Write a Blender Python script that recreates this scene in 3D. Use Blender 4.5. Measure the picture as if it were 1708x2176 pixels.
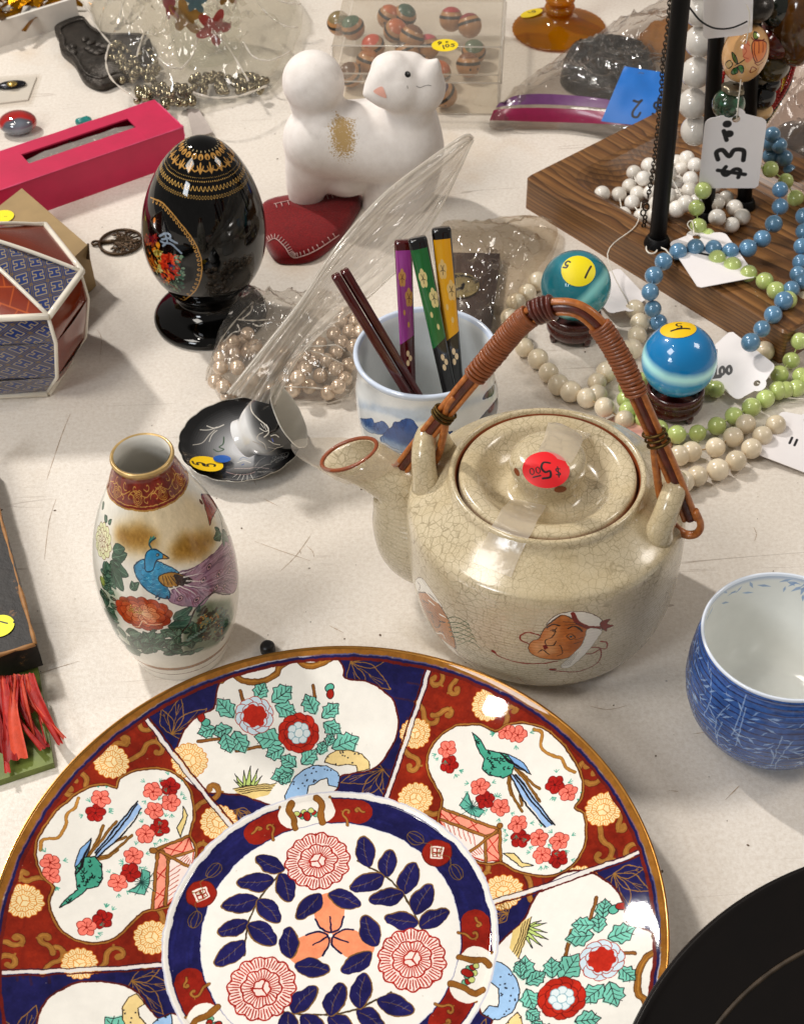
import bpy, bmesh, math, random
import numpy as np
from math import sin, cos, pi, radians, sqrt, atan2, hypot
from mathutils import Vector, Matrix, Euler, noise as mnoise
from mathutils.bvhtree import BVHTree

for o in list(bpy.data.objects): bpy.data.objects.remove(o)
SC = bpy.context.scene
COL = SC.collection

# ------------------------------------------------------------------ camera
CAM_H, PITCH, ROLL, FPX, PCX, PCY = 0.60, radians(45), radians(2.5), 3158.0, 854.0, 1088.0
_FW = Vector((0, cos(PITCH), -sin(PITCH))); _U = Vector((0, sin(PITCH), cos(PITCH))); _X = Vector((1, 0, 0))
CAM_R = _X * cos(ROLL) - _U * sin(ROLL); CAM_UP = _X * sin(ROLL) + _U * cos(ROLL)
CAM_C = Vector((0, 0, CAM_H))
cd = bpy.data.cameras.new('camera'); cam = bpy.data.objects.new('camera', cd); COL.objects.link(cam)
M = Matrix.Identity(4)
for i in range(3):
    M[i][0] = CAM_R[i]; M[i][1] = CAM_UP[i]; M[i][2] = -_FW[i]; M[i][3] = CAM_C[i]
cam.matrix_world = M
cd.sensor_fit = 'VERTICAL'; cd.sensor_height = 24.0; cd.lens = FPX / 2176.0 * 24.0
cd.clip_start = 0.02; cd.clip_end = 60
cd.dof.use_dof = True; cd.dof.focus_distance = 0.74; cd.dof.aperture_fstop = 20.0
SC.camera = cam
def ray(x, y):
    return (_FW + CAM_R * ((x - PCX) / FPX) - CAM_UP * ((y - PCY) / FPX)).normalized()
def at(x, y, z=0.0):
    """photo pixel -> point on the level plane of height z"""
    d = ray(x, y); return CAM_C + d * ((z - CAM_H) / d.z)
def atd(x, y, Y):
    """photo pixel -> point on the upright plane y = Y"""
    d = ray(x, y); return CAM_C + d * (Y / d.y)

# ------------------------------------------------------------------ light
w = bpy.data.worlds.new('World'); SC.world = w; w.use_nodes = True
bg = w.node_tree.nodes['Background']; bg.inputs[0].default_value = (1.0, 0.935, 0.87, 1); bg.inputs[1].default_value = 0.25
def area(name, loc, target, sx, sy, power, col=(1, 1, 1)):
    l = bpy.data.lights.new(name, 'AREA'); l.shape = 'RECTANGLE'; l.size = sx; l.size_y = sy; l.energy = power; l.color = col
    o = bpy.data.objects.new(name, l); COL.objects.link(o); o.location = loc
    o.rotation_euler = (Vector(target) - Vector(loc)).to_track_quat('-Z', 'Y').to_euler()
    return o
area('ceiling_panel_key', (-1.2, 1.8, 1.95), (0.0, 0.6, 0), 0.06, 0.30, 44, (1.0, 0.955, 0.90))
area('soft_fill_left', (-1.05, 0.10, 1.75), (0.0, 0.5, 0), 0.6, 0.6, 17, (1.0, 0.94, 0.86))  # added fill to soften shadows, placed clear of the plate's reflections
area('ceiling_bulb', (-0.66, 0.62, 2.0), (0.0, 0.5, 0), 0.06, 0.06, 2, (1.0, 0.95, 0.88))
area('ceiling_panel_side', (1.5, 0.7, 1.5), (0.0, 0.6, 0), 0.45, 0.5, 10, (1.0, 0.93, 0.85))
area('window_light', (-1.3, -0.75, 1.25), (0.0, 0.6, 0), 0.45, 0.45, 15, (0.90, 0.95, 1.0))
vs = SC.view_settings; vs.view_transform = 'Standard'; vs.look = 'None'; vs.exposure = -0.12; vs.gamma = 1.0
vs.use_curve_mapping = False
SC.render.engine = 'CYCLES'
SC.cycles.use_denoising = True
SC.cycles.max_bounces = 12; SC.cycles.transparent_max_bounces = 24; SC.cycles.transmission_bounces = 8
SC.cycles.glossy_bounces = 6; SC.cycles.diffuse_bounces = 4
SC.cycles.caustics_reflective = False; SC.cycles.caustics_refractive = False
# ------------------------------------------------------------------ colour + material helpers
def tone(a):
    """paint colours are noted from the photo by eye; deepen them a little to true pigment values"""
    a = np.asarray(a, float); L = (a * np.array([.3, .59, .11])).sum(-1, keepdims=True); return np.clip(L + (a - L) * 1.12, 0, 1) ** 1.14
def lin(c):
    if isinstance(c, str):
        c = c.lstrip('#'); c = list(tone([int(c[i:i + 2], 16) / 255 for i in (0, 2, 4)]))
    return tuple(v / 12.92 if v <= 0.04045 else ((v + 0.055) / 1.055) ** 2.4 for v in c[:3]) + (1.0,)
def srgb(c):
    c = c.lstrip('#'); return np.array([int(c[i:i + 2], 16) / 255 for i in (0, 2, 4)])
class NT:
    """small node-tree wrapper"""
    def __init__(s, name):
        s.m = bpy.data.materials.new(name); s.m.use_nodes = True; s.t = s.m.node_tree
        s.b = s.t.nodes['Principled BSDF']; s.out = s.t.nodes['Material Output']
    def n(s, kind, **kw):
        nd = s.t.nodes.new(kind)
        for k, v in kw.items():
            if k.startswith('i_'):
                nd.inputs[k[2:].replace('_', ' ')].default_value = v
            else: setattr(nd, k, v)
        return nd
    def l(s, a, b): s.t.links.new(a, b)
    def ramp(s, fac, stops, interp='LINEAR'):
        r = s.n('ShaderNodeValToRGB'); r.color_ramp.interpolation = interp; e = r.color_ramp.elements
        while len(e) < len(stops): e.new(0.5)
        for el, (p, c) in zip(e, stops): el.position = p; el.color = lin(c) if isinstance(c, str) else c
        s.l(fac, r.inputs[0]); return r.outputs[0]
    def coord(s, scale=(1, 1, 1), kind='Object', rot=(0, 0, 0)):
        tc = s.n('ShaderNodeTexCoord'); mp = s.n('ShaderNodeMapping'); mp.inputs['Scale'].default_value = scale
        mp.inputs['Rotation'].default_value = rot
        s.l(tc.outputs[kind], mp.inputs[0]); return mp.outputs[0]
    def noise(s, scale, detail=4, rough=0.5, vec=None, out='Fac', dist=0.0):
        nd = s.n('ShaderNodeTexNoise'); nd.inputs['Scale'].default_value = scale; nd.inputs['Detail'].default_value = detail
        nd.inputs['Roughness'].default_value = rough; nd.inputs['Distortion'].default_value = dist
        s.l(vec if vec else s.coord(), nd.inputs['Vector']); return nd.outputs[out]
    def mix(s, fac, a, b, blend='MIX'):
        m = s.n('ShaderNodeMix', data_type='RGBA', blend_type=blend)
        for v, i in ((fac, 0), (a, 6), (b, 7)):
            if hasattr(v, 'is_linked'): s.l(v, m.inputs[i])
            elif isinstance(v, str): m.inputs[i].default_value = lin(v)
            else: m.inputs[i].default_value = v
        return m.outputs[2]
    def math(s, op, a, b=0.0, c=0.0, clamp=False):
        m = s.n('ShaderNodeMath', operation=op, use_clamp=clamp)
        for i, v in enumerate((a, b, c)):
            if hasattr(v, 'is_linked'): s.l(v, m.inputs[i])
            else: m.inputs[i].default_value = v
        return m.outputs[0]
    def bump(s, h, strength=0.2, dist=0.001):
        b = s.n('ShaderNodeBump'); b.inputs['Strength'].default_value = strength; b.inputs['Distance'].default_value = dist
        s.l(h, b.inputs['Height'])
        if s.b.inputs['Normal'].is_linked:
            s.l(s.b.inputs['Normal'].links[0].from_socket, b.inputs['Normal'])
        s.l(b.outputs[0], s.b.inputs['Normal'])
    def set(s, **kw):
        for k, v in kw.items():
            s.b.inputs[k.replace('_', ' ')].default_value = v
        return s
    def col(s, v):
        if hasattr(v, 'is_linked'): s.l(v, s.b.inputs['Base Color'])
        else: s.b.inputs['Base Color'].default_value = lin(v) if isinstance(v, str) else v
        return s
MATS = {}
def plain(name, c, rough=0.5, metal=0.0, coat=0.0, var=0.12, scale=60, bump=0.0, bscale=400, spec=0.5):
    """one colour with a soft uneven tone and optional fine relief"""
    if name in MATS: return MATS[name]
    k = NT(name); vec = k.coord()
    nz = k.noise(scale, 5, 0.6, vec)
    c0 = np.array(lin(c)); lo = c0 * (1 - var); hi = c0 * (1 + var); lo[3] = hi[3] = 1
    k.col(k.ramp(nz, [(0.3, tuple(lo)), (0.7, tuple(np.minimum(hi, 1)))]))
    k.set(Roughness=rough, Metallic=metal, Coat_Weight=coat, Coat_Roughness=0.05, Specular_IOR_Level=spec)
    if bump: k.bump(k.noise(bscale, 3, 0.6, vec), bump, 0.0006)
    MATS[name] = k.m; return k.m
def painted(name, img, rough=0.18, coat=0.4, bump=None, mottle=0.04, uvname='UVMap', spec=0.5):
    """glazed surface that carries a design painted on a canvas built in this script"""
    k = NT(name); uv = k.n('ShaderNodeUVMap', uv_map=uvname); t = k.n('ShaderNodeTexImage', interpolation='Cubic', extension='EXTEND')
    t.image = img; k.l(uv.outputs[0], t.inputs[0])
    nz = k.noise(70, 5, 0.6)
    sh = k.ramp(nz, [(0.25, (1 - mottle * 2, 1 - mottle * 2, 1 - mottle * 2, 1)), (0.75, (1, 1, 1, 1))])
    k.col(k.mix(1.0, t.outputs[0], sh, 'MULTIPLY')); k.set(Roughness=rough, Coat_Weight=coat, Coat_Roughness=0.03, Specular_IOR_Level=spec)
    if bump: k.bump(k.noise(bump[0], 2, 0.5), bump[1], 0.0005)
    MATS[name] = k.m; return k.m
def film(name, tint='#f4f0ea', haze=0.06, rough=0.12, ior=1.5, bump=0.5, bscale=45, dark=1.0, gloss=1.0):
    """thin clear plastic film: see-through, fresnel gloss, faint haze, creased"""
    if name in MATS: return MATS[name]
    k = NT(name); t = k.t; t.nodes.remove(k.b)
    tr = k.n('ShaderNodeBsdfTransparent'); c = (1 - (1 - np.array(lin(tint))) * .4) * dark; tr.inputs[0].default_value = (*c[:3], 1)
    gl = k.n('ShaderNodeBsdfGlossy'); gl.inputs['Roughness'].default_value = rough
    gl.inputs[0].default_value = (gloss, gloss, gloss, 1)
    df = k.n('ShaderNodeBsdfDiffuse'); df.inputs[0].default_value = lin('#efeae2')
    tl = k.n('ShaderNodeBsdfTranslucent'); tl.inputs[0].default_value = lin('#efeae2')
    dt = k.n('ShaderNodeMixShader'); dt.inputs[0].default_value = 0.5; k.l(df.outputs[0], dt.inputs[1]); k.l(tl.outputs[0], dt.inputs[2])
    lw = k.n('ShaderNodeLayerWeight'); lw.inputs[0].default_value = 0.5
    nz = k.noise(bscale, 3, 0.55); b = k.n('ShaderNodeBump'); b.inputs['Strength'].default_value = bump; b.inputs['Distance'].default_value = 0.0015
    k.l(nz, b.inputs['Height']); k.l(b.outputs[0], gl.inputs['Normal'])
    f2 = k.math('MULTIPLY_ADD', k.math('POWER', lw.outputs['Facing'], 4.0), 0.55, 0.05 * ior / 1.5, clamp=True)
    m1 = k.n('ShaderNodeMixShader'); m1.inputs[0].default_value = haze; k.l(tr.outputs[0], m1.inputs[1]); k.l(dt.outputs[0], m1.inputs[2])
    m2 = k.n('ShaderNodeMixShader'); k.l(f2, m2.inputs[0]); k.l(m1.outputs[0], m2.inputs[1]); k.l(gl.outputs[0], m2.inputs[2])
    k.l(m2.outputs[0], k.out.inputs[0]); MATS[name] = k.m; return k.m
def glass(name, tint='#ffffff', rough=0.02, ior=1.45):
    k = NT(name); k.col(tint).set(Roughness=rough, Transmission_Weight=1.0, IOR=ior); MATS[name] = k.m; return k.m

# ------------------------------------------------------------------ painting canvas (numpy raster, anti-aliased)
class Canvas:
    def __init__(s, w, h, bg):
        s.w, s.h = w, h; s.a = np.empty((h, w, 3)); s.a[:] = srgb(bg); s.f = None; s.clip = None; s.sc = 1.0; s.al = np.zeros((h, w))
    def px(s, pts):
        pts = np.asarray(pts, float).reshape(-1, 2)
        return s.f(pts) if s.f else pts
    def _mask(s, p, S=3):
        x0 = max(int(p[:, 0].min()) - 1, 0); x1 = min(int(p[:, 0].max()) + 3, s.w)
        y0 = max(int(p[:, 1].min()) - 1, 0); y1 = min(int(p[:, 1].max()) + 2, s.h)
        if x1 <= x0 or y1 <= y0: return None
        W, Hh = x1 - x0, y1 - y0; acc = np.zeros((Hh * S, W + 2)); q = (p - (x0, y0)) * (1, S)
        r = np.roll(q, -1, 0)
        for (ax, ay), (bx, by) in zip(q, r):
            if ay == by: continue
            sg = 1.0
            if ay > by: ax, ay, bx, by, sg = bx, by, ax, ay, -1.0
            i0 = max(int(math.ceil(ay - 0.5)), 0); i1 = min(int(math.ceil(by - 0.5)), Hh * S)
            if i1 <= i0: continue
            ii = np.arange(i0, i1); xx = np.clip(ax + (ii + 0.5 - ay) * (bx - ax) / (by - ay), 0, W)
            fi = xx.astype(int); fr = xx - fi
            acc[ii, fi] += sg * (1 - fr); acc[ii, fi + 1] += sg * fr
        m = np.clip(np.abs(np.cumsum(acc, 1)[:, :W]), 0, 1).reshape(Hh, S, W).mean(1)
        return m, x0, y0, x1, y1
    def blend(s, m, x0, y0, x1, y1, col, alpha):
        c = srgb(col) if isinstance(col, str) else np.asarray(col)
        m = m * alpha
        if s.clip is not None: m = m * s.clip[y0:y1, x0:x1]
        s.a[y0:y1, x0:x1] += (c - s.a[y0:y1, x0:x1]) * m[..., None]; A = s.al[y0:y1, x0:x1]; A += (1 - A) * m
    def poly(s, pts, col, alpha=1.0, line=None, lw=0.0):
        p = s.px(pts); r = s._mask(p)
        if r is None: return
        s.blend(r[0], *r[1:], col, alpha)
        if line: s.stroke(list(p) + [p[0]], lw, line, raw=True)
    def maskof(s, pts):
        m = np.zeros((s.h, s.w)); r = s._mask(s.px(pts))
        if r: m[r[2]:r[4], r[1]:r[3]] = r[0]
        return m
    def stroke(s, pts, lw, col, alpha=1.0, raw=False, taper=False):
        p = np.asarray(pts, float).reshape(-1, 2) if raw else s.px(pts)
        hw0 = lw * s.sc / 2
        if len(p) == 1: p = np.vstack([p, p + 0.01])
        n = len(p) - 1
        pad = hw0 + 2
        x0 = max(int(p[:, 0].min() - pad), 0); x1 = min(int(p[:, 0].max() + pad) + 1, s.w)
        y0 = max(int(p[:, 1].min() - pad), 0); y1 = min(int(p[:, 1].max() + pad) + 1, s.h)
        if x1 <= x0 or y1 <= y0: return
        m = np.zeros((y1 - y0, x1 - x0))
        for i in range(n):
            a, b = p[i], p[i + 1]; hw = hw0
            if taper: hw = hw0 * max(0.15, sin(pi * (i + 0.5) / n) if taper == 2 else 1 - (i + 0.5) / n)
            X0 = max(int(min(a[0], b[0]) - pad), 0); X1 = min(int(max(a[0], b[0]) + pad) + 1, s.w)
            Y0 = max(int(min(a[1], b[1]) - pad), 0); Y1 = min(int(max(a[1], b[1]) + pad) + 1, s.h)
            if X1 <= X0 or Y1 <= Y0: continue
            gx = np.arange(X0, X1) + 0.5 - a[0]; gy = (np.arange(Y0, Y1) + 0.5 - a[1])[:, None]
            d = b - a; L = max(d @ d, 1e-9); t = np.clip((gx * d[0] + gy * d[1]) / L, 0, 1)
            ds = np.hypot(gx - t * d[0], gy - t * d[1])
            sub = m[Y0 - y0:Y1 - y0, X0 - x0:X1 - x0]
            np.maximum(sub, np.clip(hw + 0.5 - ds, 0, min(1, 2 * hw + 0.15)), out=sub)
        s.blend(m, x0, y0, x1, y1, col, alpha)
    def dot(s, c, r, col, alpha=1.0, ry=None, rot=0, line=None, lw=0):
        t = np.linspace(0, 2 * pi, 28 if r * s.sc < 60 or s.f is None else 200, False); ry = ry or r
        x = r * np.cos(t); y = ry * np.sin(t); cr, sr = cos(rot), sin(rot)
        s.poly(np.c_[c[0] + x * cr - y * sr, c[1] + x * sr + y * cr], col, alpha, line, lw)
    def soft(s, pts, col, alpha, blur):
        m = s.maskof(pts); k = int(blur)
        for _ in range(3):
            for ax in (0, 1):
                cs = np.cumsum(np.pad(m, [(k + 1, k) if a == ax else (0, 0) for a in (0, 1)], mode='edge'), ax)
                n = m.shape[ax]
                m = (np.take(cs, range(2 * k + 1, 2 * k + 1 + n), ax) - np.take(cs, range(0, n), ax)) / (2 * k + 1)
        s.blend(m, 0, 0, s.w, s.h, col, alpha)
    def brush(s, amp, dens=.10, cell=26, seed=1):
        """unsteady hand and uneven pigment: edges wander by amp px, paint density varies"""
        r = np.random.RandomState(seed)
        def field(c_):
            gh, gw = s.h // c_ + 3, s.w // c_ + 3; g = r.randn(gh, gw); y = np.arange(s.h) / c_; x = np.arange(s.w) / c_
            yi, xi = y.astype(int), x.astype(int); fy = (y - yi)[:, None]; fx = (x - xi)[None]; fy = fy * fy * (3 - 2 * fy); fx = fx * fx * (3 - 2 * fx)
            a, b, c2, d = g[yi][:, xi], g[yi][:, xi + 1], g[yi + 1][:, xi], g[yi + 1][:, xi + 1]; return (a * (1 - fx) + b * fx) * (1 - fy) + (c2 * (1 - fx) + d * fx) * fy
        yy, xx = np.mgrid[0:s.h, 0:s.w]; iy = np.clip(yy + amp * (field(cell) + .6 * field(cell // 3)), 0, s.h - 1).astype(int); ix = np.clip(xx + amp * (field(cell) + .6 * field(cell // 3)), 0, s.w - 1).astype(int)
        s.a = s.a[iy, ix]; s.al = s.al[iy, ix]; m = (field(cell * 2) + .8 * field(cell // 2) + .5 * field(max(3, cell // 6))) * dens
        ink = 1 - s.a.min(-1, keepdims=True); s.a = np.clip(s.a * (1 + m[..., None] * ink) + (m[..., None] * .35 * ink), 0, 1); return s
    def image(s, name):
        im = bpy.data.images.new(name, s.w, s.h, alpha=True); im.alpha_mode = 'CHANNEL_PACKED'; im.colorspace_settings.name = 'sRGB'
        px = np.ones((s.h, s.w, 4), np.float32); px[..., :3] = tone(np.clip(s.a, 0, 1)); px[..., 3] = np.clip(s.al, 0, 1)
        im.pixels.foreach_set(px.ravel()); im.update(); im.pack(); return im   # row 0 = bottom (v = 0)
def smooth(pts, closed=False, n=6):
    p = [np.array(q, float) for q in pts]; N = len(p); out = []
    for i in range(N if closed else N - 1):
        a = p[(i - 1) % N] if closed or i > 0 else p[i]; b = p[i]; c = p[(i + 1) % N]
        d = p[(i + 2) % N] if closed or i + 2 < N else c
        for k in range(n):
            t = k / n
            out.append(0.5 * ((2 * b) + (c - a) * t + (2 * a - 5 * b + 4 * c - d) * t * t + (3 * b - a - 3 * c + d) * t ** 3))
    if not closed: out.append(p[-1])
    return np.array(out)
def crop(x0, y0, w):
    """coordinates read off an enlarged crop of the photo (1708 px wide) -> photo pixels of the 1708-wide frame"""
    return lambda x, y: ((x * w / 1708 + x0) / 1.7705, (y * w / 1708 + y0) / 1.7705)

# ------------------------------------------------------------------ mesh helpers
def link(o, parent=None):
    COL.objects.link(o)
    if parent: o.parent = parent
    return o
def mesh(name, v, f, mat=None, parent=None, smooth_=True, loc=None, rot=None, uv=None, mats=None, fm=None):
    me = bpy.data.meshes.new(name); me.from_pydata([tuple(p) for p in v], [], f)
    if mats:
        for m in mats: me.materials.append(m)
        if fm is not None: me.polygons.foreach_set('material_index', fm)
    elif mat: me.materials.append(mat)
    if smooth_: me.polygons.foreach_set('use_smooth', [True] * len(me.polygons))
    if uv is not None:
        ul = me.uv_layers.new(name='UVMap'); vi = np.empty(len(me.loops), int); me.loops.foreach_get('vertex_index', vi)
        ul.data.foreach_set('uv', np.asarray(uv, np.float32)[vi].ravel())
    me.update(); o = bpy.data.objects.new(name, me); link(o, parent)
    if loc is not None: o.location = loc
    if rot is not None: o.rotation_euler = rot
    return o
def thing(name, label, cat, loc=(0, 0, 0), rot=(0, 0, 0), group=None, kind=None):
    o = bpy.data.objects.new(name, None); o.empty_display_size = 0.01; COL.objects.link(o)
    o.location = loc; o.rotation_euler = rot if isinstance(rot, (tuple, list, Euler)) else (0, 0, rot)
    return tag(o, label, cat, group, kind)
def tag(o, label, cat, group=None, kind=None):
    o['label'] = label; o['category'] = cat
    if group: o['group'] = group
    if kind: o['kind'] = kind
    return o
def lathe(prof, seg=96, a0=0.0, a1=2 * pi, wob=None):
    n = len(prof); full = abs(a1 - a0 - 2 * pi) < 1e-6; v = []; f = []
    cols = seg if full else seg + 1
    for i in range(cols):
        a = a0 + (a1 - a0) * i / seg
        for j, (r, z) in enumerate(prof):
            k = wob(a, j, r, z) if wob else 1.0
            v.append((r * k * cos(a), r * k * sin(a), z))
    for i in range(seg):
        b = (i + 1) % cols
        for j in range(n - 1): f.append((i * n + j, b * n + j, b * n + j + 1, i * n + j + 1))
    return v, f
def fine(prof, n=6): return [tuple(p) for p in smooth(prof, False, n)]
def lathe_obj(name, prof, mat, parent=None, seg=96, loc=None, **kw):
    v, f = lathe(prof, seg, **kw); o = mesh(name, v, f, mat, parent, loc=loc); weld(o); return o
def weld(o, d=1e-6):
    b = bmesh.new(); b.from_mesh(o.data); bmesh.ops.remove_doubles(b, verts=b.verts, dist=d)
    bmesh.ops.recalc_face_normals(b, faces=b.faces); b.to_mesh(o.data); b.free()
def tube(pts, r, seg=10, caps=True, closed=False, flat=1.0, up=None):
    p = [Vector(q) for q in pts]; n = len(p); rr = r if hasattr(r, '__len__') else [r] * n; v = []; f = []
    T = []
    for i in range(n):
        a = p[(i - 1) % n] if (closed or i > 0) else p[i]; b = p[(i + 1) % n] if (closed or i < n - 1) else p[i]
        d = b - a; T.append(d.normalized() if d.length > 1e-12 else Vector((0, 0, 1)))
    nrm = Vector(up) if up else (Vector((0, 0, 1)) if abs(T[0].z) < 0.9 else Vector((1, 0, 0)))
    for i in range(n):
        nrm = (nrm - T[i] * nrm.dot(T[i])); nrm = nrm.normalized() if nrm.length > 1e-9 else T[i].orthogonal().normalized()
        bn = T[i].cross(nrm)
        for k in range(seg):
            a = 2 * pi * k / seg; v.append(p[i] + nrm * (cos(a) * rr[i] * flat) + bn * (sin(a) * rr[i]))
    for i in range(n if closed else n - 1):
        j = (i + 1) % n
        for k in range(seg): f.append((i * seg + k, i * seg + (k + 1) % seg, j * seg + (k + 1) % seg, j * seg + k))
    if caps and not closed: f.append(tuple(range(seg))[::-1]); f.append(tuple((n - 1) * seg + k for k in range(seg)))
    return v, f
def tube_obj(name, pts, r, mat, parent=None, **kw):
    v, f = tube(pts, r, **kw); o = mesh(name, v, f, mat, parent); return o
def join(*vfs):
    V = []; Fc = []
    for v, f in vfs:
        o = len(V); V += list(v); Fc += [tuple(i + o for i in q) for q in f]
    return V, Fc
def bevel_obj(name, bm, mat, parent=None, bev=0.0, seg=2, smooth_=False, loc=None, rot=None):
    if bev:
        bmesh.ops.bevel(bm, geom=[e for e in bm.edges if e.calc_face_angle(0) > 0.5], offset=bev, segments=seg, affect='EDGES', profile=0.6)
    bmesh.ops.recalc_face_normals(bm, faces=bm.faces)
    me = bpy.data.meshes.new(name); bm.to_mesh(me); bm.free()
    if mat: me.materials.append(mat)
    if smooth_: me.polygons.foreach_set('use_smooth', [True] * len(me.polygons))
    o = bpy.data.objects.new(name, me); link(o, parent)
    if loc is not None: o.location = loc
    if rot is not None: o.rotation_euler = rot
    return o
def prism_bm(poly, z0, z1):
    bm = bmesh.new(); a = [bm.verts.new((*p[:2], z0)) for p in poly]; b = [bm.verts.new((*p[:2], z1)) for p in poly]; n = len(poly)
    bm.faces.new(a[::-1]); bm.faces.new(b)
    for i in range(n): bm.faces.new((a[i], a[(i + 1) % n], b[(i + 1) % n], b[i]))
    return bm
def box_bm(sx, sy, z0, z1, cx=0, cy=0):
    return prism_bm([(cx - sx / 2, cy - sy / 2), (cx + sx / 2, cy - sy / 2), (cx + sx / 2, cy + sy / 2), (cx - sx / 2, cy + sy / 2)], z0, z1)
def ball(r, seg=20, rings=12, sx=1, sy=1, sz=1):
    v, f = lathe([(r * sin(pi * j / rings) if 0 < j < rings else 0, -r * cos(pi * j / rings)) for j in range(rings + 1)], seg)
    return [(x * sx, y * sy, z * sz) for x, y, z in v], f
def share(src, name, parent=None, loc=None, rot=None, scale=None):
    o = bpy.data.objects.new(name, src.data); link(o, parent)
    if loc is not None: o.location = loc
    if rot is not None: o.rotation_euler = rot
    if scale is not None: o.scale = (scale,) * 3 if not hasattr(scale, '__len__') else scale
    return o
def uv_planar(o, f):
    """uv from a function of the local vertex position"""
    me = o.data; ul = me.uv_layers.get('UVMap') or me.uv_layers.new(name='UVMap')
    co = np.empty(len(me.vertices) * 3); me.vertices.foreach_get('co', co); co = co.reshape(-1, 3)
    vi = np.empty(len(me.loops), int); me.loops.foreach_get('vertex_index', vi)
    ul.data.foreach_set('uv', np.asarray(f(co), np.float32)[vi].ravel())
def uv_wrap(o, zmin, zmax, a_off=0.0):
    """uv wrapped round the z axis; the seam sits at angle a_off"""
    me = o.data; ul = me.uv_layers.get('UVMap') or me.uv_layers.new(name='UVMap')
    for pl in me.polygons:
        us = []
        for li in pl.loop_indices:
            c = me.vertices[me.loops[li].vertex_index].co; us.append(((atan2(c.y, c.x) - a_off) / (2 * pi)) % 1.0 if hypot(c.x, c.y) > 1e-6 else None)
        known = [u for u in us if u is not None]
        if known and max(known) - min(known) > 0.5: us = [None if u is None else (u + 1 if u < 0.5 else u) for u in us]
        known = [u for u in us if u is not None]; mean = sum(known) / len(known) if known else 0.5
        for li, u in zip(pl.loop_indices, us):
            c = me.vertices[me.loops[li].vertex_index].co
            ul.data[li].uv = (mean if u is None else u, (c.z - zmin) / (zmax - zmin))
class Surf:
    """finds where a photo pixel lands on a built object, in that object's own coordinates"""
    def __init__(s, o):
        bpy.context.view_layer.update(); s.mi = o.matrix_world.inverted(); me = o.data
        s.t = BVHTree.FromPolygons([v.co for v in me.vertices], [tuple(p.vertices) for p in me.polygons])
        s.o = s.mi @ CAM_C
    def hit(s, x, y):
        d = (s.mi.to_3x3() @ ray(x, y)).normalized(); h = s.t.ray_cast(s.o, d)
        if h[0] is None: 
            h = s.t.find_nearest(s.o + d * 0.75)
            for k in range(20):   # slide to the closest silhouette point
                q = s.o + d * max(0.1, (h[0] - s.o).dot(d)); h = s.t.find_nearest(q)
        return h[0]
class Wrap:
    """canvas wrapped round an upright turned object; photo pixels land on it through the camera"""
    def __init__(s, o, zmax, W, circ, bg, a_off=pi / 2):
        s.S = Surf(o); s.zm = zmax; s.W = W; s.H = int(W * zmax / circ); s.ao = a_off; uv_wrap(o, 0, zmax, a_off)
        s.c = Canvas(W, s.H, bg); s.c.sc = W / circ; s.u = circ / W
    def at(s, x, y):
        h = s.S.hit(x, y); return (((atan2(h.y, h.x) - s.ao) / (2 * pi)) % 1.0 * s.W, h.z / s.zm * s.H)
    def mk(s, k_): return lambda *pts: np.array([s.at(*k_(*q)) for q in pts])
    def zy(s, z): return z / s.zm * s.H
    def band(s, z0, z1, col, al=1): s.c.poly([(-5, s.zy(z0)), (s.W + 5, s.zy(z0)), (s.W + 5, s.zy(z1)), (-5, s.zy(z1))], col, al)
GLYPH = {'0': [[(.5, 1), (.15, .8), (.1, .4), (.4, 0), (.8, .2), (.85, .7), (.5, 1)]], '1': [[(.5, 1), (.48, .5), (.5, 0)]],
         '2': [[(.1, .75), (.3, 1), (.7, .95), (.75, .65), (.35, .2), (.15, .02), (.45, .12), (.9, .05)]],
         '3': [[(.15, .92), (.6, 1), (.75, .8), (.35, .55), (.75, .4), (.7, .08), (.1, .05)]], '4': [[(.2, 1), (.1, .5), (.85, .5)], [(.65, .95), (.6, 0)]],
         '5': [[(.85, 1), (.25, .95), (.2, .6), (.6, .65), (.85, .35), (.6, .02), (.1, .08)]], '6': [[(.7, 1), (.2, .5), (.2, .1), (.6, 0), (.8, .3), (.25, .4)]],
         '$': [[(.85, .8), (.4, .88), (.2, .68), (.75, .4), (.7, .15), (.15, .15)], [(.5, 1.1), (.45, -.1)]], '-': [[(.1, .5), (.9, .5)]], '=': [[(.05, .62), (.95, .7)], [(.05, .3), (.95, .38)]],
         '.': [[(.4, .05), (.5, .05)]], ':': [[(.5, .1), (.5, .18)], [(.5, .8), (.5, .88)]], 'f': [[(.8, .95), (.5, .9), (.45, 0)], [(.2, .55), (.75, .6)]], 'o': [[(.5, .6), (.2, .4), (.4, .02), (.75, .2), (.7, .5), (.5, .6)]], 'r': [[(.25, .6), (.3, 0)], [(.3, .4), (.55, .62), (.8, .55)]], ' ': []}
def hand(c, txt, org, h, ang, col='#17151a', w=None, adv=.75, up=None):
    ca, sa = cos(ang), sin(ang); x = 0
    for ch in txt:
        for st in GLYPH[ch]:
            pts = smooth([(x + px_ * h * .62, py_ * h) for px_, py_ in st], n=5) if len(st) > 2 else np.array([(x + px_ * h * .62, py_ * h) for px_, py_ in st])
            c.stroke(np.c_[org[0] + pts[:, 0] * ca - pts[:, 1] * sa, org[1] + pts[:, 0] * sa + pts[:, 1] * ca], w or h * .13, col)
        x += h * adv
def sticker_mat(name, bg, items, size=160):
    """items: (text, x, y, height, angle) in 0..1"""
    c = Canvas(size, size, bg)
    for t, x, y, h, a, *w_ in items: hand(c, t, (x * size, y * size), h * size, a, w=(w_[0] if w_ else .11) * h * size)
    return painted(name, c.image(name + '_ink'), 0.5, 0.0, mottle=0.02)
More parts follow.
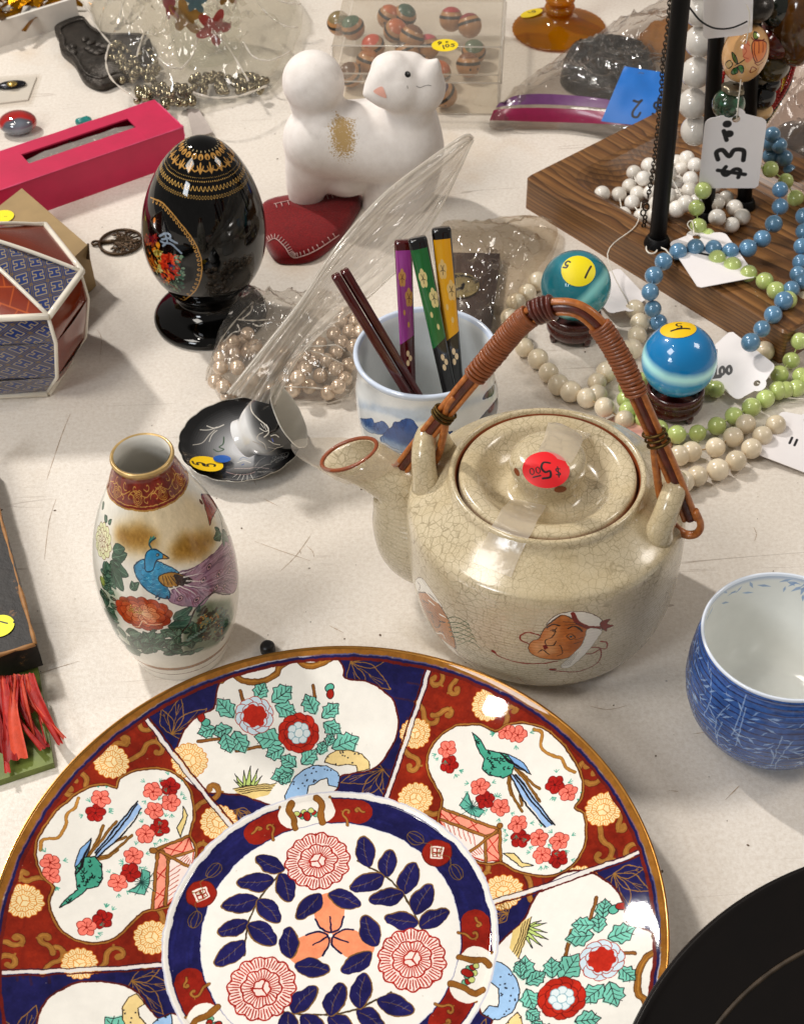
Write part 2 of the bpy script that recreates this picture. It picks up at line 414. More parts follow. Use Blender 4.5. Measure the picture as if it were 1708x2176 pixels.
def disc(name, r, mat, parent, loc, normal, up, rim_drop=0.0, sy=1.0, n=36, thick=.00025):
    """round paper sticker; local x/y carry the uv, a slight drop at the rim lets it hug a curved surface"""
    v = []; f = []; rings = 6
    for j in range(rings + 1):
        for i in range(n):
            a = 2 * pi * i / n; q = j / rings; v.append((r * q * cos(a), r * sy * q * sin(a), -rim_drop * q * q))
    for j in range(rings):
        for i in range(n): f.append((j * n + i, j * n + (i + 1) % n, (j + 1) * n + (i + 1) % n, (j + 1) * n + i))
    uv = [(x / (2 * r) + .5, y / (2 * r * sy) + .5) for x, y, z in v]
    o = mesh(name, v, f, mat, parent, uv=uv)
    Z = Vector(normal).normalized(); Y = Vector(up); Y = (Y - Z * Y.dot(Z)).normalized(); X_ = Y.cross(Z)
    m = Matrix((X_, Y, Z)).transposed().to_4x4(); m.translation = Vector(loc)
    o.matrix_basis = m
    return o
def atplane(x, y, p, n):
    d = ray(x, y); n = Vector(n); return CAM_C + d * ((Vector(p) - CAM_C).dot(n) / d.dot(n))
def arc_pts(c, r, a0, a1, n=24): return [(c[0] + r * cos(a0 + (a1 - a0) * i / n), c[1] + r * sin(a0 + (a1 - a0) * i / n)) for i in range(n + 1)]
RND = random.Random(7)
# ------------------------------------------------------------------ table top
k = NT('table_plastic'); vec = k.coord()
big = k.noise(6, 4, 0.6, vec); mid = k.noise(90, 5, 0.7, vec); fi = k.noise(650, 3, 0.7, vec)
base = k.ramp(big, [(0.3, '#ded8d0'), (0.7, '#e7e1d9')])
base = k.mix(k.math('MULTIPLY', k.ramp(k.noise(420, 4, 0.75, vec), [(0.38, (0, 0, 0, 1)), (0.68, (1, 1, 1, 1))]), 0.45), base, '#bfb3a4')
# sparse dark specks
vo = k.n('ShaderNodeTexVoronoi', feature='F1'); vo.inputs['Scale'].default_value = 85; k.l(vec, vo.inputs['Vector'])
sp = k.ramp(vo.outputs['Distance'], [(0.035, (1, 1, 1, 1)), (0.075, (0, 0, 0, 1))])
sel = k.ramp(k.noise(43, 2, 0.5, vec), [(0.56, (0, 0, 0, 1)), (0.62, (1, 1, 1, 1))])
base = k.mix(k.math('MULTIPLY', k.math('MULTIPLY', sp, sel), 0.75), base, '#5d4c3c')
# yellowish stains
st = k.ramp(k.noise(11, 3, 0.6, k.coord((1, 1, 1), 'Object', (0, 0, 1))), [(0.60, (0, 0, 0, 1)), (0.78, (1, 1, 1, 1))])
base = k.mix(k.math('MULTIPLY', st, 0.3), base, '#bf9f70')
# hairline scratches
for i, (rz, sc_) in enumerate(((0.5, 26), (1.9, 22), (2.7, 30))):
    wv = k.coord((0.35, 9.0, 1), 'Object', (0, 0, rz)); nz = k.noise(sc_ / 9, 1.0, 0.3, wv, dist=0.5)
    ln = k.math('LESS_THAN', k.math('ABSOLUTE', k.math('SUBTRACT', nz, 0.5)), 0.0012)
    gate = k.ramp(k.noise(9 + 3 * i, 2, 0.5, k.coord((1, 1, 1), 'Object', (0, 0, rz + 1))), [(0.58, (0, 0, 0, 1)), (0.66, (1, 1, 1, 1))])
    base = k.mix(k.math('MULTIPLY', k.math('MULTIPLY', ln, gate), 0.45), base, '#7a6450')
k.col(base); k.set(Roughness=0.42, Specular_IOR_Level=0.35)
k.bump(fi, 0.35, 0.0004); k.bump(mid, 0.12, 0.0006)
v = [(-1.2, -0.15, 0), (1.2, -0.15, 0), (1.2, 1.75, 0), (-1.2, 1.75, 0)]
bm = prism_bm(v, -0.03, 0.0)
tb = bevel_obj('table_top', bm, k.m, None, 0.004, 2); tb['kind'] = 'structure'
tag(tb, 'speckled off-white plastic table top with stains and scratches', 'table top')

# a few named scratches and marks that can be picked out
scr = plain('scratch_brown', '#b09c86', .7, 0, 0, .4, 300); rs0 = np.random.RandomState(2)
def scratch(pts, w=.00026):
    P_ = smooth([tuple(at(x, y, 0)[:2]) for x, y in pts], n=10); v = []; f = []
    for i, p in enumerate(P_):
        d = P_[min(i + 1, len(P_) - 1)] - P_[max(i - 1, 0)]; n_ = np.array([-d[1], d[0]]); n_ /= np.linalg.norm(n_) + 1e-9; ww = w * (.25 + .75 * rs0.rand()) * (.3 + .7 * sin(pi * i / (len(P_) - 1)))
        v += [(*(p + n_ * ww), .00015), (*(p - n_ * ww), .00015)]
    f = [(2 * i, 2 * i + 1, 2 * i + 3, 2 * i + 2) for i in range(len(P_) - 1)]
    mesh('scratch', v, f, scr, tb, False)
for q in (((595, 1215), (630, 1180), (662, 1135)), ((540, 1150), (600, 1172), (660, 1192)), ((652, 1160), (664, 1172), (668, 1185)), ((636, 1168), (640, 1178)), ((60, 1440), (120, 1420), (170, 1405)), ((100, 1020), (130, 930), (150, 880)), ((95, 1190), (105, 1110), (120, 1060)), ((206, 700), (216, 720), (212, 770)), ((1250, 1500), (1290, 1508), (1330, 1500)), ((1600, 1120), (1606, 1135), (1602, 1150)), ((1540, 1700), (1570, 1670)), ((1470, 1560), (1500, 1556)), ((1420, 1680), (1440, 1682)), ((560, 1060), (590, 1075)), ((700, 1330), (730, 1345)), ((1000, 220), (1040, 228)), ((540, 1020), (545, 1032))): scratch(q)
dk = plain('speck_dark', '#6a5a4a', .8); spv, spf = lathe([(0, .0002), (.0005, .0001)], 7); src0 = None
for i in range(150):
    p_ = at(rs0.rand() * 1708, 100 + rs0.rand() * 2000, 0); sc_ = .35 + 1.0 * rs0.rand() ** 2
    src0 = mesh('speck', spv, spf, dk, tb, False, loc=(p_.x, p_.y, .0001)) if src0 is None else share(src0, 'speck', tb, (p_.x, p_.y, .0001), (0, 0, rs0.rand() * 6), (sc_ * 1.4, sc_, 1))
# ------------------------------------------------------------------ painted charger plate
PR = 0.1450
plate_root = thing('charger_plate', 'large round porcelain plate painted with navy and rust panels, birds and peonies', 'plate', (-0.0396, 0.3318, 0))
prof = [(0, .0075), (.030, .0075), (.060, .0076), (.0690, .0078), (.0712, .0085), (.0725, .0090), (.0742, .0092), (.082, .0106), (.095, .0136), (.110, .0178), (.125, .0226), (.136, .0266), (.1415, .0288), (.1442, .0302)]
edge = [(.1450, .0312), (.1453, .0306), (.1448, .0297)]
under = [(.1405, .0262), (.125, .0180), (.100, .0095), (.088, .0058), (.0865, .0030), (.0850, .0003), (.0825, .0003), (.0815, .0030), (.060, .0035), (0, .0036)]
top = fine(prof, 6)
v, f = lathe(top, 240); plate_top = mesh('painted_face', v, f, None, plate_root); weld(plate_top)
uv_planar(plate_top, lambda c: np.c_[c[:, 0], c[:, 1]] / (2 * PR) + 0.5)
gold = plain('rim_gold', '#9a7238', 0.28, 0.75, 0.2, 0.2, 120)
porc = plain('white_porcelain', '#e6e3dc', 0.15, 0, 0.4, 0.03, 40)
rim = lathe_obj('gold_rim', [(.1440, .03025)] + edge + [(.1444, .0296)], gold, plate_root, 240)
lathe_obj('underside', fine([(.1444, .0297)] + under, 3), porc, plate_root, 120)
S = Surf(plate_top)
W = 2000; C = Canvas(W, W, '#eeebe4'); C.sc = W / (2 * PR)
def plate_turn(a):
    ca, sa = cos(a), sin(a); R_ = np.array([[ca, sa], [-sa, ca]])
    C.f = lambda p: (p @ R_ / (2 * PR) + 0.5) * W
def mk(k_):
    def g(*pts):
        out = []
        for q in pts:
            h = S.hit(*k_(*q)); out.append((h.x, h.y))
        return out
    return g
P4 = mk(crop(0, 2350, 1500)); P5 = mk(crop(1300, 2350, 1400))
NAVY, RUST, GOLD, WHT, TEAL, CORAL, DRED, CRM, OR_, BLK = '#1d1b50', '#84280f', '#a0733c', '#eeebe4', '#6cb7a3', '#e58271', '#9e2018', '#f0dfb4', '#cf8434', '#1d1a1c'
u_ = 0.000104      # one crop pixel on the plate, metres
plate_turn(0)
aA = atan2(*P4((640, 490))[0][::-1]); aB = atan2(*P5((240, 560))[0][::-1]); aC = atan2(*P5((1050, 1225))[0][::-1])
# sector borders: mean of the three measured ones, 60 degrees apart
a_off = ((aA - 2 * pi / 3 + aB - pi / 3 + aC) / 3)
for kk in range(6):
    a0 = a_off + kk * pi / 3; a1 = a0 + pi / 3
    ring = arc_pts((0, 0), .0735, a0, a1, 30) + arc_pts((0, 0), .1445, a1, a0, 60)
    C.poly(ring, RUST if kk % 2 == 0 else NAVY)
# faint streaks of the hand-laid red and blue
rs = np.random.RandomState(3)
for i in range(700):
    a = rs.rand() * 2 * pi; r = .076 + rs.rand() * .064; kk = int(((a - a_off) % (2 * pi)) / (pi / 3))
    C.stroke([(r * cos(a + t), r * sin(a + t)) for t in np.linspace(0, rs.rand() * .1, 5)], .0012, '#6d1c0a' if kk % 2 == 0 else '#141245', 0.25) if rs.rand() < .6 else \
        C.stroke([(r * cos(a + t), r * sin(a + t)) for t in np.linspace(0, rs.rand() * .1, 5)], .001, '#95340f' if kk % 2 == 0 else '#272a6c', 0.25)
def chrys(c, r, seed=0, fill=CRM, ln=OR_, rings=(1, .66, .36), np_=16, dens=40, w=3.2):
    q = np.random.RandomState(seed + 5); ph = q.rand() * 6
    def scal(rr, n, amp): return [(c[0] + rr * (1 - amp + amp * abs(sin(n * t / 2))) * cos(t + ph), c[1] + rr * (1 - amp + amp * abs(sin(n * t / 2))) * sin(t + ph)) for t in np.linspace(0, 2 * pi, n * 8, False)]
    C.poly(scal(r, np_, .10), fill, 1, ln, w * u_ * 1.0)
    for i in range(dens):
        t = ph + 2 * pi * i / dens; a, b = (rings[1] + .07, .90) if i % 2 else (rings[1] + .04, .95)
        C.stroke([(c[0] + r * a * cos(t), c[1] + r * a * sin(t)), (c[0] + r * b * cos(t), c[1] + r * b * sin(t))], w * u_ * .8, ln, .9)
    C.poly(scal(r * rings[1], max(8, np_ - 6), .12), fill, 1, ln, w * u_)
    for i in range(dens * 6 // 10):
        t = ph + 2 * pi * i / (dens * 6 // 10)
        C.stroke([(c[0] + r * rings[2] * 1.1 * cos(t), c[1] + r * rings[2] * 1.1 * sin(t)), (c[0] + r * rings[1] * .9 * cos(t), c[1] + r * rings[1] * .9 * sin(t))], w * u_ * .7, ln, .9)
    C.poly(scal(r * rings[2], 7, .12), fill, 1, ln, w * u_)
    for i in range(3):
        t = ph + 2.1 * i; C.stroke([c, (c[0] + r * .3 * cos(t), c[1] + r * .3 * sin(t))], w * u_ * .9, ln)
def curl(c, r, a, flip=1, w=22, tail=2.4):
    t = np.linspace(0, 1, 26); rr = r * (0.18 + 0.82 * t); th = a + flip * (1.5 * pi) * t
    p = np.c_[c[0] + rr * np.cos(th), c[1] + rr * np.sin(th)]
    e = p[-1]; d = p[-1] - p[-3]; d = d / np.linalg.norm(d)
    n_ = np.array([-d[1], d[0]]) * -flip
    ext = [e + d * r * s_ + n_ * r * .35 * s_ * s_ for s_ in np.linspace(.2, tail * .6, 7)]
    P = np.vstack([p, ext])
    C.stroke(P, (w + 5) * u_, '#54280f', .75); C.stroke(P, w * u_, GOLD)
    C.dot(p[0], w * .62 * u_, GOLD)
    C.stroke(P[6:-3] + np.array([.6, 1.5]) * u_, w * .25 * u_, '#b98a4c', .6)
    m_ = p[17]; C.stroke([m_, m_ + (m_ - np.array(c)) * .55], w * .9 * u_, GOLD, taper=1)
def butterfly(c, a, s_):
    for da, L, wd in ((-.95, 1.0, .34), (-.3, 1.15, .36), (.38, 1.0, .32), (1.0, .7, .28)):
        d = np.array([cos(a + da), sin(a + da)]); n_ = np.array([-d[1], d[0]]); tip = np.array(c) + d * s_ * L
        for sg in (-1, 1):
            q = smooth([c, np.array(c) + d * s_ * L * .45 + n_ * sg * wd * s_ * .62, tip], n=7)
            C.stroke(q, 4.2 * u_, '#9a7440')
        C.stroke([np.array(c) + d * s_ * .25, np.array(c) + d * s_ * L * .8], 3 * u_, '#9a7440')
        C.stroke([np.array(c) + d * s_ * .5, np.array(c) + d * s_ * L * .85 + n_ * s_ * .09], 2.4 * u_, '#9a7440')
        C.stroke([np.array(c) + d * s_ * .5, np.array(c) + d * s_ * L * .85 - n_ * s_ * .09], 2.4 * u_, '#9a7440')
def leaf5(b, t, wd=.42, col=TEAL, line=BLK):
    """serrated leaf from base b to tip t with dark veins"""
    b, t = np.array(b), np.array(t); d = t - b; n_ = np.array([-d[1], d[0]])
    t = b + (t - b) * 1.06; d = t - b; n_ = np.array([-d[1], d[0]]); o = [(0, 0), (.14, .42), (.30, .60), (.36, .95), (.55, .72), (.66, .88), (.80, .40), (1, 0)]
    pts = [b + d * x + n_ * y * wd for x, y in o] + [b + d * x - n_ * y * wd for x, y in o[-2:0:-1]]
    C.poly([p_ + np.array([1.1, -.8]) * 5 * u_ for p_ in pts], '#9fd6c4', .7)
    C.poly(pts, col, 1, line, 3.3 * u_)
    C.stroke([b, b + d * .9], 3.0 * u_, line)
    for x in (.25, .45, .65):
        for sg in (-1, 1): C.stroke([b + d * x, b + d * (x + .2) + n_ * sg * wd * .55], 2.4 * u_, line)
def navleaf(b, t, wd=.3):
    b, t = np.array(b), np.array(t); d = t - b; n_ = np.array([-d[1], d[0]])
    sg = 1
    pts = smooth([b, b + d * .22 + n_ * wd * .9, b + d * .5 + n_ * wd * 1.05, b + d * .72 + n_ * wd * .75, b + d * .9 + n_ * wd * .55, t, b + d * .82 - n_ * wd * .55, b + d * .5 - n_ * wd * .85, b + d * .2 - n_ * wd * .6], True, 5)
    C.poly(pts, '#86663c', 1, '#86663c', 7 * u_); C.poly(pts + np.array([2.2, 1.2]) * u_, '#211d55')
    C.stroke(smooth([b + d * .08, b + d * .5 + n_ * .05, b + d * .92]), 3 * u_, '#86663c', .8)
    for x in (.3, .5, .7): C.stroke([b + d * x, b + d * (x + .13) + n_ * wd * .5], 2.2 * u_, '#8f8f8f', .6)
def cherry(c, r, col, dark, seed):
    q = np.random.RandomState(seed); ph = q.rand() * 6
    for i in range(5):
        a = ph + i * 2 * pi / 5; C.dot((c[0] + r * .58 * cos(a), c[1] + r * .58 * sin(a)), r * .47, col, 1, None, 0, dark, 2.6 * u_)
    C.dot(c, r * .42, col)
    for i in range(5):
        a = ph + i * 2 * pi / 5
        C.stroke([(c[0] + r * .1 * cos(a), c[1] + r * .1 * sin(a)), (c[0] + r * .6 * cos(a), c[1] + r * .6 * sin(a))], 2.2 * u_, dark)
    C.dot(c, r * .13, dark)
    for i in range(3 + seed % 2):
        a = q.rand() * 6.28; e = np.array([c[0] + r * 1.35 * cos(a), c[1] + r * 1.35 * sin(a)])
        for g in (-.5, .15, .7): C.stroke([e, e + r * .42 * np.array([cos(a + g), sin(a + g)])], 6.5 * u_, '#4fa08a', .85, taper=1)
# ---- everything below is drawn once and turned three times round the plate
blue_c = P4((940, 245), (926, 300), (916, 358), (850, 392), (790, 450), (757, 530), (757, 600), (790, 662), (850, 703), (920, 724), (1020, 728), (1062, 736), (1110, 760), (1180, 778), (1260, 778), (1340, 765), (1400, 738), (1446, 702), (1452, 655), (1500, 641), (1580, 628), (1640, 580), (1688, 500), (1706, 420), (1690, 335), (1640, 280), (1570, 246), (1478, 230), (1474, 198), (1460, 165), (1438, 140), (1380, 131), (1250, 132), (1130, 152), (1010, 190), (955, 222))
red_c = P5((545, 464), (620, 462), (682, 494), (740, 465), (830, 457), (920, 490), (1000, 560), (1058, 650), (1083, 740), (1076, 800), (1045, 843), (1085, 872), (1100, 950), (1080, 1040), (1030, 1110), (950, 1148), (860, 1148), (780, 1128), (712, 1087), (650, 1095), (560, 1060), (480, 990), (430, 900), (448, 805), (396, 700), (378, 640), (390, 570), (440, 508), (495, 474))
B_leaves = [((1100, 320), (1130, 250)), ((1165, 330), (1245, 270)), ((1180, 345), (1268, 385)), ((1000, 400), (935, 322)), ((925, 445), (850, 465)), ((990, 440), (915, 470)), ((1000, 455), (1045, 545)), ((960, 465), (985, 545)), ((1350, 385), (1310, 305)), ((1380, 400), (1445, 340)), ((1385, 420), (1455, 465)), ((1400, 520), (1425, 470)), ((1420, 530), (1530, 485)), ((1215, 500), (1095, 480)), ((1215, 530), (1140, 565)), ((1290, 600), (1355, 540)), ((1270, 610), (1205, 565)), ((1260, 625), (1165, 660)), ((1250, 640), (1195, 670)), ((1370, 560), (1385, 500))]
R_pink = [(465, 572), (790, 505), (615, 745), (710, 838), (790, 915), (885, 980), (980, 995), (900, 1058), (1020, 772), (735, 490)]
R_dark = [(475, 642), (640, 806), (800, 985), (975, 1075), (960, 735)]
vine = [((1205, 1105), (1086, 1050)), ((1160, 1150), (1003, 1158)), ((1190, 1120), (1228, 1243)), ((1092, 1230), (935, 1262)), ((1090, 1235), (1184, 1332)), ((1048, 1330), (918, 1378)), ((1050, 1340), (1168, 1428)), ((1036, 1415), (905, 1512))]
def round_off(p, n=3):
    return [tuple(q) for q in smooth(p, True, n)]
blue_c, red_c = round_off(blue_c), round_off(red_c)
pre = dict(blue=blue_c, red=red_c, bl=[P4(*q) for q in B_leaves], pk=P5(*R_pink), dk=P5(*R_dark), vine=[P4(*q) for q in vine])
def M4(*q): return P4(*q)
geo = dict(
    scroll=M4((945, 240), (985, 203), (1035, 238), (1100, 246), (1180, 216), (1200, 180), (1265, 150), (1310, 178), (1380, 166), (1452, 122)),
    br=[M4((1030, 285), (1044, 340)), M4((1340, 262), (1350, 312)), M4((850, 500), (955, 488)), M4((1010, 541), (1130, 520))],
    fl1=M4((1090, 390))[0], fl2=M4((1280, 465))[0],
    rockb=M4((1228, 778), (1222, 730), (1240, 690), (1262, 655), (1300, 622), (1340, 605), (1400, 605), (1440, 630), (1452, 655), (1445, 700), (1405, 690), (1400, 660), (1370, 668), (1325, 690), (1318, 720), (1310, 770), (1270, 780)),
    rocky=M4((1390, 590), (1400, 565), (1440, 540), (1500, 538), (1550, 555), (1580, 590), (1582, 620), (1530, 634), (1525, 605), (1490, 598), (1450, 605)),
    mound=M4((1000, 705), (1050, 690), (1120, 682), (1186, 682), (1150, 730), (1080, 748), (1062, 736), (1020, 724)),
    gr=[M4((1040, 694), (1005, 640)), M4((1050, 692), (1045, 625)), M4((1062, 690), (1072, 608)), M4((1078, 688), (1105, 620)), M4((1090, 688), (1125, 650)), M4((1035, 696), (1003, 665))],
    bud=M4((862, 398), (1415, 298)), budg=M4((880, 420), (1412, 270)),
    bird=P5((582, 492), (605, 515), (640, 580), (690, 588), (740, 598), (772, 640), (765, 685), (720, 703), (655, 692), (625, 662), (632, 620), (612, 595), (595, 545)),
    wing=P5((700, 588), (760, 600), (815, 635), (850, 690), (800, 668), (745, 640)),
    tailb=P5((760, 690), (790, 690), (880, 810), (958, 915), (920, 930), (850, 840), (790, 760)),
    tl=[P5((770, 690), (860, 820), (945, 915)), P5((780, 690), (880, 820), (958, 918)), P5((755, 690), (830, 830), (915, 928))],
    br2=[P5((760, 690), (752, 740), (775, 800), (808, 858)), P5((775, 660), (820, 700), (890, 755)), P5((780, 665), (840, 740), (890, 810)), P5((748, 690), (745, 740), (760, 780)), P5((790, 700), (800, 760), (808, 830))],
    fence=P5((440, 838), (540, 880), (700, 942), (706, 1084), (640, 1086), (560, 1058), (482, 992), (434, 905)),
    fw=P5((440, 895), (560, 950), (640, 975), (640, 1080), (560, 1055), (485, 990)),
    fl=[P5((438, 840), (700, 942)), P5((437, 895), (640, 972), (700, 955)), P5((705, 925), (712, 1084)), P5((640, 975), (640, 1086)), P5((690, 950), (555, 1055))],
    fx=[P5((470, 855), (520, 920)), P5((520, 872), (480, 905)), P5((560, 890), (610, 955)), P5((610, 908), (560, 935)), P5((645, 970), (700, 1050)), P5((700, 975), (648, 1040)), P5((650, 1040), (700, 1080)), P5((440, 870), (470, 900))],
    fh=[P5((450 + 22 * i, 912 + 8 * i), (462 + 22 * i, 945 + 12 * i)) for i in range(7)] + [P5((560 + 10 * i, 1050 - 8 * i), (585 + 10 * i, 1062 - 2 * i)) for i in range(6)],
    teal=P5((520, 830), (560, 770), (580, 830), (640, 855), (610, 885), (560, 865)),
    root=P5((722, 1050), (770, 1050), (810, 1090), (860, 1105), (810, 1115), (760, 1080)),
    rsc=P5((860, 480), (900, 500), (895, 560), (940, 600), (990, 615), (1010, 655), (1050, 680)),
    gold_r=P5((320, 800), (1180, 850), (720, 1230), (1070, 1190), (655, 365), (318, 500)))
cur = [((410, 250), 42, 2.2, 1), ((505, 300), 34, .3, -1), ((400, 425), 44, 1.2, -1), ((300, 650), 46, 3.0, 1), ((770, 395), 34, 5.2, 1), ((1140, 690), 46, 2.2, -1), ((1170, 1060), 55, 2.6, 1), ((1310, 1050), 58, 4.2, -1), ((890, 1245), 48, .9, -1), ((620, 1125), 40, 2.6, 1), ((370, 890), 30, 5.5, -1), ((1100, 650), 26, 4.6, 1), ((470, 410), 30, 4.2, 1), ((1270, 930), 24, .6, -1)]
curls = [(P5(c)[0], r * u_, a, fl_) for c, r, a, fl_ in cur]
bfl = [(M4((1500, 160))[0], M4((1690, 215))[0]), (M4((735, 470))[0], M4((840, 330))[0]), (M4((1020, 790))[0], M4((1040, 870))[0]), (M4((1640, 620))[0], M4((1490, 720))[0]), (P5((175, 690))[0], P5((60, 770))[0])]
def petal_ring(c, r, n, col, line, ph):
    for i in range(n):
        a = ph + 2 * pi * i / n; C.dot((c[0] + r * .66 * cos(a), c[1] + r * .66 * sin(a)), r * .36, col, 1, r * .30, a + pi / 2, line, 3 * u_)
pass_rot = [0, 2 * pi / 3, -2 * pi / 3]
rib = .0019
for t_ in pass_rot:
    plate_turn(t_)
    # gold vines and blossoms on the red ground
    for cc in curls: curl(*cc)
    for i, g in enumerate(geo['gold_r']): chrys(g, (.0083, .0083, .0088, .0086, .0083, .0076)[i], i)
    C.poly(pre['red'], GOLD, 1, GOLD, 17 * u_); C.stroke(pre['red'] + pre['red'][:1], 26 * u_, '#4d220d', .5)
    C.stroke(pre['red'] + pre['red'][:1], 19 * u_, '#a5763c'); C.poly(pre['red'], WHT, 1, '#5a3014', 5 * u_)
    C.clip = C.maskof(pre['red'])
    C.stroke(smooth(geo['rsc'], n=5), 15 * u_, '#7d531f'); C.stroke(smooth(geo['rsc'], n=5), 11 * u_, '#b98b4a')
    C.poly(geo['fence'], '#eba48f', 1, DRED, 4 * u_); C.poly(geo['fw'], '#f3e4dd')
    for q in geo['fh']: C.stroke(q, 3 * u_, '#a84836')
    for q in geo['fx']: C.stroke(q, 4.5 * u_, '#b02c20')
    for q in geo['fl']: C.stroke(q, 15 * u_, '#4e2c12'); C.stroke(q, 10.5 * u_, '#9b6d36')
    C.dot(geo['fl'][2][0], 15 * u_, '#9b6d36', 1, None, 0, '#4e2c12', 3 * u_)
    C.poly(geo['root'], '#e8d49a', 1, BLK, 4 * u_)
    C.poly(geo['teal'], '#6fb3a2', 1, BLK, 3 * u_)
    tc = np.mean(geo['teal'], 0)
    for i in range(14):
        a = i * .45; C.stroke([tc, tc + np.array([cos(a), sin(a)]) * u_ * (30 + 18 * (i % 3))], 3.2 * u_, '#1f3f3c', .9)
    for i, c in enumerate(pre['dk']): cherry(c, .0043, '#a3231c', '#5e0d0c', i + 20)
    for i, c in enumerate(pre['pk']): cherry(c, .0042, '#ec8b7c', '#8e2418', i)
    for q in geo['br2']: C.stroke(smooth(q, n=5), 13 * u_, '#6f4d22', taper=0); C.stroke(smooth(q, n=5), 5 * u_, '#9c7338')
    C.poly(geo['tailb'], '#a9c4e6')
    for q in geo['tl']: C.stroke(smooth(q, n=6), 7 * u_, BLK)
    C.poly(geo['wing'], '#8fb4dc', 1, BLK, 4 * u_); C.poly(geo['bird'], '#58a892', 1, BLK, 4.5 * u_)
    bb = np.array(geo['bird']); bc = bb.mean(0); q = np.random.RandomState(9); C2 = C.clip; C.clip = C2 * C.maskof(geo['bird'])
    for i in range(80):
        o = bc + (q.rand(2) - .5) * np.array([.024, .024]); a = q.rand() * 1.2 + 3.4
        C.stroke(smooth([o, o + .0009 * np.array([cos(a), sin(a)]), o + .0014 * np.array([cos(a + 1.1), sin(a + 1.1)])], n=4), 4.6 * u_, '#0f2420')
    C.clip = C2
    wg = np.array(geo['wing'])
    for i in range(5):
        s0 = wg[0] * (1 - i / 6) + wg[-1] * i / 6; C.stroke([s0, wg[3] * (.75 + .05 * i) + s0 * (.25 - .05 * i)], 3.5 * u_, BLK)
    C.clip = None
    # blue panel
    for c, e in bfl[:4]:
        d = np.array(e) - np.array(c); butterfly(c, atan2(d[1], d[0]), np.linalg.norm(d) * .92)
    C.poly(pre['blue'], WHT, 1, '#5d1c16', 8 * u_)
    C.clip = C.maskof(pre['blue'])
    C.stroke(smooth(geo['scroll'], n=6), 30 * u_, '#4f3013'); C.stroke(smooth(geo['scroll'], n=6), 24 * u_, '#96692f'); C.stroke(smooth(geo['scroll'], n=6) + np.array([0, 3 * u_]), 6 * u_, '#c09048', .6)
    for q in geo['br']: C.stroke(q, 16 * u_, '#4a2d14'); C.stroke(q, 11 * u_, '#8f6234')
    C.poly(geo['mound'], '#e3cd92')
    for i in range(4):
        m0 = np.array(geo['mound'][0]) * (1 - i / 5) + np.array(geo['mound'][6]) * i / 5; m1 = np.array(geo['mound'][3]) * (1 - i / 5) + np.array(geo['mound'][4]) * i / 5
        C.stroke(smooth([m0, (m0 + m1) / 2 + np.array([0, 6 * u_]), m1]), 3.5 * u_, '#3b2c1a')
    for q in geo['gr']:
        a, b = map(np.array, q); n_ = np.array([-(b - a)[1], (b - a)[0]]) * .12; C.poly([a - n_, a + n_, b], '#c5d68b', 1, BLK, 3 * u_)
    for q in pre['bl']: leaf5(q[0], q[1], .42, '#86c8b6')
    C.poly(geo['rocky'], '#ecd6a0', 1, '#4a3a26', 4 * u_); C.poly(geo['rockb'], '#a8c6e4', 1, BLK, 4 * u_)
    q = np.random.RandomState(4)
    for pl_, n_ in ((geo['rockb'], 46), (geo['rocky'], 26)):
        c_ = np.array(pl_); cl = C.clip; C.clip = cl * C.maskof(pl_)
        for i in range(n_):
            o = c_.min(0) + q.rand(2) * (c_.max(0) - c_.min(0)); C.dot(o, 3.6 * u_, '#2a2a33')
        C.clip = cl
    for (fx, fc, fr, col, line) in ((geo['fl1'], None, .0098, '#d3e2ea', '#a3392b'), (geo['fl2'], None, .0104, '#b3321f', '#6e140d')):
        petal_ring(fx, fr, 10, col, line, .3); petal_ring(fx, fr * .72, 8, col, line, .1); C.dot(fx, fr * .5, col)
    C.dot(geo['fl1'], .0052, '#b3321f'); 
    for i in range(7): a = i * .9; C.dot((geo['fl1'][0] + .0042 * cos(a), geo['fl1'][1] + .0042 * sin(a)), .0018, '#b3321f')
    petal_ring(geo['fl2'], .0058, 7, '#dfe8ea', '#8fb3bd', .8); C.dot(geo['fl2'], .0022, '#e8ecea', 1, None, 0, '#8fb3bd', 3 * u_)
    for b_, g_ in zip(geo['bud'], geo['budg']): C.dot(g_, 20 * u_, '#6cb7a3', 1, None, 0, BLK, 4 * u_); C.dot(b_, 17 * u_, '#9e2a1c', 1, 24 * u_, 0, BLK, 3 * u_)
    C.clip = None
plate_turn(0)
# radial ribs between the panels
for kk in range(6):
    a = a_off + kk * pi / 3; d = np.array([cos(a), sin(a)]); n_ = np.array([-d[1], d[0]])
    sg = 1 if kk % 2 == 0 else -1
    C.stroke([d * .073 - n_ * sg * .0016, d * .1395 - n_ * sg * .0016], .0008, '#5a1410'); C.stroke([d * .073, d * .1395], .0017, '#e4e0dc')
    C.stroke([d * .073 + n_ * sg * .0012, d * .139 + n_ * sg * .0012], .0004, '#2a1838')
# outer band
def ringfill(r0, r1, col, al=1): 
    C.stroke(arc_pts((0, 0), (r0 + r1) / 2, 0, 2 * pi, 360), r1 - r0, col, al)
ringfill(.1385, .1402, '#6a1d16'); ringfill(.1400, .1412, NAVY); ringfill(.1411, .1418, '#8e8ca0', .6); ringfill(.1417, .1462, '#95692f')
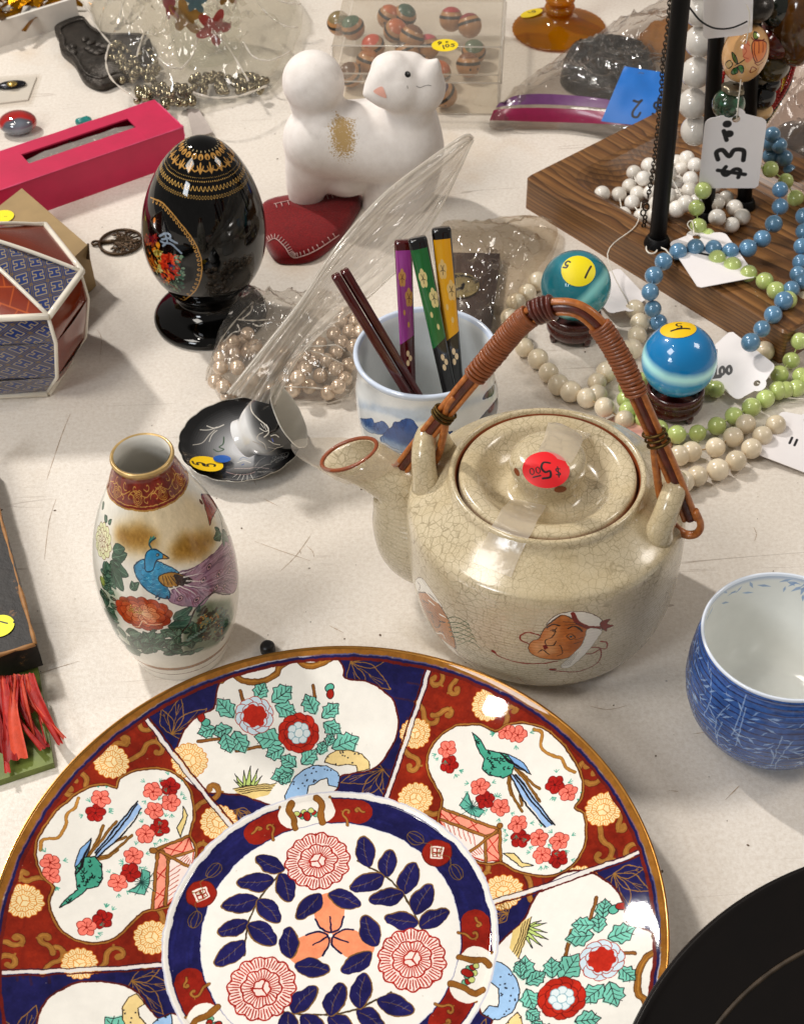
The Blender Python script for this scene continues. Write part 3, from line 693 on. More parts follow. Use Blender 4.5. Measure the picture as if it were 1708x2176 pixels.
# centre roundel
C.dot((0, 0), .0738, '#d2d2da'); C.dot((0, 0), .0730, '#edeae4'); C.dot((0, 0), .0708, NAVY)
for i in range(260):
    a = rs.rand() * 6.28; r = .059 + rs.rand() * .011; C.stroke([(r * cos(a + t), r * sin(a + t)) for t in np.linspace(0, .12, 5)], .0012, '#14134a' if i % 2 else '#282a6a', .3)
C.dot((0, 0), .0572, '#d5d5dc'); C.dot((0, 0), .0568, '#efece6')
oc_ = np.array(P4((1405, 1385))[0]); _P4 = P4
def P4(*q): return [(x - oc_[0], y - oc_[1]) for x, y in _P4(*q)]      # the roundel is centred on the plate
pre['vine'] = [P4(*q) for q in vine]
ang = lambda q: atan2(q[1], q[0])
ca = [ang(P4((1060, 930))[0]), ang(P4((1548, 855))[0])]; am = (ca[0] + ca[1]) / 2; ah = abs(ca[0] - ca[1]) / 2
md = P4((850, 1210))[0]; pods = [P4((905, 1105))[0], P4((820, 1320))[0]]; flw = P4((1350, 1065))[0]
for t_ in pass_rot:
    plate_turn(t_)
    pol = lambda r, a: (r * cos(a), r * sin(a))
    C.stroke([pol(.0640, am + s_) for s_ in np.linspace(-ah * .93, ah * .93, 40)], .0126, '#8c2413')
    for sg in (-1, 1):
        for k_, (da, dr, rr, fl_) in enumerate(((.42, .0645, .0026, 1), (.72, .0630, .0028, -1), (.88, .0650, .0014, 1))):
            curl(pol(dr, am + sg * ah * da), rr, am + sg * (1.2 + k_), fl_ * sg, 10)
    C.stroke([pol(.0648, am + s_) for s_ in np.linspace(-ah * .22, ah * .22, 20)], .0150, '#eeeae2')
    for i in range(9):
        C.dot(pol(.0628 + .0012 * (i % 3), am + ah * .17 * (i - 4) / 4), .0014, ('#7cb394', '#9e2a1c', '#c7cf8a')[i % 3], 1, None, 0, BLK, 2.5 * u_)
    C.dot(pol(.0625, am), .0026, '#9e2a1c', 1, .0018, am, BLK, 3 * u_)
    for sg in (-1, 1):
        C.stroke(smooth([pol(.0712, am + sg * ah * .20), pol(.068, am + sg * ah * .28), pol(.063, am + sg * ah * .25), pol(.0575, am + sg * ah * .27)], n=5), .0030, '#6b451c'); C.stroke(smooth([pol(.0712, am + sg * ah * .20), pol(.068, am + sg * ah * .28), pol(.063, am + sg * ah * .25), pol(.0575, am + sg * ah * .27)], n=5), .0024, '#94672f')
    # round seal
    C.dot(md, .0068, '#8c2413', 1, None, 0, '#5d150c', 4 * u_); s_ = .0036; a = ang(md)
    sq = lambda h, c_: [(c_[0] + h * sqrt(2) * cos(a + pi / 4 * 0 + j * pi / 2), c_[1] + h * sqrt(2) * sin(a + j * pi / 2)) for j in range(4)]
    C.poly(sq(s_ * .86, md), '#eae3da'); C.poly(sq(s_ * .62, md), '#8c2413')
    for j in range(4):
        o = (md[0] + .00155 * cos(a + pi / 4 + j * pi / 2 - pi / 4), md[1] + .00155 * sin(a + j * pi / 2)); C.poly(sq(.00075, o), '#eae3da')
    for pd in pods:
        r_ = hypot(*pd); a = ang(pd)
        for w_ in (.0030, .0014): 
            pts = [(pd[0] + .0042 * cos(t) * -sin(a) + w_ * sin(t) * cos(a), pd[1] + .0042 * cos(t) * cos(a) + w_ * sin(t) * sin(a)) for t in np.linspace(0, 2 * pi, 26)]
            C.stroke(pts, 3.2 * u_, '#7e6238')
        sg = 1 if a < ang(md) else -1; sg = -sg
        C.stroke(smooth([pol(r_, a + sg * -.07), pol(r_ + .002, a + sg * -.13), pol(r_ - .001, a + sg * -.19), pol(r_ + .003, a + sg * -.22)], n=6), 3.2 * u_, '#7e6238')
    # vine, blossoms and trefoil in the middle
    C.stroke(smooth(P4((1212, 1092), (1150, 1165), (1090, 1245), (1050, 1340), (1034, 1475)), n=8), 8 * u_, '#54452f')
    for q in pre['vine']: navleaf(*q)
    chrys(flw, .0149, 3, '#f6e2da', '#9e2317', (1, .60, .26), 14, 56, 6.5)
    C.poly(smooth(P4((1405, 1384), (1350, 1345), (1338, 1290), (1352, 1225), (1405, 1203), (1462, 1235), (1466, 1290), (1450, 1350)), True, 5), '#efa07c')
    C.stroke(smooth(P4((1340, 1318), (1362, 1355), (1405, 1374), (1445, 1352), (1462, 1305)), n=6), 8 * u_, '#1a1840'); C.stroke(P4((1404, 1306), (1405, 1370)), 7 * u_, '#1a1840')
    navleaf(*P4((1362, 1208), (1258, 1312)), wd=.30); navleaf(*P4((1398, 1208), (1532, 1262)), wd=.28)
plate_turn(0); C.dot(P4((1405, 1386))[0], .0009, '#efece6')
# worn spots and dust on the glaze
for i in range(160):
    p_ = (rs.rand(2) - .5) * .28; C.dot(p_, .00012 + .0002 * rs.rand(), '#bfb6a8', .5)
plate_img = C.brush(1.3, .035, 34).image('plate_painting')
plate_top.data.materials.append(painted('plate_glaze', plate_img, 0.03, 0.0, (140, 0.02)))
# ------------------------------------------------------------------ crackle-glazed teapot
TC = Vector((0.0715, 0.5225, 0))
tp = thing('teapot', 'cream crackle-glazed clay teapot with bamboo handle and two painted old faces', 'teapot', TC)
def crackle(name, img=None):
    k = NT(name); vec = k.coord()
    tone = k.noise(28, 4, 0.6, vec); sep = k.n('ShaderNodeSeparateXYZ'); k.l(vec, sep.inputs[0])
    base = k.ramp(tone, [(0.3, '#c6b798'), (0.6, '#d3c7ae')])
    low = k.ramp(k.noise(35, 3, .5, vec), [(0.3, '#c8bda6'), (0.7, '#d4cab6')])
    zf = k.ramp(k.math('MULTIPLY_ADD', sep.outputs[2], 10.0, 0.0), [(0.55, (0, 0, 0, 1)), (0.86, (1, 1, 1, 1))])
    c = k.mix(zf, low, base)
    # turned ridges
    wv = k.math('SINE', k.math('MULTIPLY', k.math('ADD', sep.outputs[2], k.math('MULTIPLY', k.noise(30, 2, .5, vec), .0006)), 2 * pi / 0.0021))
    wv = k.math('MULTIPLY', wv, k.math('SUBTRACT', 1.0, k.math('MULTIPLY', zf, .92))); c = k.mix(k.math('MULTIPLY_ADD', wv, 0.09, 0.07), c, '#8d8468')
    wc = k.coord(); jig = k.n('ShaderNodeVectorMath', operation='ADD'); nz = k.noise(60, 2, .5, wc, 'Color'); sc = k.n('ShaderNodeVectorMath', operation='SCALE'); k.l(nz, sc.inputs[0]); sc.inputs['Scale'].default_value = .006
    k.l(wc, jig.inputs[0]); k.l(sc.outputs[0], jig.inputs[1])
    h = None
    for s_, w_, a_, colr in ((235, .055, .60, '#6b5d3c'), (520, .075, .42, '#7c6e4a')):
        vo = k.n('ShaderNodeTexVoronoi', feature='DISTANCE_TO_EDGE'); vo.inputs['Scale'].default_value = s_; k.l(jig.outputs[0], vo.inputs['Vector'])
        ln = k.ramp(vo.outputs['Distance'], [(0.0, (1, 1, 1, 1)), (w_, (0, 0, 0, 1))])
        g = k.ramp(k.noise(s_ / 8, 3, .6, vec), [(.34, (.25, .25, .25, 1)), (.6, (1, 1, 1, 1))])
        f_ = k.math('MULTIPLY', k.math('MULTIPLY', ln, g), a_); c = k.mix(f_, c, colr); h = f_ if h is None else h
    sp = k.n('ShaderNodeTexVoronoi'); sp.inputs['Scale'].default_value = 120; k.l(vec, sp.inputs['Vector'])
    spk = k.math('MULTIPLY', k.ramp(sp.outputs['Distance'], [(.03, (1, 1, 1, 1)), (.07, (0, 0, 0, 1))]), k.ramp(k.noise(70, 1, .5, vec), [(.66, (0, 0, 0, 1)), (.7, (1, 1, 1, 1))]))
    c = k.mix(k.math('MULTIPLY', spk, .7), c, '#4a3a26')
    if img:
        uv = k.n('ShaderNodeUVMap', uv_map='UVMap'); t = k.n('ShaderNodeTexImage', extension='CLIP'); t.image = img; k.l(uv.outputs[0], t.inputs[0]); c = k.mix(t.outputs[1], c, t.outputs[0])
    k.col(c); k.set(Roughness=.20, Coat_Weight=.35, Coat_Roughness=.08)
    k.bump(k.math('MULTIPLY_ADD', wv, .5, 0.0), .38, .0003); k.bump(h, -.15, .0002); k.bump(k.noise(120, 3, .5, vec), .10, .0006)
    MATS[name] = k.m; return k.m
bp = [(.0, .0012), (.040, .0010), (.046, 0), (.0495, .0018), (.0590, .0085), (.0648, .0200), (.0680, .0350), (.0692, .0520), (.0694, .0680), (.0690, .0770), (.0680, .0815), (.0662, .0840), (.0600, .0880), (.0530, .0930), (.0492, .0962), (.0484, .0990), (.0474, .1006), (.0458, .1006), (.0450, .0990), (.0447, .0950), (.0447, .0900), (.042, .086), (.030, .086)]
v, f = lathe(fine(bp, 5), 160); body = mesh('body', v, f, None, tp); weld(body)
Wt = Wrap(body, .086, 2400, 2 * pi * .068, '#cabf9f'); c = Wt.c; T = Wt.mk(crop(1100, 1050, 1600)); ut = 1 / 1.0
mm = lambda n_: n_ * 1e-4      # crop px on the teapot wall, roughly
SK, SKD, SKL = '#bf7f4c', '#8d5226', '#d9a77a'
# old man with the headband
cord = '#7c1d16'
for q in (((1000, 1435), (955, 1420), (915, 1430), (918, 1452), (955, 1468)), ((1235, 1455), (1262, 1462), (1255, 1485), (1200, 1480), (1165, 1500), (1200, 1505), (1235, 1490), (1225, 1540), (1150, 1575), (1070, 1575), (1030, 1568)), ((800, 1495), (840, 1520), (900, 1538), (980, 1545), (1060, 1535))):
    c.stroke(smooth(T(*q), n=7), mm(9), cord)
c.dot(T((808, 1498))[0], mm(11) * c.sc, cord, 1, mm(15) * c.sc, .9); c.dot(T((1045, 1567))[0], mm(20) * c.sc, cord, 1, mm(10) * c.sc, 0)
face = smooth(T((1020, 1395), (1075, 1352), (1140, 1350), (1178, 1385), (1180, 1440), (1150, 1490), (1090, 1525), (1020, 1527), (962, 1508), (945, 1478), (960, 1455), (985, 1445), (1000, 1420)), True, 6)
c.poly(face, SK, 1, '#3a2415', mm(4))
c.clip = c.maskof(face)
c.soft(T((1060, 1380), (1180, 1370), (1190, 1480), (1100, 1500), (1090, 1430)), '#a9652f', .8, 7); c.soft(T((950, 1460), (1050, 1450), (1060, 1500), (980, 1520)), SKL, .85, 6); c.soft(T((1030, 1400), (1070, 1400), (1050, 1460), (1010, 1450)), SKL, .6, 5)
c.clip = None
white_hat = smooth(T((1018, 1392), (1050, 1352), (1120, 1336), (1190, 1340), (1240, 1368), (1252, 1402), (1215, 1412), (1160, 1395), (1120, 1362), (1070, 1352)), True, 6)
c.poly(white_hat, '#e8e3d8', 1, '#4a3526', mm(4)); c.stroke(smooth(T((1125, 1345), (1150, 1385), (1205, 1402), (1255, 1395)), n=6), mm(22), '#7c241a')
c.poly(smooth(T((1240, 1375), (1275, 1365), (1262, 1385), (1287, 1392), (1262, 1405), (1260, 1415), (1238, 1400)), True, 4), '#7c241a', 1, '#4a1510', mm(3))
strap = smooth(T((1185, 1405), (1240, 1412), (1215, 1455), (1170, 1510), (1110, 1560), (1075, 1555), (1120, 1510), (1165, 1460)), True, 6); c.poly(strap, '#e6e2d9', 1, '#8b8478', mm(3))
for i in range(5): c.stroke(T((1078 + 8 * i, 1558 - 2 * i), (1115 + 8 * i, 1512 - 4 * i)), mm(2.5), '#9a948a')
for q, w_ in ((((1022, 1400), (1045, 1388), (1070, 1392)), 8), (((1105, 1405), (1130, 1395), (1165, 1415)), 8), (((1060, 1400), (1040, 1440), (1015, 1452), (1020, 1470), (1048, 1470), (1058, 1455)), 4.5), (((985, 1500), (1005, 1490), (1030, 1508)), 5), (((1095, 1435), (1115, 1425), (1135, 1440), (1112, 1448), (1095, 1435)), 4), (((1035, 1412), (1048, 1408), (1058, 1418)), 4), (((1085, 1375), (1130, 1380), (1165, 1395)), 3), (((1095, 1390), (1140, 1388)), 3), (((1135, 1450), (1165, 1440)), 3), (((1070, 1470), (1085, 1500), (1060, 1515)), 3), (((1130, 1465), (1160, 1455)), 3)):
    c.stroke(smooth(T(*q), n=5), mm(w_), '#2b1a10')
c.dot(T((1115, 1437))[0], mm(9) * c.sc, '#5d7076'); c.dot(T((1116, 1437))[0], mm(5) * c.sc, '#15151a'); c.dot(T((1046, 1414))[0], mm(5) * c.sc, '#15151a')
c.poly(T((1000, 1472), (1022, 1468), (1026, 1482), (1012, 1490)), '#7a1a14')
# bearded man further round
face2 = smooth(T((505, 1262), (545, 1265), (590, 1310), (625, 1370), (645, 1430), (655, 1480), (628, 1492), (585, 1455), (545, 1395), (515, 1325)), True, 6)
c.poly(smooth(T((492, 1215), (515, 1198), (545, 1232), (585, 1290), (600, 1320), (560, 1290), (520, 1262), (500, 1250)), True, 5), '#e6e2d8', 1, '#6a5a48', mm(5)); c.poly(face2, '#b07c4e', 1, '#3a2415', mm(7)); c.poly(smooth(T((590, 1450), (630, 1470), (655, 1490), (662, 1520), (630, 1510), (600, 1480)), True, 4), '#e6e2d8', 1, '#8a7a68', mm(4)); c.clip = c.maskof(face2); c.soft(T((520, 1280), (600, 1330), (590, 1400), (530, 1350)), '#8a5a34', .7, 6); c.clip = None
for q, w_, cl in ((((500, 1205), (520, 1240), (540, 1262), (580, 1298)), 12, '#e5e1d8'), (((497, 1235), (500, 1290), (515, 1340)), 9, '#ddd8cc'), (((600, 1455), (630, 1480), (655, 1505)), 14, '#e3dfd6'), (((590, 1345), (612, 1358)), 9, '#ece8e0'), (((545, 1290), (570, 1310)), 9, '#ece8e0'), (((575, 1420), (600, 1425), (612, 1445)), 10, '#ece8e0')):
    c.stroke(smooth(T(*q), n=5), mm(w_), cl)
for q, w_ in ((((540, 1335), (556, 1340), (562, 1355)), 5), (((590, 1375), (612, 1378)), 5), (((560, 1350), (568, 1390), (585, 1400), (592, 1385)), 4), (((520, 1290), (545, 1300)), 4), (((585, 1415), (605, 1420)), 4), (((545, 1380), (560, 1420)), 3), (((515, 1310), (530, 1360), (560, 1420), (610, 1480)), 4), (((500, 1215), (512, 1230), (508, 1250)), 3), (((520, 1205), (535, 1232)), 3)):
    c.stroke(smooth(T(*q), n=5), mm(w_ * 1.5), '#2b1a10')
for i in range(5):
    x0, y0 = 618 + 4 * i, 1362 + 18 * i; c.stroke(smooth(T((x0, y0), (x0 + 40, y0 - 4 + 3 * i), (x0 + 80 + 4 * i, y0 + 18 + 3 * i), (x0 + 90 + 6 * i, y0 + 30 + 4 * i)), n=5), mm(5.5), '#2f5138')
for i in range(6): c.stroke(T((640 + 4 * i, 1390 + 16 * i), (700 + 6 * i, 1372 + 14 * i)), mm(3.5), '#44634a')
c.stroke(smooth(T((640, 1480), (680, 1515), (740, 1550)), n=5), mm(8), '#6b1712')
for i in range(7): c.stroke(T((1050 + 14 * i, 1662), (1030 + 16 * i, 1648)), mm(4), '#8a4a3c', .8)
c.stroke(smooth(T((900, 1600), (960, 1640), (1040, 1660), (1140, 1655)), n=5), mm(5), '#8a3a30', .8)
body.data.materials.append(crackle('teapot_glaze', c.brush(.8, .03, 18).image('teapot_faces')))
plain_crackle = crackle('teapot_glaze_plain')
rust = plain('bare_clay_line', '#8a4a22', .45, 0, .2, .2, 90)
lathe_obj('clay_line', [(.0451, .0990), (.0447, .0985), (.0446, .0945), (.0440, .0945)], rust, tp, 120)
lp = [(.0, .0905), (.030, .0905), (.0425, .0930), (.0432, .0970), (.0428, .0995), (.0410, .1006), (.0375, .1004), (.0345, .0992), (.0305, .0952), (.0260, .0918), (.0220, .0908), (.0178, .0925), (.0164, .0965), (.0176, .1020), (.0186, .1065), (.0178, .1110), (.0142, .1142), (.0080, .1156), (0, .1160)]
v, f = lathe(fine(lp, 5), 128); lid = mesh('lid', v, f, plain_crackle, tp); weld(lid)
for i, (px_, py_, s_) in enumerate(((900, 775, .0016), (1075, 845, .0022))):
    S2 = Surf(lid); h = S2.hit(*crop(1100, 1050, 1600)(px_, py_)); n_ = S2.t.find_nearest(h)[1]; disc('glaze_chip', s_, rust, tp, h + n_ * .0002, n_, (0, 1, 0), .0002, 1.5)
# spout in the plane of the handle
LD = Vector((.936, -.352, 0)); LN = Vector((.352, .936, 0))
sp = [(-.052, .032, .0255), (-.063, .040, .0275), (-.070, .051, .0235), (-.0745, .062, .0175), (-.078, .071, .0138), (-.0860, .0762, .0128), (-.0945, .0806, .0127), (-.1035, .0842, .0130)]
pts = [LD * s_ + Vector((0, 0, z_)) for s_, z_, r_ in sp]; P = [Vector(q) for q in smooth([tuple(p) for p in pts], n=5)]; R_ = [float(q[0]) for q in smooth([(r_, 0) for *_, r_ in sp], n=5)]
v, f = tube(P, R_, 36, caps=False, up=(0, 0, 1)); inn = [p + (P[-1] - P[-2]).normalized() * -.0 for p in P]
v2, f2 = tube(P[18:], [r_ - .0022 for r_ in R_[18:]], 36, caps=False, up=(0, 0, 1)); n1 = len(v); V = v + v2; Fc = f + [tuple(i + n1 for i in reversed(q)) for q in f2]
e1 = len(v) - 36; e2 = len(V) - 36
Fc += [(e1 + i, e1 + (i + 1) % 36, e2 + (i + 1) % 36, e2 + i) for i in range(36)]
ax = (P[-1] - P[-2]).normalized()
def shear(p):      # the mouth is cut to face upwards
    d_ = (Vector(p) - P[-1]); s_ = d_.dot(ax); k_ = max(0, 1 + s_ / .016); side = d_ - ax * s_; return Vector(p) + ax * (-.95 * side.z * k_)
V = [shear(p) for p in V]
spout = mesh('spout', V, Fc, plain_crackle, tp)
ax = (P[-1] - P[-2]).normalized(); u1 = ax.orthogonal().normalized(); u2 = ax.cross(u1)
rg = [shear(P[-1] + ax * .0004 + (u1 * cos(t) + u2 * sin(t)) * .0122) for t in np.linspace(0, 2 * pi, 40, False)]
mesh('spout_lip_line', *tube(rg, .0011, 8, closed=True), rust, spout)
# clear tape folded over the spout tip
v = []; f = []; n = 40; m = 12
for j in range(m):
    for i in range(n):
        a = 2 * pi * i / n; q = j / (m - 1); d_ = u1 * cos(a) + u2 * sin(a); lowside = max(0, -d_.z)
        rr = .0140 + .0003 * sin(7 * a + 9 * q) + .0006 * sin(3 * a + 2)
        ext = -.012 + q * (.012 + .021 * lowside ** 1.5)
        p = shear(P[-1] + d_ * rr * (1 - .10 * q * q)) + ax * ext; v.append(p)
for j in range(m - 1):
    for i in range(n): f.append((j * n + i, j * n + (i + 1) % n, (j + 1) * n + (i + 1) % n, (j + 1) * n + i))
mesh('spout_tape', v, f, film('clear_tape', '#f3ead6', .22, .10, 1.9, .6, 60), spout)
# lugs
for sg, sc_ in ((-1, -.0655 + .003), (1, .0625)):
    base_ = LD * (sc_ * .93); tang = LN; pts = []
    for t in np.linspace(-.25, pi + .25, 16):
        pts.append(base_ + tang * (-cos(t) * .0125) + Vector((0, 0, .0885 + sin(t) * .0195)) + LD * sg * (.0035 * sin(t)))
    rr = [.0066 - .0008 * sin(pi * i / 15) for i in range(16)]; rr[0] = rr[-1] = .0085; rr[1] = rr[-2] = .0075
    lug = mesh('lug', *tube(pts, rr, 14), plain_crackle, tp)
# bamboo handle
kb = NT('bamboo_cane'); vv = kb.coord((1, 1, 1)); nz = kb.noise(300, 4, .6, vv); kb.col(kb.ramp(nz, [(.25, '#8a5228'), (.55, '#b0723c'), (.8, '#c68a50')])); kb.set(Roughness=.38, Coat_Weight=.2); kb.bump(nz, .25, .0004)
kd = NT('dark_cane'); nz = kd.noise(200, 4, .6); kd.col(kd.ramp(nz, [(.3, '#3f1a10'), (.7, '#6a3020')])); kd.set(Roughness=.35, Coat_Weight=.25); kd.bump(nz, .25, .0004)
kw = plain('rattan_wrap', '#8c5530', .4, 0, .2, .25, 300, .2, 700)
wire = plain('binding_wire', '#5c4a26', .4, .8, 0, .2, 200)
hp = [(842, 1008), (905, 925), (975, 838), (1045, 755), (1100, 690), (1140, 660), (1185, 648), (1232, 655), (1275, 690), (1315, 752), (1352, 830), (1390, 915), (1430, 1005), (1468, 1100)]
PL0 = TC + Vector((0, 0, 0)); H3 = [atplane(x, y, PL0, LN) - TC for x, y in hp]
Hs = [Vector(q) for q in smooth([tuple(p) for p in H3], n=8)]
hd = bpy.data.objects.new('handle', None); link(hd, tp)
nrm = []
for i, p in enumerate(Hs):
    t_ = (Hs[min(i + 1, len(Hs) - 1)] - Hs[max(i - 1, 0)]).normalized(); nrm.append(LN.cross(t_).normalized())
core = mesh('cane_core', *tube([p - LN * .0012 for p in Hs], .0024, 12), kd.m, hd)
for sg in (-1, 1):
    mesh('cane_strip', *tube([p + nrm[i] * sg * .0029 - LN * .0014 for i, p in enumerate(Hs)], .0019, 10, flat=.75), kb.m, hd)
# bottom loops round the lugs
def loop(pts_px, r):
    q = [atplane(x, y, PL0 - LN * .002, LN) - TC for x, y in pts_px]
    return mesh('cane_loop', *tube([Vector(t) for t in smooth([tuple(p) for p in q], n=7)], r, 10, flat=.8), kb.m, hd)
loop([(838, 985), (830, 1008), (842, 1026), (872, 1024), (906, 1006), (930, 968), (944, 915), (950, 868), (966, 842)], .0022)
loop([(1476, 1085), (1488, 1115), (1478, 1134), (1452, 1134), (1424, 1108), (1404, 1060), (1394, 1000), (1388, 940)], .0022)
def at_arc(px_, py_):
    q = atplane(px_, py_, PL0, LN) - TC; return min(range(len(Hs)), key=lambda i: (Hs[i] - q).length)
def wraps(a_px, b_px, n, r, fr, mat_, name):
    i0, i1 = at_arc(*a_px), at_arc(*b_px); rings = []
    for j in range(n):
        s_ = i0 + (i1 - i0) * j / max(1, n - 1); i = int(s_); fr_ = s_ - i; k_ = min(i + 1, len(Hs) - 1)
        p = Hs[i].lerp(Hs[k_], fr_) - LN * .0014; nn = nrm[i].lerp(nrm[k_], fr_).normalized()
        t_ = nn.cross(LN); tilt = (RND.random() - .5) * .25
        ring_ = [p + nn * (cos(a) * (r + .0020)) + LN * (sin(a) * r) + t_ * (cos(a) * r * tilt) for a in np.linspace(0, 2 * pi, 18, False)]
        rings.append(tube(ring_, fr * (0.9 + .25 * RND.random()), 7, closed=True))
    return mesh(name, *join(*rings), mat_, hd)
wraps((1012, 795), (1128, 668), 27, .0029, .0010, kw, 'rattan_wrapping')
wraps((1140, 660), (1172, 648), 5, .0033, .0012, kd.m, 'rattan_knot')
wraps((1272, 688), (1350, 825), 21, .0029, .0010, kw, 'rattan_wrapping')
wraps((936, 880), (944, 868), 3, .0034, .0007, wire, 'wire_binding'); wraps((1392, 918), (1398, 932), 3, .0034, .0007, wire, 'wire_binding')
# tape strips over the lid with the price sticker
both = Surf(body); lidS = Surf(lid)
def lay(x, y, off=.0007):
    a = lidS.t.ray_cast(lidS.o, ray(x, y))[0]; b = both.t.ray_cast(both.o, ray(x, y))[0]
    q = a if (a is not None and (b is None or (a - lidS.o).length < (b - lidS.o).length)) else b
    return q + Vector((0, -.0004, off))
def strip(L, Rr, name, mat_, zmin=None):
    v = []; f = []; m = 7
    L = smooth(L, n=9); Rr = smooth(Rr, n=9)
    for a, b in zip(L, Rr):
        for j in range(m):
            t = j / (m - 1); x, y = a * (1 - t) + b * t; v.append(lay(x, y))
    V = np.array(v).reshape(len(L), m, 3); V0 = V.copy()
    for _ in range(30):
        V[1:-1] = .5 * V[1:-1] + .25 * (V[2:] + V[:-2]); V[..., 2] = np.maximum(V[..., 2], V0[..., 2])
    v = V.reshape(-1, 3)
    for i in range(len(L) - 1):
        for j in range(m - 1): f.append((i * m + j, i * m + j + 1, (i + 1) * m + j + 1, (i + 1) * m + j))
    return mesh(name, v, f, mat_, tp)
tape = film('matte_tape', '#f6f0e4', .42, .18, 1.45, .25, 90)
strip([(1170, 902), (1156, 935), (1140, 962)], [(1254, 922), (1236, 958), (1212, 985)], 'tape', tape)
strip([(1086, 1060), (1060, 1100), (1035, 1140), (1012, 1175), (1004, 1196)], [(1160, 1075), (1140, 1120), (1118, 1155), (1100, 1190), (1086, 1228)], 'tape', tape)
st = sticker_mat('red_price_dot', '#d8262f', [('$', .80, .52, .22, pi + .12), ('5', .60, .66, .42, pi + .1), ('00', .36, .52, .17, pi + .15), ('-', .36, .44, .3, pi + .2)])
h = lidS.hit(1160, 997); n_ = Vector((0.02, -.25, 1)); disc('price_sticker', .0112, st, tp, h + Vector((0, -.0004, .0016)), n_, (0.05, 1, 0), .0022, .92)
# ------------------------------------------------------------------ peacock vase
vz = thing('vase', 'slender porcelain vase painted with a blue peacock and orange peony', 'vase', (-0.1190, 0.5090, 0))
vp = [(0, .0015), (.0215, .0012), (.0242, 0), (.0252, .0020), (.0268, .0080), (.0285, .0130), (.0318, .0240), (.0343, .0380), (.0354, .0520), (.0350, .0660), (.0330, .0800), (.0297, .0930), (.0253, .1050), (.0212, .1140), (.0186, .1195), (.0170, .1240), (.0152, .1285), (.0141, .1315), (.0141, .1335)]
v, f = lathe(fine(vp, 5), 140); vb = mesh('body', v, f, None, vz); weld(vb)
lathe_obj('gold_lip', fine([(.0141, .1333), (.0148, .1346), (.0150, .1355), (.0147, .1363), (.0141, .1366), (.0132, .1362)], 4), plain('lip_gold', '#c2a878', .3, .35, .2, .2, 200), vz, 96)
lathe_obj('inside', fine([(.0131, .1365), (.0124, .134), (.0126, .130), (.0150, .1235), (.019, .114), (.024, .1), (.028, .08), (.028, .05)], 4), porc, vz, 96)
Wv = Wrap(vb, .1345, 1800, 2 * pi * .0354, '#e9e5db'); c = Wv.c; V_ = Wv.mk(crop(0, 1550, 1200)); q_ = .00012; sc = c.sc
# back of the vase: loose continuation of the foliage
rv = np.random.RandomState(11)
front = V_((770, 900))[0]
c.soft(V_((790, 430), (1000, 430), (1150, 560), (1130, 780), (900, 800), (620, 740), (600, 600)), '#dcc9a4', .75, 26)
c.soft(V_((620, 620), (760, 600), (850, 650), (830, 730), (680, 730), (620, 680)), '#a57f3e', .95, 17)
c.soft(V_((900, 740), (980, 650), (1120, 630), (1160, 680), (1080, 780), (930, 800)), '#a57f3e', .95, 18)
c.soft(V_((1060, 1010), (1230, 1000), (1250, 1100), (1170, 1240), (980, 1290), (980, 1180)), '#7f8a74', 1, 10)
c.soft(V_((560, 900), (640, 960), (640, 1150), (800, 1290), (700, 1260), (580, 1100)), '#aab3a0', .95, 12)
# tail
tail = smooth(V_((960, 860), (1040, 835), (1130, 770), (1215, 670), (1262, 690), (1287, 780), (1288, 880), (1255, 965), (1150, 968), (1085, 1035), (1000, 1042), (910, 1015), (905, 960), (990, 920)), True, 6)
c.poly(tail, '#a58798', 1, '#6d5064', 4 * q_); c.clip = c.maskof(tail)
hub = V_((930, 900))[0]
for i in range(150):
    a = rv.rand(); e = tail[rv.randint(len(tail))]; p0 = hub + (e - hub) * (.2 + .4 * rv.rand()); p1 = hub + (e - hub) * (.6 + .4 * rv.rand()); n_ = np.array([-(p1 - p0)[1], (p1 - p0)[0]]) * .12
    c.stroke(smooth([p0, (p0 + p1) / 2 + n_, p1], n=4), (2.5 + 2 * rv.rand()) * q_, ('#6a4c62', '#7d6076', '#c0a2b4', '#8a5a70')[i % 4], .8)
for x, y in ((1160, 940), (1170, 870), (1235, 760), (1230, 850), (965, 1000), (1055, 1005), (1120, 830), (1200, 940), (1225, 700), (1265, 900), (1090, 900)):
    p_ = V_((x, y))[0]; c.dot(p_, 15 * q_ * sc, '#c6a0a8', 1, 11 * q_ * sc, .4, '#5c4152', 4 * q_); c.dot(p_, 6 * q_ * sc, '#3a2d3a')
c.clip = None
def petal(b, d, L, wd, col, line, lw=3):
    d = np.array(d); n_ = np.array([-d[1], d[0]]); b = np.array(b)
    pts = smooth([b, b + d * L * .45 + n_ * wd, b + d * L * .85 + n_ * wd * .8, b + d * L, b + d * L * .85 - n_ * wd * .8, b + d * L * .45 - n_ * wd], True, 4); c.poly(pts, col, 1, line, lw * q_)
    for t in (-.4, 0, .4): c.stroke([b + d * L * .25, b + d * L * .8 + n_ * wd * t], 1.6 * q_, line, .6)
def vleaf(a, b, wd=.30, col='#41614f', ln='#22382e'):
    a, b = V_(a)[0], V_(b)[0]; d = b - a; n_ = np.array([-d[1], d[0]]); pts = smooth([a, a + d * .3 + n_ * wd, a + d * .65 + n_ * wd * .8, b, a + d * .65 - n_ * wd * .8, a + d * .3 - n_ * wd], True, 4)
    c.poly(pts, col, 1, ln, 3 * q_); c.stroke([a, a + d * .9], 2.4 * q_, '#9bb09b', .7); c.stroke([a + d * .3, a + d * .5 + n_ * wd * .5], 1.6 * q_, '#9bb09b', .5); c.stroke([a + d * .3, a + d * .5 - n_ * wd * .5], 1.6 * q_, '#9bb09b', .5)
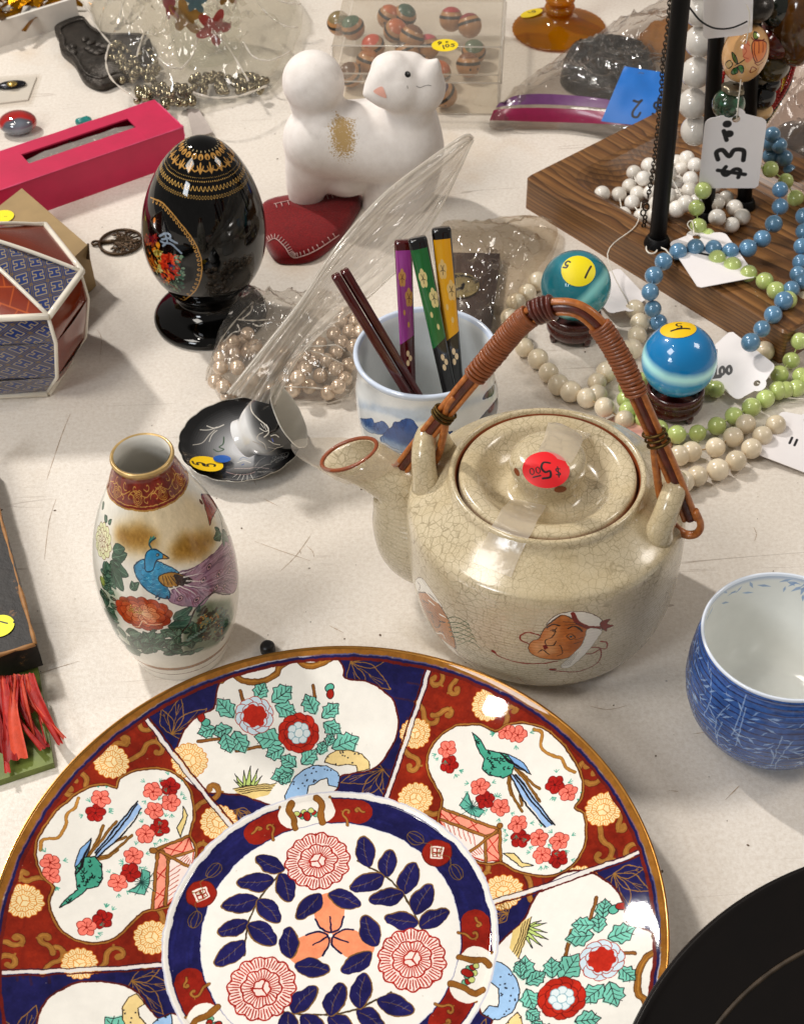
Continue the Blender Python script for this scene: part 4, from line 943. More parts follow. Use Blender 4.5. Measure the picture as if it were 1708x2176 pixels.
for a, b in (((600, 780), (680, 760)), ((605, 740), (670, 730)), ((590, 800), (690, 880)), ((590, 810), (660, 960)), ((560, 800), (620, 950)), ((570, 800), (600, 880)), ((610, 800), (640, 830)), ((700, 950), (745, 915)), ((720, 940), (705, 905)), ((575, 590), (560, 555)), ((580, 600), (600, 580)), ((555, 520), (552, 480)),
             ((930, 1110), (1030, 1045)), ((930, 1130), (1035, 1095)), ((900, 1150), (1040, 1130)), ((860, 1170), (950, 1190)), ((820, 1180), (860, 1270)), ((780, 1180), (830, 1290)), ((850, 1250), (940, 1215)), ((760, 1200), (760, 1270)), ((720, 1200), (790, 1290)), ((690, 1200), (740, 1270)), ((880, 1300), (960, 1270)), ((980, 1290), (900, 1270)), ((830, 1240), (880, 1200)), ((1000, 1300), (1060, 1270)), ((1040, 1160), (1080, 1230)), ((640, 1150), (670, 1210)), ((600, 1060), (615, 1130)), ((560, 960), (570, 1040)), ((545, 880), (560, 950)), ((570, 880), (590, 960)),
             ((1180, 650), (1150, 620)), ((1185, 650), (1145, 680)), ((1195, 660), (1200, 720)), ((1190, 640), (1225, 690)), ((1050, 1180), (1040, 1130)), ((1180, 1100), (1220, 1060)), ((1180, 1120), (1230, 1130)), ((1010, 1240), (1080, 1210))):
    vleaf(a, b)
for i in range(46):
    x, y = 620 + 420 * rv.rand(), 1175 + 115 * rv.rand(); a_ = rv.rand() * 6.28; vleaf((x, y), (x + 62 * cos(a_), y + 40 * sin(a_)), .3, ('#3a5a48', '#4a6a58', '#2f4a3c', '#5f7a68')[i % 4])
for i in range(26):
    x, y = 515 + 60 * rv.rand(), 800 + 360 * rv.rand() ; vleaf((x + .12 * (y - 800), y), (x + .12 * (y - 800) + 30, y + 50 * rv.rand() - 10), .3, ('#3a5a48', '#4a6a58', '#2f4a3c')[i % 3])
# cream blossom at the side, orange peony in front
cb = V_((548, 690))[0]
for k_, (rr, n_) in enumerate(((9.5, 11), (6.5, 8), (3.8, 5))):
    for i in range(n_):
        a = i * 2 * pi / n_ + k_ * .4; petal(cb, (cos(a), sin(a)), rr * .001 * sc, rr * .0003 * sc, ('#e3e4bb', '#eceac8', '#f0edd2')[k_], '#7d5a48', 2.6)
cp = V_((760, 1085))[0]
for k_, (rx, ry, n_, cl) in enumerate(((15.0, 11.5, 13, '#a84c28'), (12, 9.0, 11, '#bb5f37'), (9, 6.8, 9, '#cc8159'), (5.5, 4.2, 7, '#d69a74'))):
    for i in range(n_):
        a = i * 2 * pi / n_ + k_ * .3; d = np.array([cos(a) * rx, sin(a) * ry]); L = np.linalg.norm(d); petal(cp, d / L, L * .001 * sc, L * .00030 * sc, cl, '#6f2c17', 2.2)
for i in range(30):
    a, r = rv.rand() * 6.28, sqrt(rv.rand()) * .0042; c.dot(cp + np.array([-.003 + r * cos(a), .0022 + r * sin(a) * .7]) * sc, 3.6 * q_ * sc, '#e5c87a', 1, None, 0, '#7b4520', 1.5 * q_)
for a in np.linspace(-.6, 1.2, 12): c.stroke([cp, cp + np.array([cos(a), sin(a)]) * .0075 * sc], 2 * q_, '#e7c6a0', .8)
c.stroke(smooth(V_((690, 1140), (740, 1150), (765, 1120), (800, 1140), (870, 1135)), n=5), 4 * q_, '#f0d8b8', .9)
# peacock
bodyp = smooth(V_((718, 835), (745, 800), (790, 792), (850, 802), (915, 832), (962, 868), (940, 905), (905, 940), (912, 992), (880, 1000), (835, 985), (775, 945), (738, 890)), True, 6)
c.poly(bodyp, '#3f8fb2', 1, '#173d54', 5 * q_); c.clip = c.maskof(bodyp)
for i in range(130):
    p_ = V_((720 + 240 * rv.rand(), 795 + 200 * rv.rand()))[0]; c.stroke(smooth([p_ + np.array([-7, 4]) * q_ * sc, p_, p_ + np.array([7, 4]) * q_ * sc], n=3), 2.4 * q_, ('#1c5674', '#8ccbdc')[i % 2], .8)
c.clip = None
nk = smooth(V_((780, 850), (776, 800), (785, 760), (805, 738), (840, 738), (872, 760), (905, 784), (868, 786), (845, 792), (830, 815), (815, 850)), True, 6); c.poly(nk, '#3f97bd', 1, '#173d54', 5 * q_)
c.poly(V_((872, 762), (907, 784), (870, 787)), '#b78a3e', 1, '#3a2a18', 3 * q_); c.dot(V_((845, 765))[0], 6 * q_ * sc, '#dfe8e8', 1, None, 0, '#112222', 3 * q_); c.dot(V_((846, 765))[0], 3 * q_ * sc, '#111111')
for i, (x, y) in enumerate(((808, 672), (822, 668), (832, 675))): c.stroke(smooth(V_((815, 738), (800, 705), (x, y)), n=5), 7 * q_, ('#3d6f66', '#4f8f80', '#2d4f56')[i])
wing_ = smooth(V_((850, 885), (900, 862), (965, 868), (1030, 905), (965, 928), (900, 938), (862, 920)), True, 5); c.poly(wing_, '#b0873f', 1, '#33230f', 4 * q_); c.poly(smooth(V_((935, 870), (1000, 885), (1032, 905), (960, 932), (940, 905)), True, 4), '#2f2418')
for i in range(6): c.stroke(V_((870 + 14 * i, 880), (880 + 22 * i, 930 - 3 * i)), 3 * q_, '#3e2c14')
for q in (((965, 865), (1010, 855), (1050, 835)), ((985, 885), (1040, 875), (1090, 865)), ((1000, 905), (1060, 908), (1110, 905)), ((960, 930), (1020, 960), (1060, 985)), ((990, 925), (1050, 940), (1105, 942)), ((930, 935), (955, 965), (985, 985)), ((905, 942), (915, 965), (935, 980))): c.stroke(smooth(V_(*q), n=6), 7 * q_, '#eee9e4', .95, taper=1)
for x, y in ((845, 985), (860, 995), (900, 990)): c.stroke(V_((x, y), (x - 8, y + 10)), 8 * q_, '#244258')
# rocks, dark blossoms, branch
c.stroke(smooth(V_((1145, 962), (1090, 1010), (1045, 1060), (1020, 1120), (975, 1180)), n=6), 7 * q_, '#2a241f'); c.stroke(smooth(V_((1145, 962), (1190, 978), (1235, 975)), n=5), 6 * q_, '#4b3540')
for i in range(70):
    x, y = 1060 + 140 * rv.rand(), 1050 + 170 * rv.rand(); p_ = V_((x, y))[0]; c.dot(p_, (8 + 12 * rv.rand()) * q_ * sc, ('#3b342a', '#4a3f2e', '#5c3c2a', '#2c3a30')[i % 4], .8, (5 + 6 * rv.rand()) * q_ * sc, rv.rand() * 3)
for i in range(40):
    x, y = 1070 + 120 * rv.rand(), 1060 + 150 * rv.rand(); c.dot(V_((x, y))[0], 4.5 * q_ * sc, ('#c58a50', '#b59a5a', '#77988c')[i % 3])
for i in range(22): c.dot(V_((1000 + 5 * i, 1222 - 3 * i + 4 * (i % 3)))[0], 5 * q_ * sc, '#7f958c')
for i in range(24): c.dot(V_((1180 + 10 * (i % 3), 1050 + 5 * i))[0], 4 * q_ * sc, '#5c8080')
c.poly(smooth(V_((1085, 440), (1140, 450), (1160, 500), (1140, 560), (1125, 608), (1112, 560), (1095, 500)), True, 5), '#8c3a28', 1, '#3a1a14', 4 * q_); c.dot(V_((1078, 482))[0], 12 * q_ * sc, '#5a1c18'); c.stroke(smooth(V_((1150, 500), (1185, 580), (1190, 660)), n=5), 6 * q_, '#3a4a3a')
for i in range(9): c.stroke(V_((1100 + 5 * i, 470 + 8 * i), (1110 + 5 * i, 500 + 8 * i)), 4 * q_, ('#c0604a', '#2a2420')[i % 2])
# far side (out of the photo): scattered foliage so the design goes round
for i in range(60):
    x = (front[0] + Wv.W * (.30 + .40 * rv.rand())) % Wv.W; y = Wv.zy(.02 + .06 * rv.rand()); a = rv.rand() * 6.28
    d = np.array([cos(a), sin(a)]); n_ = np.array([-d[1], d[0]]); L = 60; p_ = np.array([x, y]); c.poly(smooth([p_, p_ + d * L * .4 + n_ * 13, p_ + d * L, p_ + d * L * .4 - n_ * 13], True, 4), '#41614f', .9, '#22382e', 3 * q_)
# bands
zb = .0128
Wv.band(0, zb, '#e8e4dc'); Wv.band(zb, zb + .0032, '#7d4a24'); Wv.band(zb + .0007, zb + .0009, '#c59f62'); Wv.band(zb + .0024, zb + .0027, '#c59f62')
for i in range(220): c.stroke([(i * Wv.W / 220, Wv.zy(zb + .0010)), (i * Wv.W / 220, Wv.zy(zb + .0023))], .0003, '#c9a566', .8)
Wv.band(.0072, .0077, '#6a4a3c')
zt = .1200; Wv.band(zt - .0014, .140, '#7a2a17'); Wv.band(zt - .0022, zt - .0014, '#b08a4c'); Wv.band(zt - .0002, zt + .0002, '#c6a05c'); Wv.band(.1328, .1345, '#8a6a34')
for i in range(9):
    x0 = Wv.W * i / 9
    for j, (dx, dz, r) in enumerate(((0, .0035, 26), (85, .0055, 22), (130, .0025, 17), (45, .0085, 18), (150, .009, 20))):
        t = np.linspace(0, 1, 18); th = i + j + (1 if (i + j) % 2 else -1) * 4.5 * t; rr = r * (.2 + .8 * t); c.stroke(np.c_[x0 + dx + rr * np.cos(th) * 1.5, Wv.zy(zt + dz) + rr * np.sin(th)], .00055, '#c49c58')
    for r in (8, 15, 22): c.stroke([(x0 + 60 + 1.6 * r * cos(t), Wv.zy(zt + .0035) + r * sin(t)) for t in np.linspace(0, 6.3, 20)], .0004, '#c49c58')
    c.stroke(smooth([(x0, Wv.zy(zt + .006)), (x0 + 60, Wv.zy(zt + .0075)), (x0 + 120, Wv.zy(zt + .0045)), (x0 + 200, Wv.zy(zt + .007))], n=6), .0005, '#c49c58')
vb.data.materials.append(painted('vase_glaze', c.brush(1.0, .045, 24).image('vase_painting'), .16, .4))
# ------------------------------------------------------------------ landscape brush cup with chopsticks
CC = Vector((.0168, .6400, 0))
cup = thing('brush_cup', 'white porcelain cup with blue mountain landscape, holding lacquered sticks', 'cup', CC)
def pinch(a, j, r, z): return 1 + .035 * sin(2 * a + 1.2 + 30 * z) * min(1, max(0, (0.085 - z) / .03)) + .012 * sin(5 * a + 60 * z) * min(1, max(0, (0.082 - z) / .02))
cpr = fine([(0, .0015), (.030, .0012), (.0335, 0), (.0352, .002), (.0362, .010), (.0378, .030), (.0392, .045), (.0396, .058), (.0384, .068), (.0381, .076), (.0388, .0815)], 6)
v, f = lathe(cpr, 140, wob=pinch); cb_ = mesh('body', v, f, None, cup); weld(cb_)
rimm = plain('blue_white_rim', '#d3dcea', .14, 0, .4, .05, 60)
lathe_obj('rim', fine([(.0388, .0812), (.0397, .0830), (.0398, .0845), (.0388, .0853), (.0374, .0848), (.0366, .0830)], 5), rimm, cup, 128)
lathe_obj('inside', fine([(.0367, .0832), (.0358, .078), (.0358, .060), (.0350, .030), (.033, .008), (.028, .005), (0, .005)], 4), plain('inner_porcelain', '#dfe2e2', .2, 0, .3, .05, 60), cup, 128)
Wc = Wrap(cb_, .083, 1500, 2 * pi * .039, '#e8eaea'); c = Wc.c; k_ = crop(1180, 780, 720 * 1708 / 1567); G = Wc.mk(lambda x, y: k_(x, y)); qc = .00007
for i in range(16): c.soft(G((370 + 30 * i, 1620 + 8 * i), (420 + 45 * i, 1610 + 6 * i), (420 + 45 * i, 1622 + 6 * i), (370 + 30 * i, 1640 + 8 * i)), '#8fa5bf', .35, 3)
c.soft(G((360, 1570), (500, 1610), (900, 1640), (1300, 1560), (1500, 1440), (1500, 1480), (1300, 1610), (900, 1690), (500, 1670), (360, 1620)), '#c3cedb', .8, 9)
rg_ = np.random.RandomState(2)
def mount(pts, col, fade):
    p_ = smooth(pts, True, 4); c.poly(p_, col, 1, '#1d3460', 5 * qc); c.clip = c.maskof(p_); lo = p_[:, 1].min(); hi = p_[:, 1].max()
    c.soft([(p_[:, 0].min() - 9, lo - 9), (p_[:, 0].max() + 9, lo - 9), (p_[:, 0].max() + 9, lo + (hi - lo) * .28), (p_[:, 0].min() - 9, lo + (hi - lo) * .28)], fade, .8, 10)
    for i in range(26):
        x = p_[rg_.randint(len(p_))]; c.stroke(smooth([x, x + np.array([rg_.randn() * 6, -14]), x + np.array([rg_.randn() * 9, -34])], n=3), 5 * qc, '#1f3a6b', .6)
    c.clip = None
mount(G((360, 1740), (400, 1735), (440, 1730), (480, 1735), (500, 1770), (560, 1750), (610, 1800), (600, 1850), (480, 1850), (370, 1790)), '#4a6ca0', '#dfe5ea')
mount(G((545, 1900), (600, 1830), (640, 1800), (660, 1760), (700, 1760), (740, 1730), (800, 1740), (850, 1800), (880, 1850), (940, 1850), (1000, 1790), (1060, 1830), (1140, 1840), (1100, 1930), (900, 1990), (700, 2010), (600, 1970)), '#2f5690', '#b9c8da')
mount(G((350, 1880), (420, 1910), (520, 1950), (600, 1990), (650, 2040), (560, 2040), (430, 1960)), '#54708a', '#aebac4')
for i in range(5): c.stroke(G((490 + 30 * i, 1985 + 10 * i), (500 + 30 * i, 2030 + 10 * i)), 5 * qc, '#2b2a2c'); c.stroke(G((480 + 30 * i, 1985 + 9 * i), (515 + 30 * i, 1990 + 10 * i)), 4 * qc, '#2b2a2c')
mount(G((1380, 1560), (1430, 1500), (1490, 1420), (1510, 1440), (1470, 1530), (1400, 1570)), '#3a4048', '#4a4c50'); mount(G((1360, 1730), (1440, 1640), (1500, 1570), (1530, 1640), (1490, 1700), (1420, 1730)), '#33383f', '#44464a')
for i in range(9):
    x = Wc.W * (.45 + .06 * i) % Wc.W; mount(np.array([(x, Wc.zy(.02)), (x + 25, Wc.zy(.045 + .01 * (i % 2))), (x + 60, Wc.zy(.04)), (x + 90, Wc.zy(.02))]), '#3e659e', '#b9c8da') if False else None
cb_.data.materials.append(painted('brush_cup_glaze', c.brush(1.5, .04, 24).image('brush_cup_painting'), .14, .4))
# inner landscape smudge
S3 = Surf([o for o in cup.children if o.name.startswith('inside')][0])
def lerp(a, b, t): return a * (1 - t) + b * t
def stick(name, label, top_px, low_px, Yt, Yl, w0, w1, th, kind, group, extra=0):
    T_ = atd(*top_px, Yt); L_ = atd(*low_px, Yl); d = (L_ - T_).normalized()
    B_ = T_ + d * ((.0068 - T_.z) / d.z)
    length = (B_ - T_).length; z_ = (T_ - B_).normalized(); y_ = -(CAM_C - T_).normalized(); x_ = y_.cross(z_).normalized(); y_ = z_.cross(x_)
    n = 14; v = []; f = []; sec = []
    for i in range(8):
        a = 2 * pi * (i + .5) / 8; sec.append((np.sign(cos(a)) * abs(cos(a)) ** .45, np.sign(sin(a)) * abs(sin(a)) ** .45))
    m = len(sec)
    levels = [(0, .9), (.003, 1.0)] + [(length * t, 1.0) for t in np.linspace(.05, .985, n)] + [(length - .0008, .97), (length, .82)]
    for zz, k2 in levels:
        t = zz / length
        for sx, sy in sec: v.append((sx * lerp(w1, w0, t) / 2 * k2, sy * lerp(th * .6, th, t) / 2 * k2, zz))
    for j in range(len(levels) - 1):
        for i in range(m): f.append((j * m + i, j * m + (i + 1) % m, (j + 1) * m + (i + 1) % m, (j + 1) * m + i))
    f.append(tuple(range(m))[::-1]); f.append(tuple((len(levels) - 1) * m + i for i in range(m)))
    uv = [((x / w0) + .5, z / length) for x, y, z in v]
    o = mesh(name, v, f, kind, None, uv=uv)
    mw = Matrix((x_, y_, z_)).transposed().to_4x4(); mw.translation = B_; o.matrix_world = mw
    tag(o, label, 'chopstick', group); return o
def stick_mat(nm, panel, dark, gold_, length):
    Wd, Hd = 96, 1024; c = Canvas(Wd, Hd, dark)
    c.poly([(6, Hd * .965), (Wd - 10, Hd * .965), (Wd - 10, Hd * .62), (6, Hd * .58)], panel)
    for i in range(16): c.stroke([(10 + 5 * i, Hd * .96), (10 + 5 * i, Hd * .5)], 3, panel, 0); 
    c.soft([(26, Hd * .95), (40, Hd * .95), (40, Hd * .5), (26, Hd * .5)], '#ffffff', .12, 6)  # soft white streak: lacquer sheen painted down the panel
    sxy = 1.9  # texel stretch along the stick
    for x, y, r in ((36, .855, 19), (68, .775, 20)):
        cy = Hd * y
        for i in range(5): a = i * 1.257 + .3; c.dot((x + r * .6 * cos(a), cy + r * .6 * sin(a) * sxy), r * .5, gold_, 1, r * .5 * sxy)
        c.dot((x, cy), r * .5, gold_, 1, r * .5 * sxy)
        for i in range(5): a = i * 1.257 + .9; c.stroke([(x, cy), (x + r * .55 * cos(a), cy + r * .55 * sin(a) * sxy)], 2, dark)
    for x, y in ((40, .715), (60, .665)): c.dot((x, Hd * y), 6.5, gold_, 1, 6.5 * sxy)
    for x, y in ((50, .545), (62, .525), (48, .505)): c.dot((x, Hd * y), 9, '#d9c3a0', 1, 7 * sxy)
    return painted(nm, c.image(nm + '_print'), .12, .6, mottle=.03)
stick('lacquered_stick', 'purple and dark red lacquered stick with gold blossoms in the brush cup', (856, 510), (868, 800), .668, .642, .0098, .0068, .0062, stick_mat('stick_purple', '#9a4490', '#4a0d12', '#c79a62', 1), None)
stick('lacquered_stick', 'green and black lacquered stick with gold blossoms in the brush cup', (886, 505), (948, 800), .655, .632, .0106, .0062, .0066, stick_mat('stick_green', '#216b38', '#0c0a0c', '#dccf9a', 1), None)
stick('lacquered_stick', 'yellow and black lacquered stick with gold blossoms in the brush cup', (937, 484), (968, 800), .660, .634, .0108, .0060, .0066, stick_mat('stick_yellow', '#d8a420', '#0c0a0c', '#d9bd84', 1), None)
redl = plain('red_lacquer', '#4d0f10', .14, 0, .6, .12, 80)
stick('lacquered_stick', 'plain dark red lacquered stick leaning in the brush cup beside its rim', (712, 584), (856, 822), .628, .618, .0052, .0042, .0052, redl, 'pair of plain red sticks in the brush cup')
stick('lacquered_stick', 'plain dark red lacquered stick leaning in the brush cup next to the purple one', (731, 574), (876, 818), .632, .622, .0052, .0042, .0052, redl, 'pair of plain red sticks in the brush cup')

# ------------------------------------------------------------------ blue bamboo tea cup
BC = Vector((.1752, .4410, 0))
bc = thing('tea_cup', 'ribbed blue tea cup with white bamboo leaves and a white inside', 'cup', BC)
bpf = fine([(0, .002), (.0200, .0015), (.0235, 0), (.0255, .0012), (.0330, .0075), (.0390, .0175), (.0420, .0290), (.0424, .0400), (.0412, .0520), (.0395, .0625), (.0388, .0668)], 8)
ribs = [(r * (1 + .0060 * sin(z * 2 * pi / .0036)), z) for r, z in bpf]
v, f = lathe(ribs, 140); bb_ = mesh('body', v, f, None, bc); weld(bb_)
lathe_obj('rim', fine([(.0388, .0666), (.0391, .0676), (.0387, .0684), (.0378, .0683), (.0373, .0672)], 4), plain('cup_rim_white', '#dfe5ee', .12, 0, .4, .03, 60), bc, 128)
bi = lathe_obj('inside', fine([(.0374, .0675), (.0384, .060), (.0400, .048), (.0404, .036), (.0385, .022), (.032, .0095), (.022, .0050), (0, .0040)], 5), None, bc, 128)
Wb = Wrap(bb_, .0675, 1600, 2 * pi * .042, '#3f639c'); c = Wb.c; rb = np.random.RandomState(5)
for i in range(260):
    x, y = rb.rand() * Wb.W, rb.rand() * Wb.H; c.stroke([(x, y), (x + 60 + 200 * rb.rand(), y + rb.randn() * 2)], .0007, ('#22427d', '#3a62a3', '#1d3a73')[i % 3], .45)
for i in range(19): c.stroke([(0, Wb.zy(.004 + .0036 * i)), (Wb.W, Wb.zy(.004 + .0036 * i))], .0008, '#16295a', .9)
for i in range(520):
    x, y = rb.rand() * Wb.W, Wb.zy(.006 + .056 * rb.rand()); a = rb.choice([-.5, -.9, .35, 2.6, -2.4, .8, 3.4]) + rb.randn() * .2; L = 22 + 34 * rb.rand()
    d = np.array([cos(a), sin(a)]) * L; n_ = np.array([-d[1], d[0]]) * .07; p_ = np.array([x, y]); c.poly([p_, p_ + d * .45 + n_, p_ + d, p_ + d * .45 - n_], '#b4c8e4', .75)
for i in range(26):
    x, y = rb.rand() * Wb.W, Wb.zy(.008 + .03 * rb.rand()); c.stroke(smooth([(x, y), (x + 8 * rb.randn(), y + 90), (x + 20 * rb.randn(), y + 170)], n=5), .0006, '#b7c8e2', .7)
bb_.data.materials.append(painted('tea_cup_glaze', c.brush(1.2, .05, 22).image('tea_cup_painting'), .2, .35))
uv_wrap(bi, 0, .068, -pi / 2); c = Canvas(1400, 360, '#f0f1ee'); rb = np.random.RandomState(8)
def bamboo(cx, cy, n_, s_):
    for i in range(n_):
        x, y = cx + rb.randn() * 60 * s_, cy + rb.randn() * 22 * s_; a = rb.choice([-.9, -.4, -2.3, -2.8, -1.5]) + rb.randn() * .2; d = np.array([cos(a), sin(a)]) * (26 + 20 * rb.rand()) * s_; q = np.array([-d[1], d[0]]) * .12; p_ = np.array([x, y]); c.poly([p_, p_ + d * .45 + q, p_ + d, p_ + d * .45 - q], '#8fa9d0', .75)
for ang_, n_ in ((1.25, 22), (2.4, 12), (.2, 8)): bamboo(((ang_ + pi / 2) / (2 * pi)) * 1400, 325, n_, 1.0)
c.soft([(0, 345), (1400, 345), (1400, 362), (0, 362)], '#b9c7e0', .9, 5)
bi.data.materials.append(painted('tea_cup_inner_glaze', c.image('tea_cup_inner_painting'), .14, .35))

# ------------------------------------------------------------------ large black lacquer bowl at the corner
bw = thing('lacquer_bowl', 'large round black lacquered bowl overlapping the edge of the painted plate', 'bowl', (.2076, .1817, 0))
lac = plain('black_lacquer', '#120b09', .30, 0, .12, .25, 60, .05, 300, .35)
lathe_obj('body', fine([(0, .004), (.070, .004), (.082, .0005), (.086, .0005), (.090, .004), (.110, .018), (.134, .040), (.1475, .0560), (.1502, .0598), (.1495, .0608), (.1480, .0602), (.1440, .0560), (.130, .043), (.108, .025), (.085, .0100), (.05, .008), (0, .008)], 5), lac, bw, 180)
lathe_obj('inner_ridge', [(.1252, .0395), (.1254, .0404), (.1260, .0408), (.1268, .0407), (.1270, .0400)], plain('ridge_reflection', '#4a3f33', .5, 0, 0, .5, 120), bw, 180)  # lighter ring colour stands in for the reflection along the inner edge
# ------------------------------------------------------------------ black lacquer egg on its stand
EB = at(449, 672, 0)
egg = thing('lacquer_egg', 'glossy black egg with gold bands and a painted scene on a black pedestal', 'egg', EB)
blk = plain('black_gloss', '#040404', .04, 0, 0, .1, 40, spec=.42)
stand = lathe_obj('stand', fine([(0, .001), (.030, .0008), (.0355, 0), (.0372, .0015), (.0370, .0040), (.0350, .0066), (.0300, .0092), (.0235, .0122), (.0198, .0158), (.0194, .0195), (.0212, .0235), (.0240, .0265), (.0248, .0280), (.0235, .0275), (.018, .0225), (0, .020)], 5), blk, egg, 120)
n = 60; h_, rm = .1150, .0386; prof = []
for i in range(n + 1):
    t = pi * i / n; z = -cos(t); r = sin(t) * (1 - .17 * z - .02 * z * z); prof.append((rm * r * 1.0, (z + 1) / 2 * h_))
v, f = lathe(prof, 140); eg = mesh('egg', v, f, None, egg); weld(eg); eg.location = (-.0015, 0, .0178); eg.rotation_euler = (0, radians(6.0), 0)
We = Wrap(eg, h_, 2000, 2 * pi * .0372, '#040404'); c = We.c; kk = crop(500, 480, 560 * 1708 / 1385); E_ = We.mk(lambda x, y: kk(x, y)); ue = .000085
GL = '#b08a52'; zof = lambda x, y: E_((x, y))[0][1] / We.H * h_; W_ = We.W
# measured band heights
z1, z2, z3, z4, z5 = zof(620, 225), zof(600, 290), zof(600, 410), zof(640, 530), zof(640, 655)
N = 34
def ringx(n_): return [i * W_ / n_ for i in range(n_)]
zz = lambda z: We.zy(z)
sx = lambda z: rm / max(.004, float(np.interp(z, [p[1] for p in prof], [p[0] for p in prof])))   # stretch of a ring on the narrowing top
for x in ringx(24): c.dot((x, zz(z1)), .00032 * c.sc * sx(z1), '#b9a987', 1, .00032 * c.sc * 1.2)
for x in ringx(20):
    c.dot((x, zz((z1 + z2) / 2 - .0006)), .0017 * c.sc * sx(z2), GL, 1, (z1 - z2) * .5 * c.sc); c.dot((x, zz((z1 + z2) / 2 - .001)), .0005 * c.sc * sx(z2), '#3a2c14', 1, (z1 - z2) * .25 * c.sc)
for i, x in enumerate(ringx(18)):
    w = W_ / 18; c.stroke([(x, zz(z2 - .004)), (x + w / 2, zz(z3)), (x + w, zz(z2 - .004))], .00075, GL); c.stroke([(x - w * .3, zz(z2 - .0032)), (x, zz(z2 - .0062)), (x + w * .3, zz(z2 - .0032))], .0010, GL)
    c.stroke([(x, zz(z2 - .0025)), (x, zz(z2 - .0045))], .0012 * 2, GL)
for x in ringx(110): c.dot((x, zz(z4 + .0012)), .00048 * c.sc, '#c8a566', 1, .0004 * c.sc); c.dot((x + 9, zz(z4 + .0030)), .0003 * c.sc, '#c8a566')
for x in ringx(64): c.stroke(smooth([(x, zz(z4 - .0022)), (x + 9, zz(z4 - .0012)), (x + 17, zz(z4 - .0028)), (x + 27, zz(z4 - .0034)), (x + 33, zz(z4 - .0024))], n=4), .00055, '#c8a566')
for x in ringx(100): c.stroke([(x + 6 * cos(t), zz(z5) + 8 * sin(t)) for t in np.linspace(0, 6.3, 9)], .00028, '#c8a566')
# oval filigree frame and the scene
oval = smooth(E_((165, 650), (260, 690), (350, 780), (440, 890), (530, 1000), (600, 1120), (640, 1260), (625, 1420), (560, 1540), (470, 1610), (380, 1600)), n=10)
c.stroke(oval, .0009, GL)
for i in range(4, len(oval) - 4, 3):
    d = oval[i + 1] - oval[i - 1]; d = d / np.linalg.norm(d); n_ = np.array([-d[1], d[0]]); s_ = -1 if np.dot(n_, oval[len(oval) // 2] - oval[i] + np.array([-300, 0])) < 0 else 1; o = oval[i]
    t = np.linspace(0, 1, 8); c.stroke(smooth([o, o + n_ * s_ * 14 + d * 8, o + n_ * s_ * 20, o + n_ * s_ * 12 - d * 6], n=4), .0007, GL)
    if i % 6 == 0: c.dot(o + n_ * s_ * 22, 6, GL)
re_ = np.random.RandomState(6)
def daub(x0, y0, x1, y1, cols, n_, r0, r1):
    for i in range(n_):
        p_ = E_((x0 + (x1 - x0) * re_.rand(), y0 + (y1 - y0) * re_.rand()))[0]; a = re_.rand() * 3
        c.dot(p_, (r0 + (r1 - r0) * re_.rand()) * ue * c.sc, cols[re_.randint(len(cols))], .9, (r0 + (r1 - r0) * re_.rand()) * .5 * ue * c.sc, a)
daub(110, 1000, 230, 1100, ['#7a1c1c', '#5a1626', '#94443a', '#3a1626'], 60, 10, 30)
daub(130, 1080, 260, 1350, ['#c47a22', '#a85a1c', '#7c3c16', '#d99a3a'], 60, 12, 30)
daub(200, 1150, 280, 1400, ['#c9c07a', '#a8a05a', '#e0d8a0', '#7a6a2a'], 40, 10, 26)
daub(270, 1190, 420, 1400, ['#b03018', '#c8442a', '#8c2214', '#d0603c'], 90, 14, 34)
daub(330, 1270, 380, 1330, ['#3a2a5a', '#5a3a6a'], 8, 8, 16)
daub(380, 1190, 470, 1490, ['#4a6a5a', '#2a4a40', '#8aa08a', '#305848'], 60, 8, 22)
daub(240, 1440, 450, 1520, ['#5a6a5a', '#3a4a40', '#7a8a70'], 40, 12, 26)
daub(290, 1330, 340, 1440, ['#c8742a', '#d98a3c'], 14, 10, 22)
for q in (((250, 1010), (300, 985), (350, 1000), (345, 1040), (410, 1075)), ((260, 1060), (300, 1075), (350, 1080), (400, 1120), (450, 1168)), ((270, 1040), (330, 1030), (380, 1060)), ((300, 990), (320, 1060), (280, 1100))): c.stroke(smooth(E_(*q), n=5), 16 * ue, '#8e9aa8')
for q in (((200, 1370), (260, 1420), (330, 1450), (410, 1500)), ((160, 1340), (220, 1400), (300, 1450))): c.stroke(smooth(E_(*q), n=5), 10 * ue, '#7c3a1c')
c.dot(E_((200, 865))[0], 14 * ue * c.sc, '#d08a4a', 1, 22 * ue * c.sc)
for i in range(10): a = i * .63; p_ = E_((200, 865))[0]; c.stroke([p_ + np.array([cos(a), sin(a)]) * 18, p_ + np.array([cos(a), sin(a)]) * 40], 3 * ue, '#8a5a34', .7)
eg.data.materials.append(painted('egg_lacquer', c.brush(.6, .03, 20).image('egg_painting'), .04, 0, mottle=0, spec=.42))

# ------------------------------------------------------------------ white animal figurine
DC = at(770, 436, 0); DC.z = 0
fg = thing('animal_figurine', 'chalky white animal figurine with round tail and worn gold patch on its side', 'figurine', DC)
def dl(x, y, Y=0.0): p_ = atd(x, y, DC.y + Y); return p_ - DC
white = NT('chalk_white'); nz = white.noise(130, 5, .65); cc_ = white.ramp(nz, [(.3, '#e4ded9'), (.7, '#efeae6')])
sm = white.ramp(white.noise(55, 6, .7), [(.60, (0, 0, 0, 1)), (.72, (1, 1, 1, 1))]); cc_ = white.mix(white.math('MULTIPLY', sm, .25), cc_, '#a8a29c')
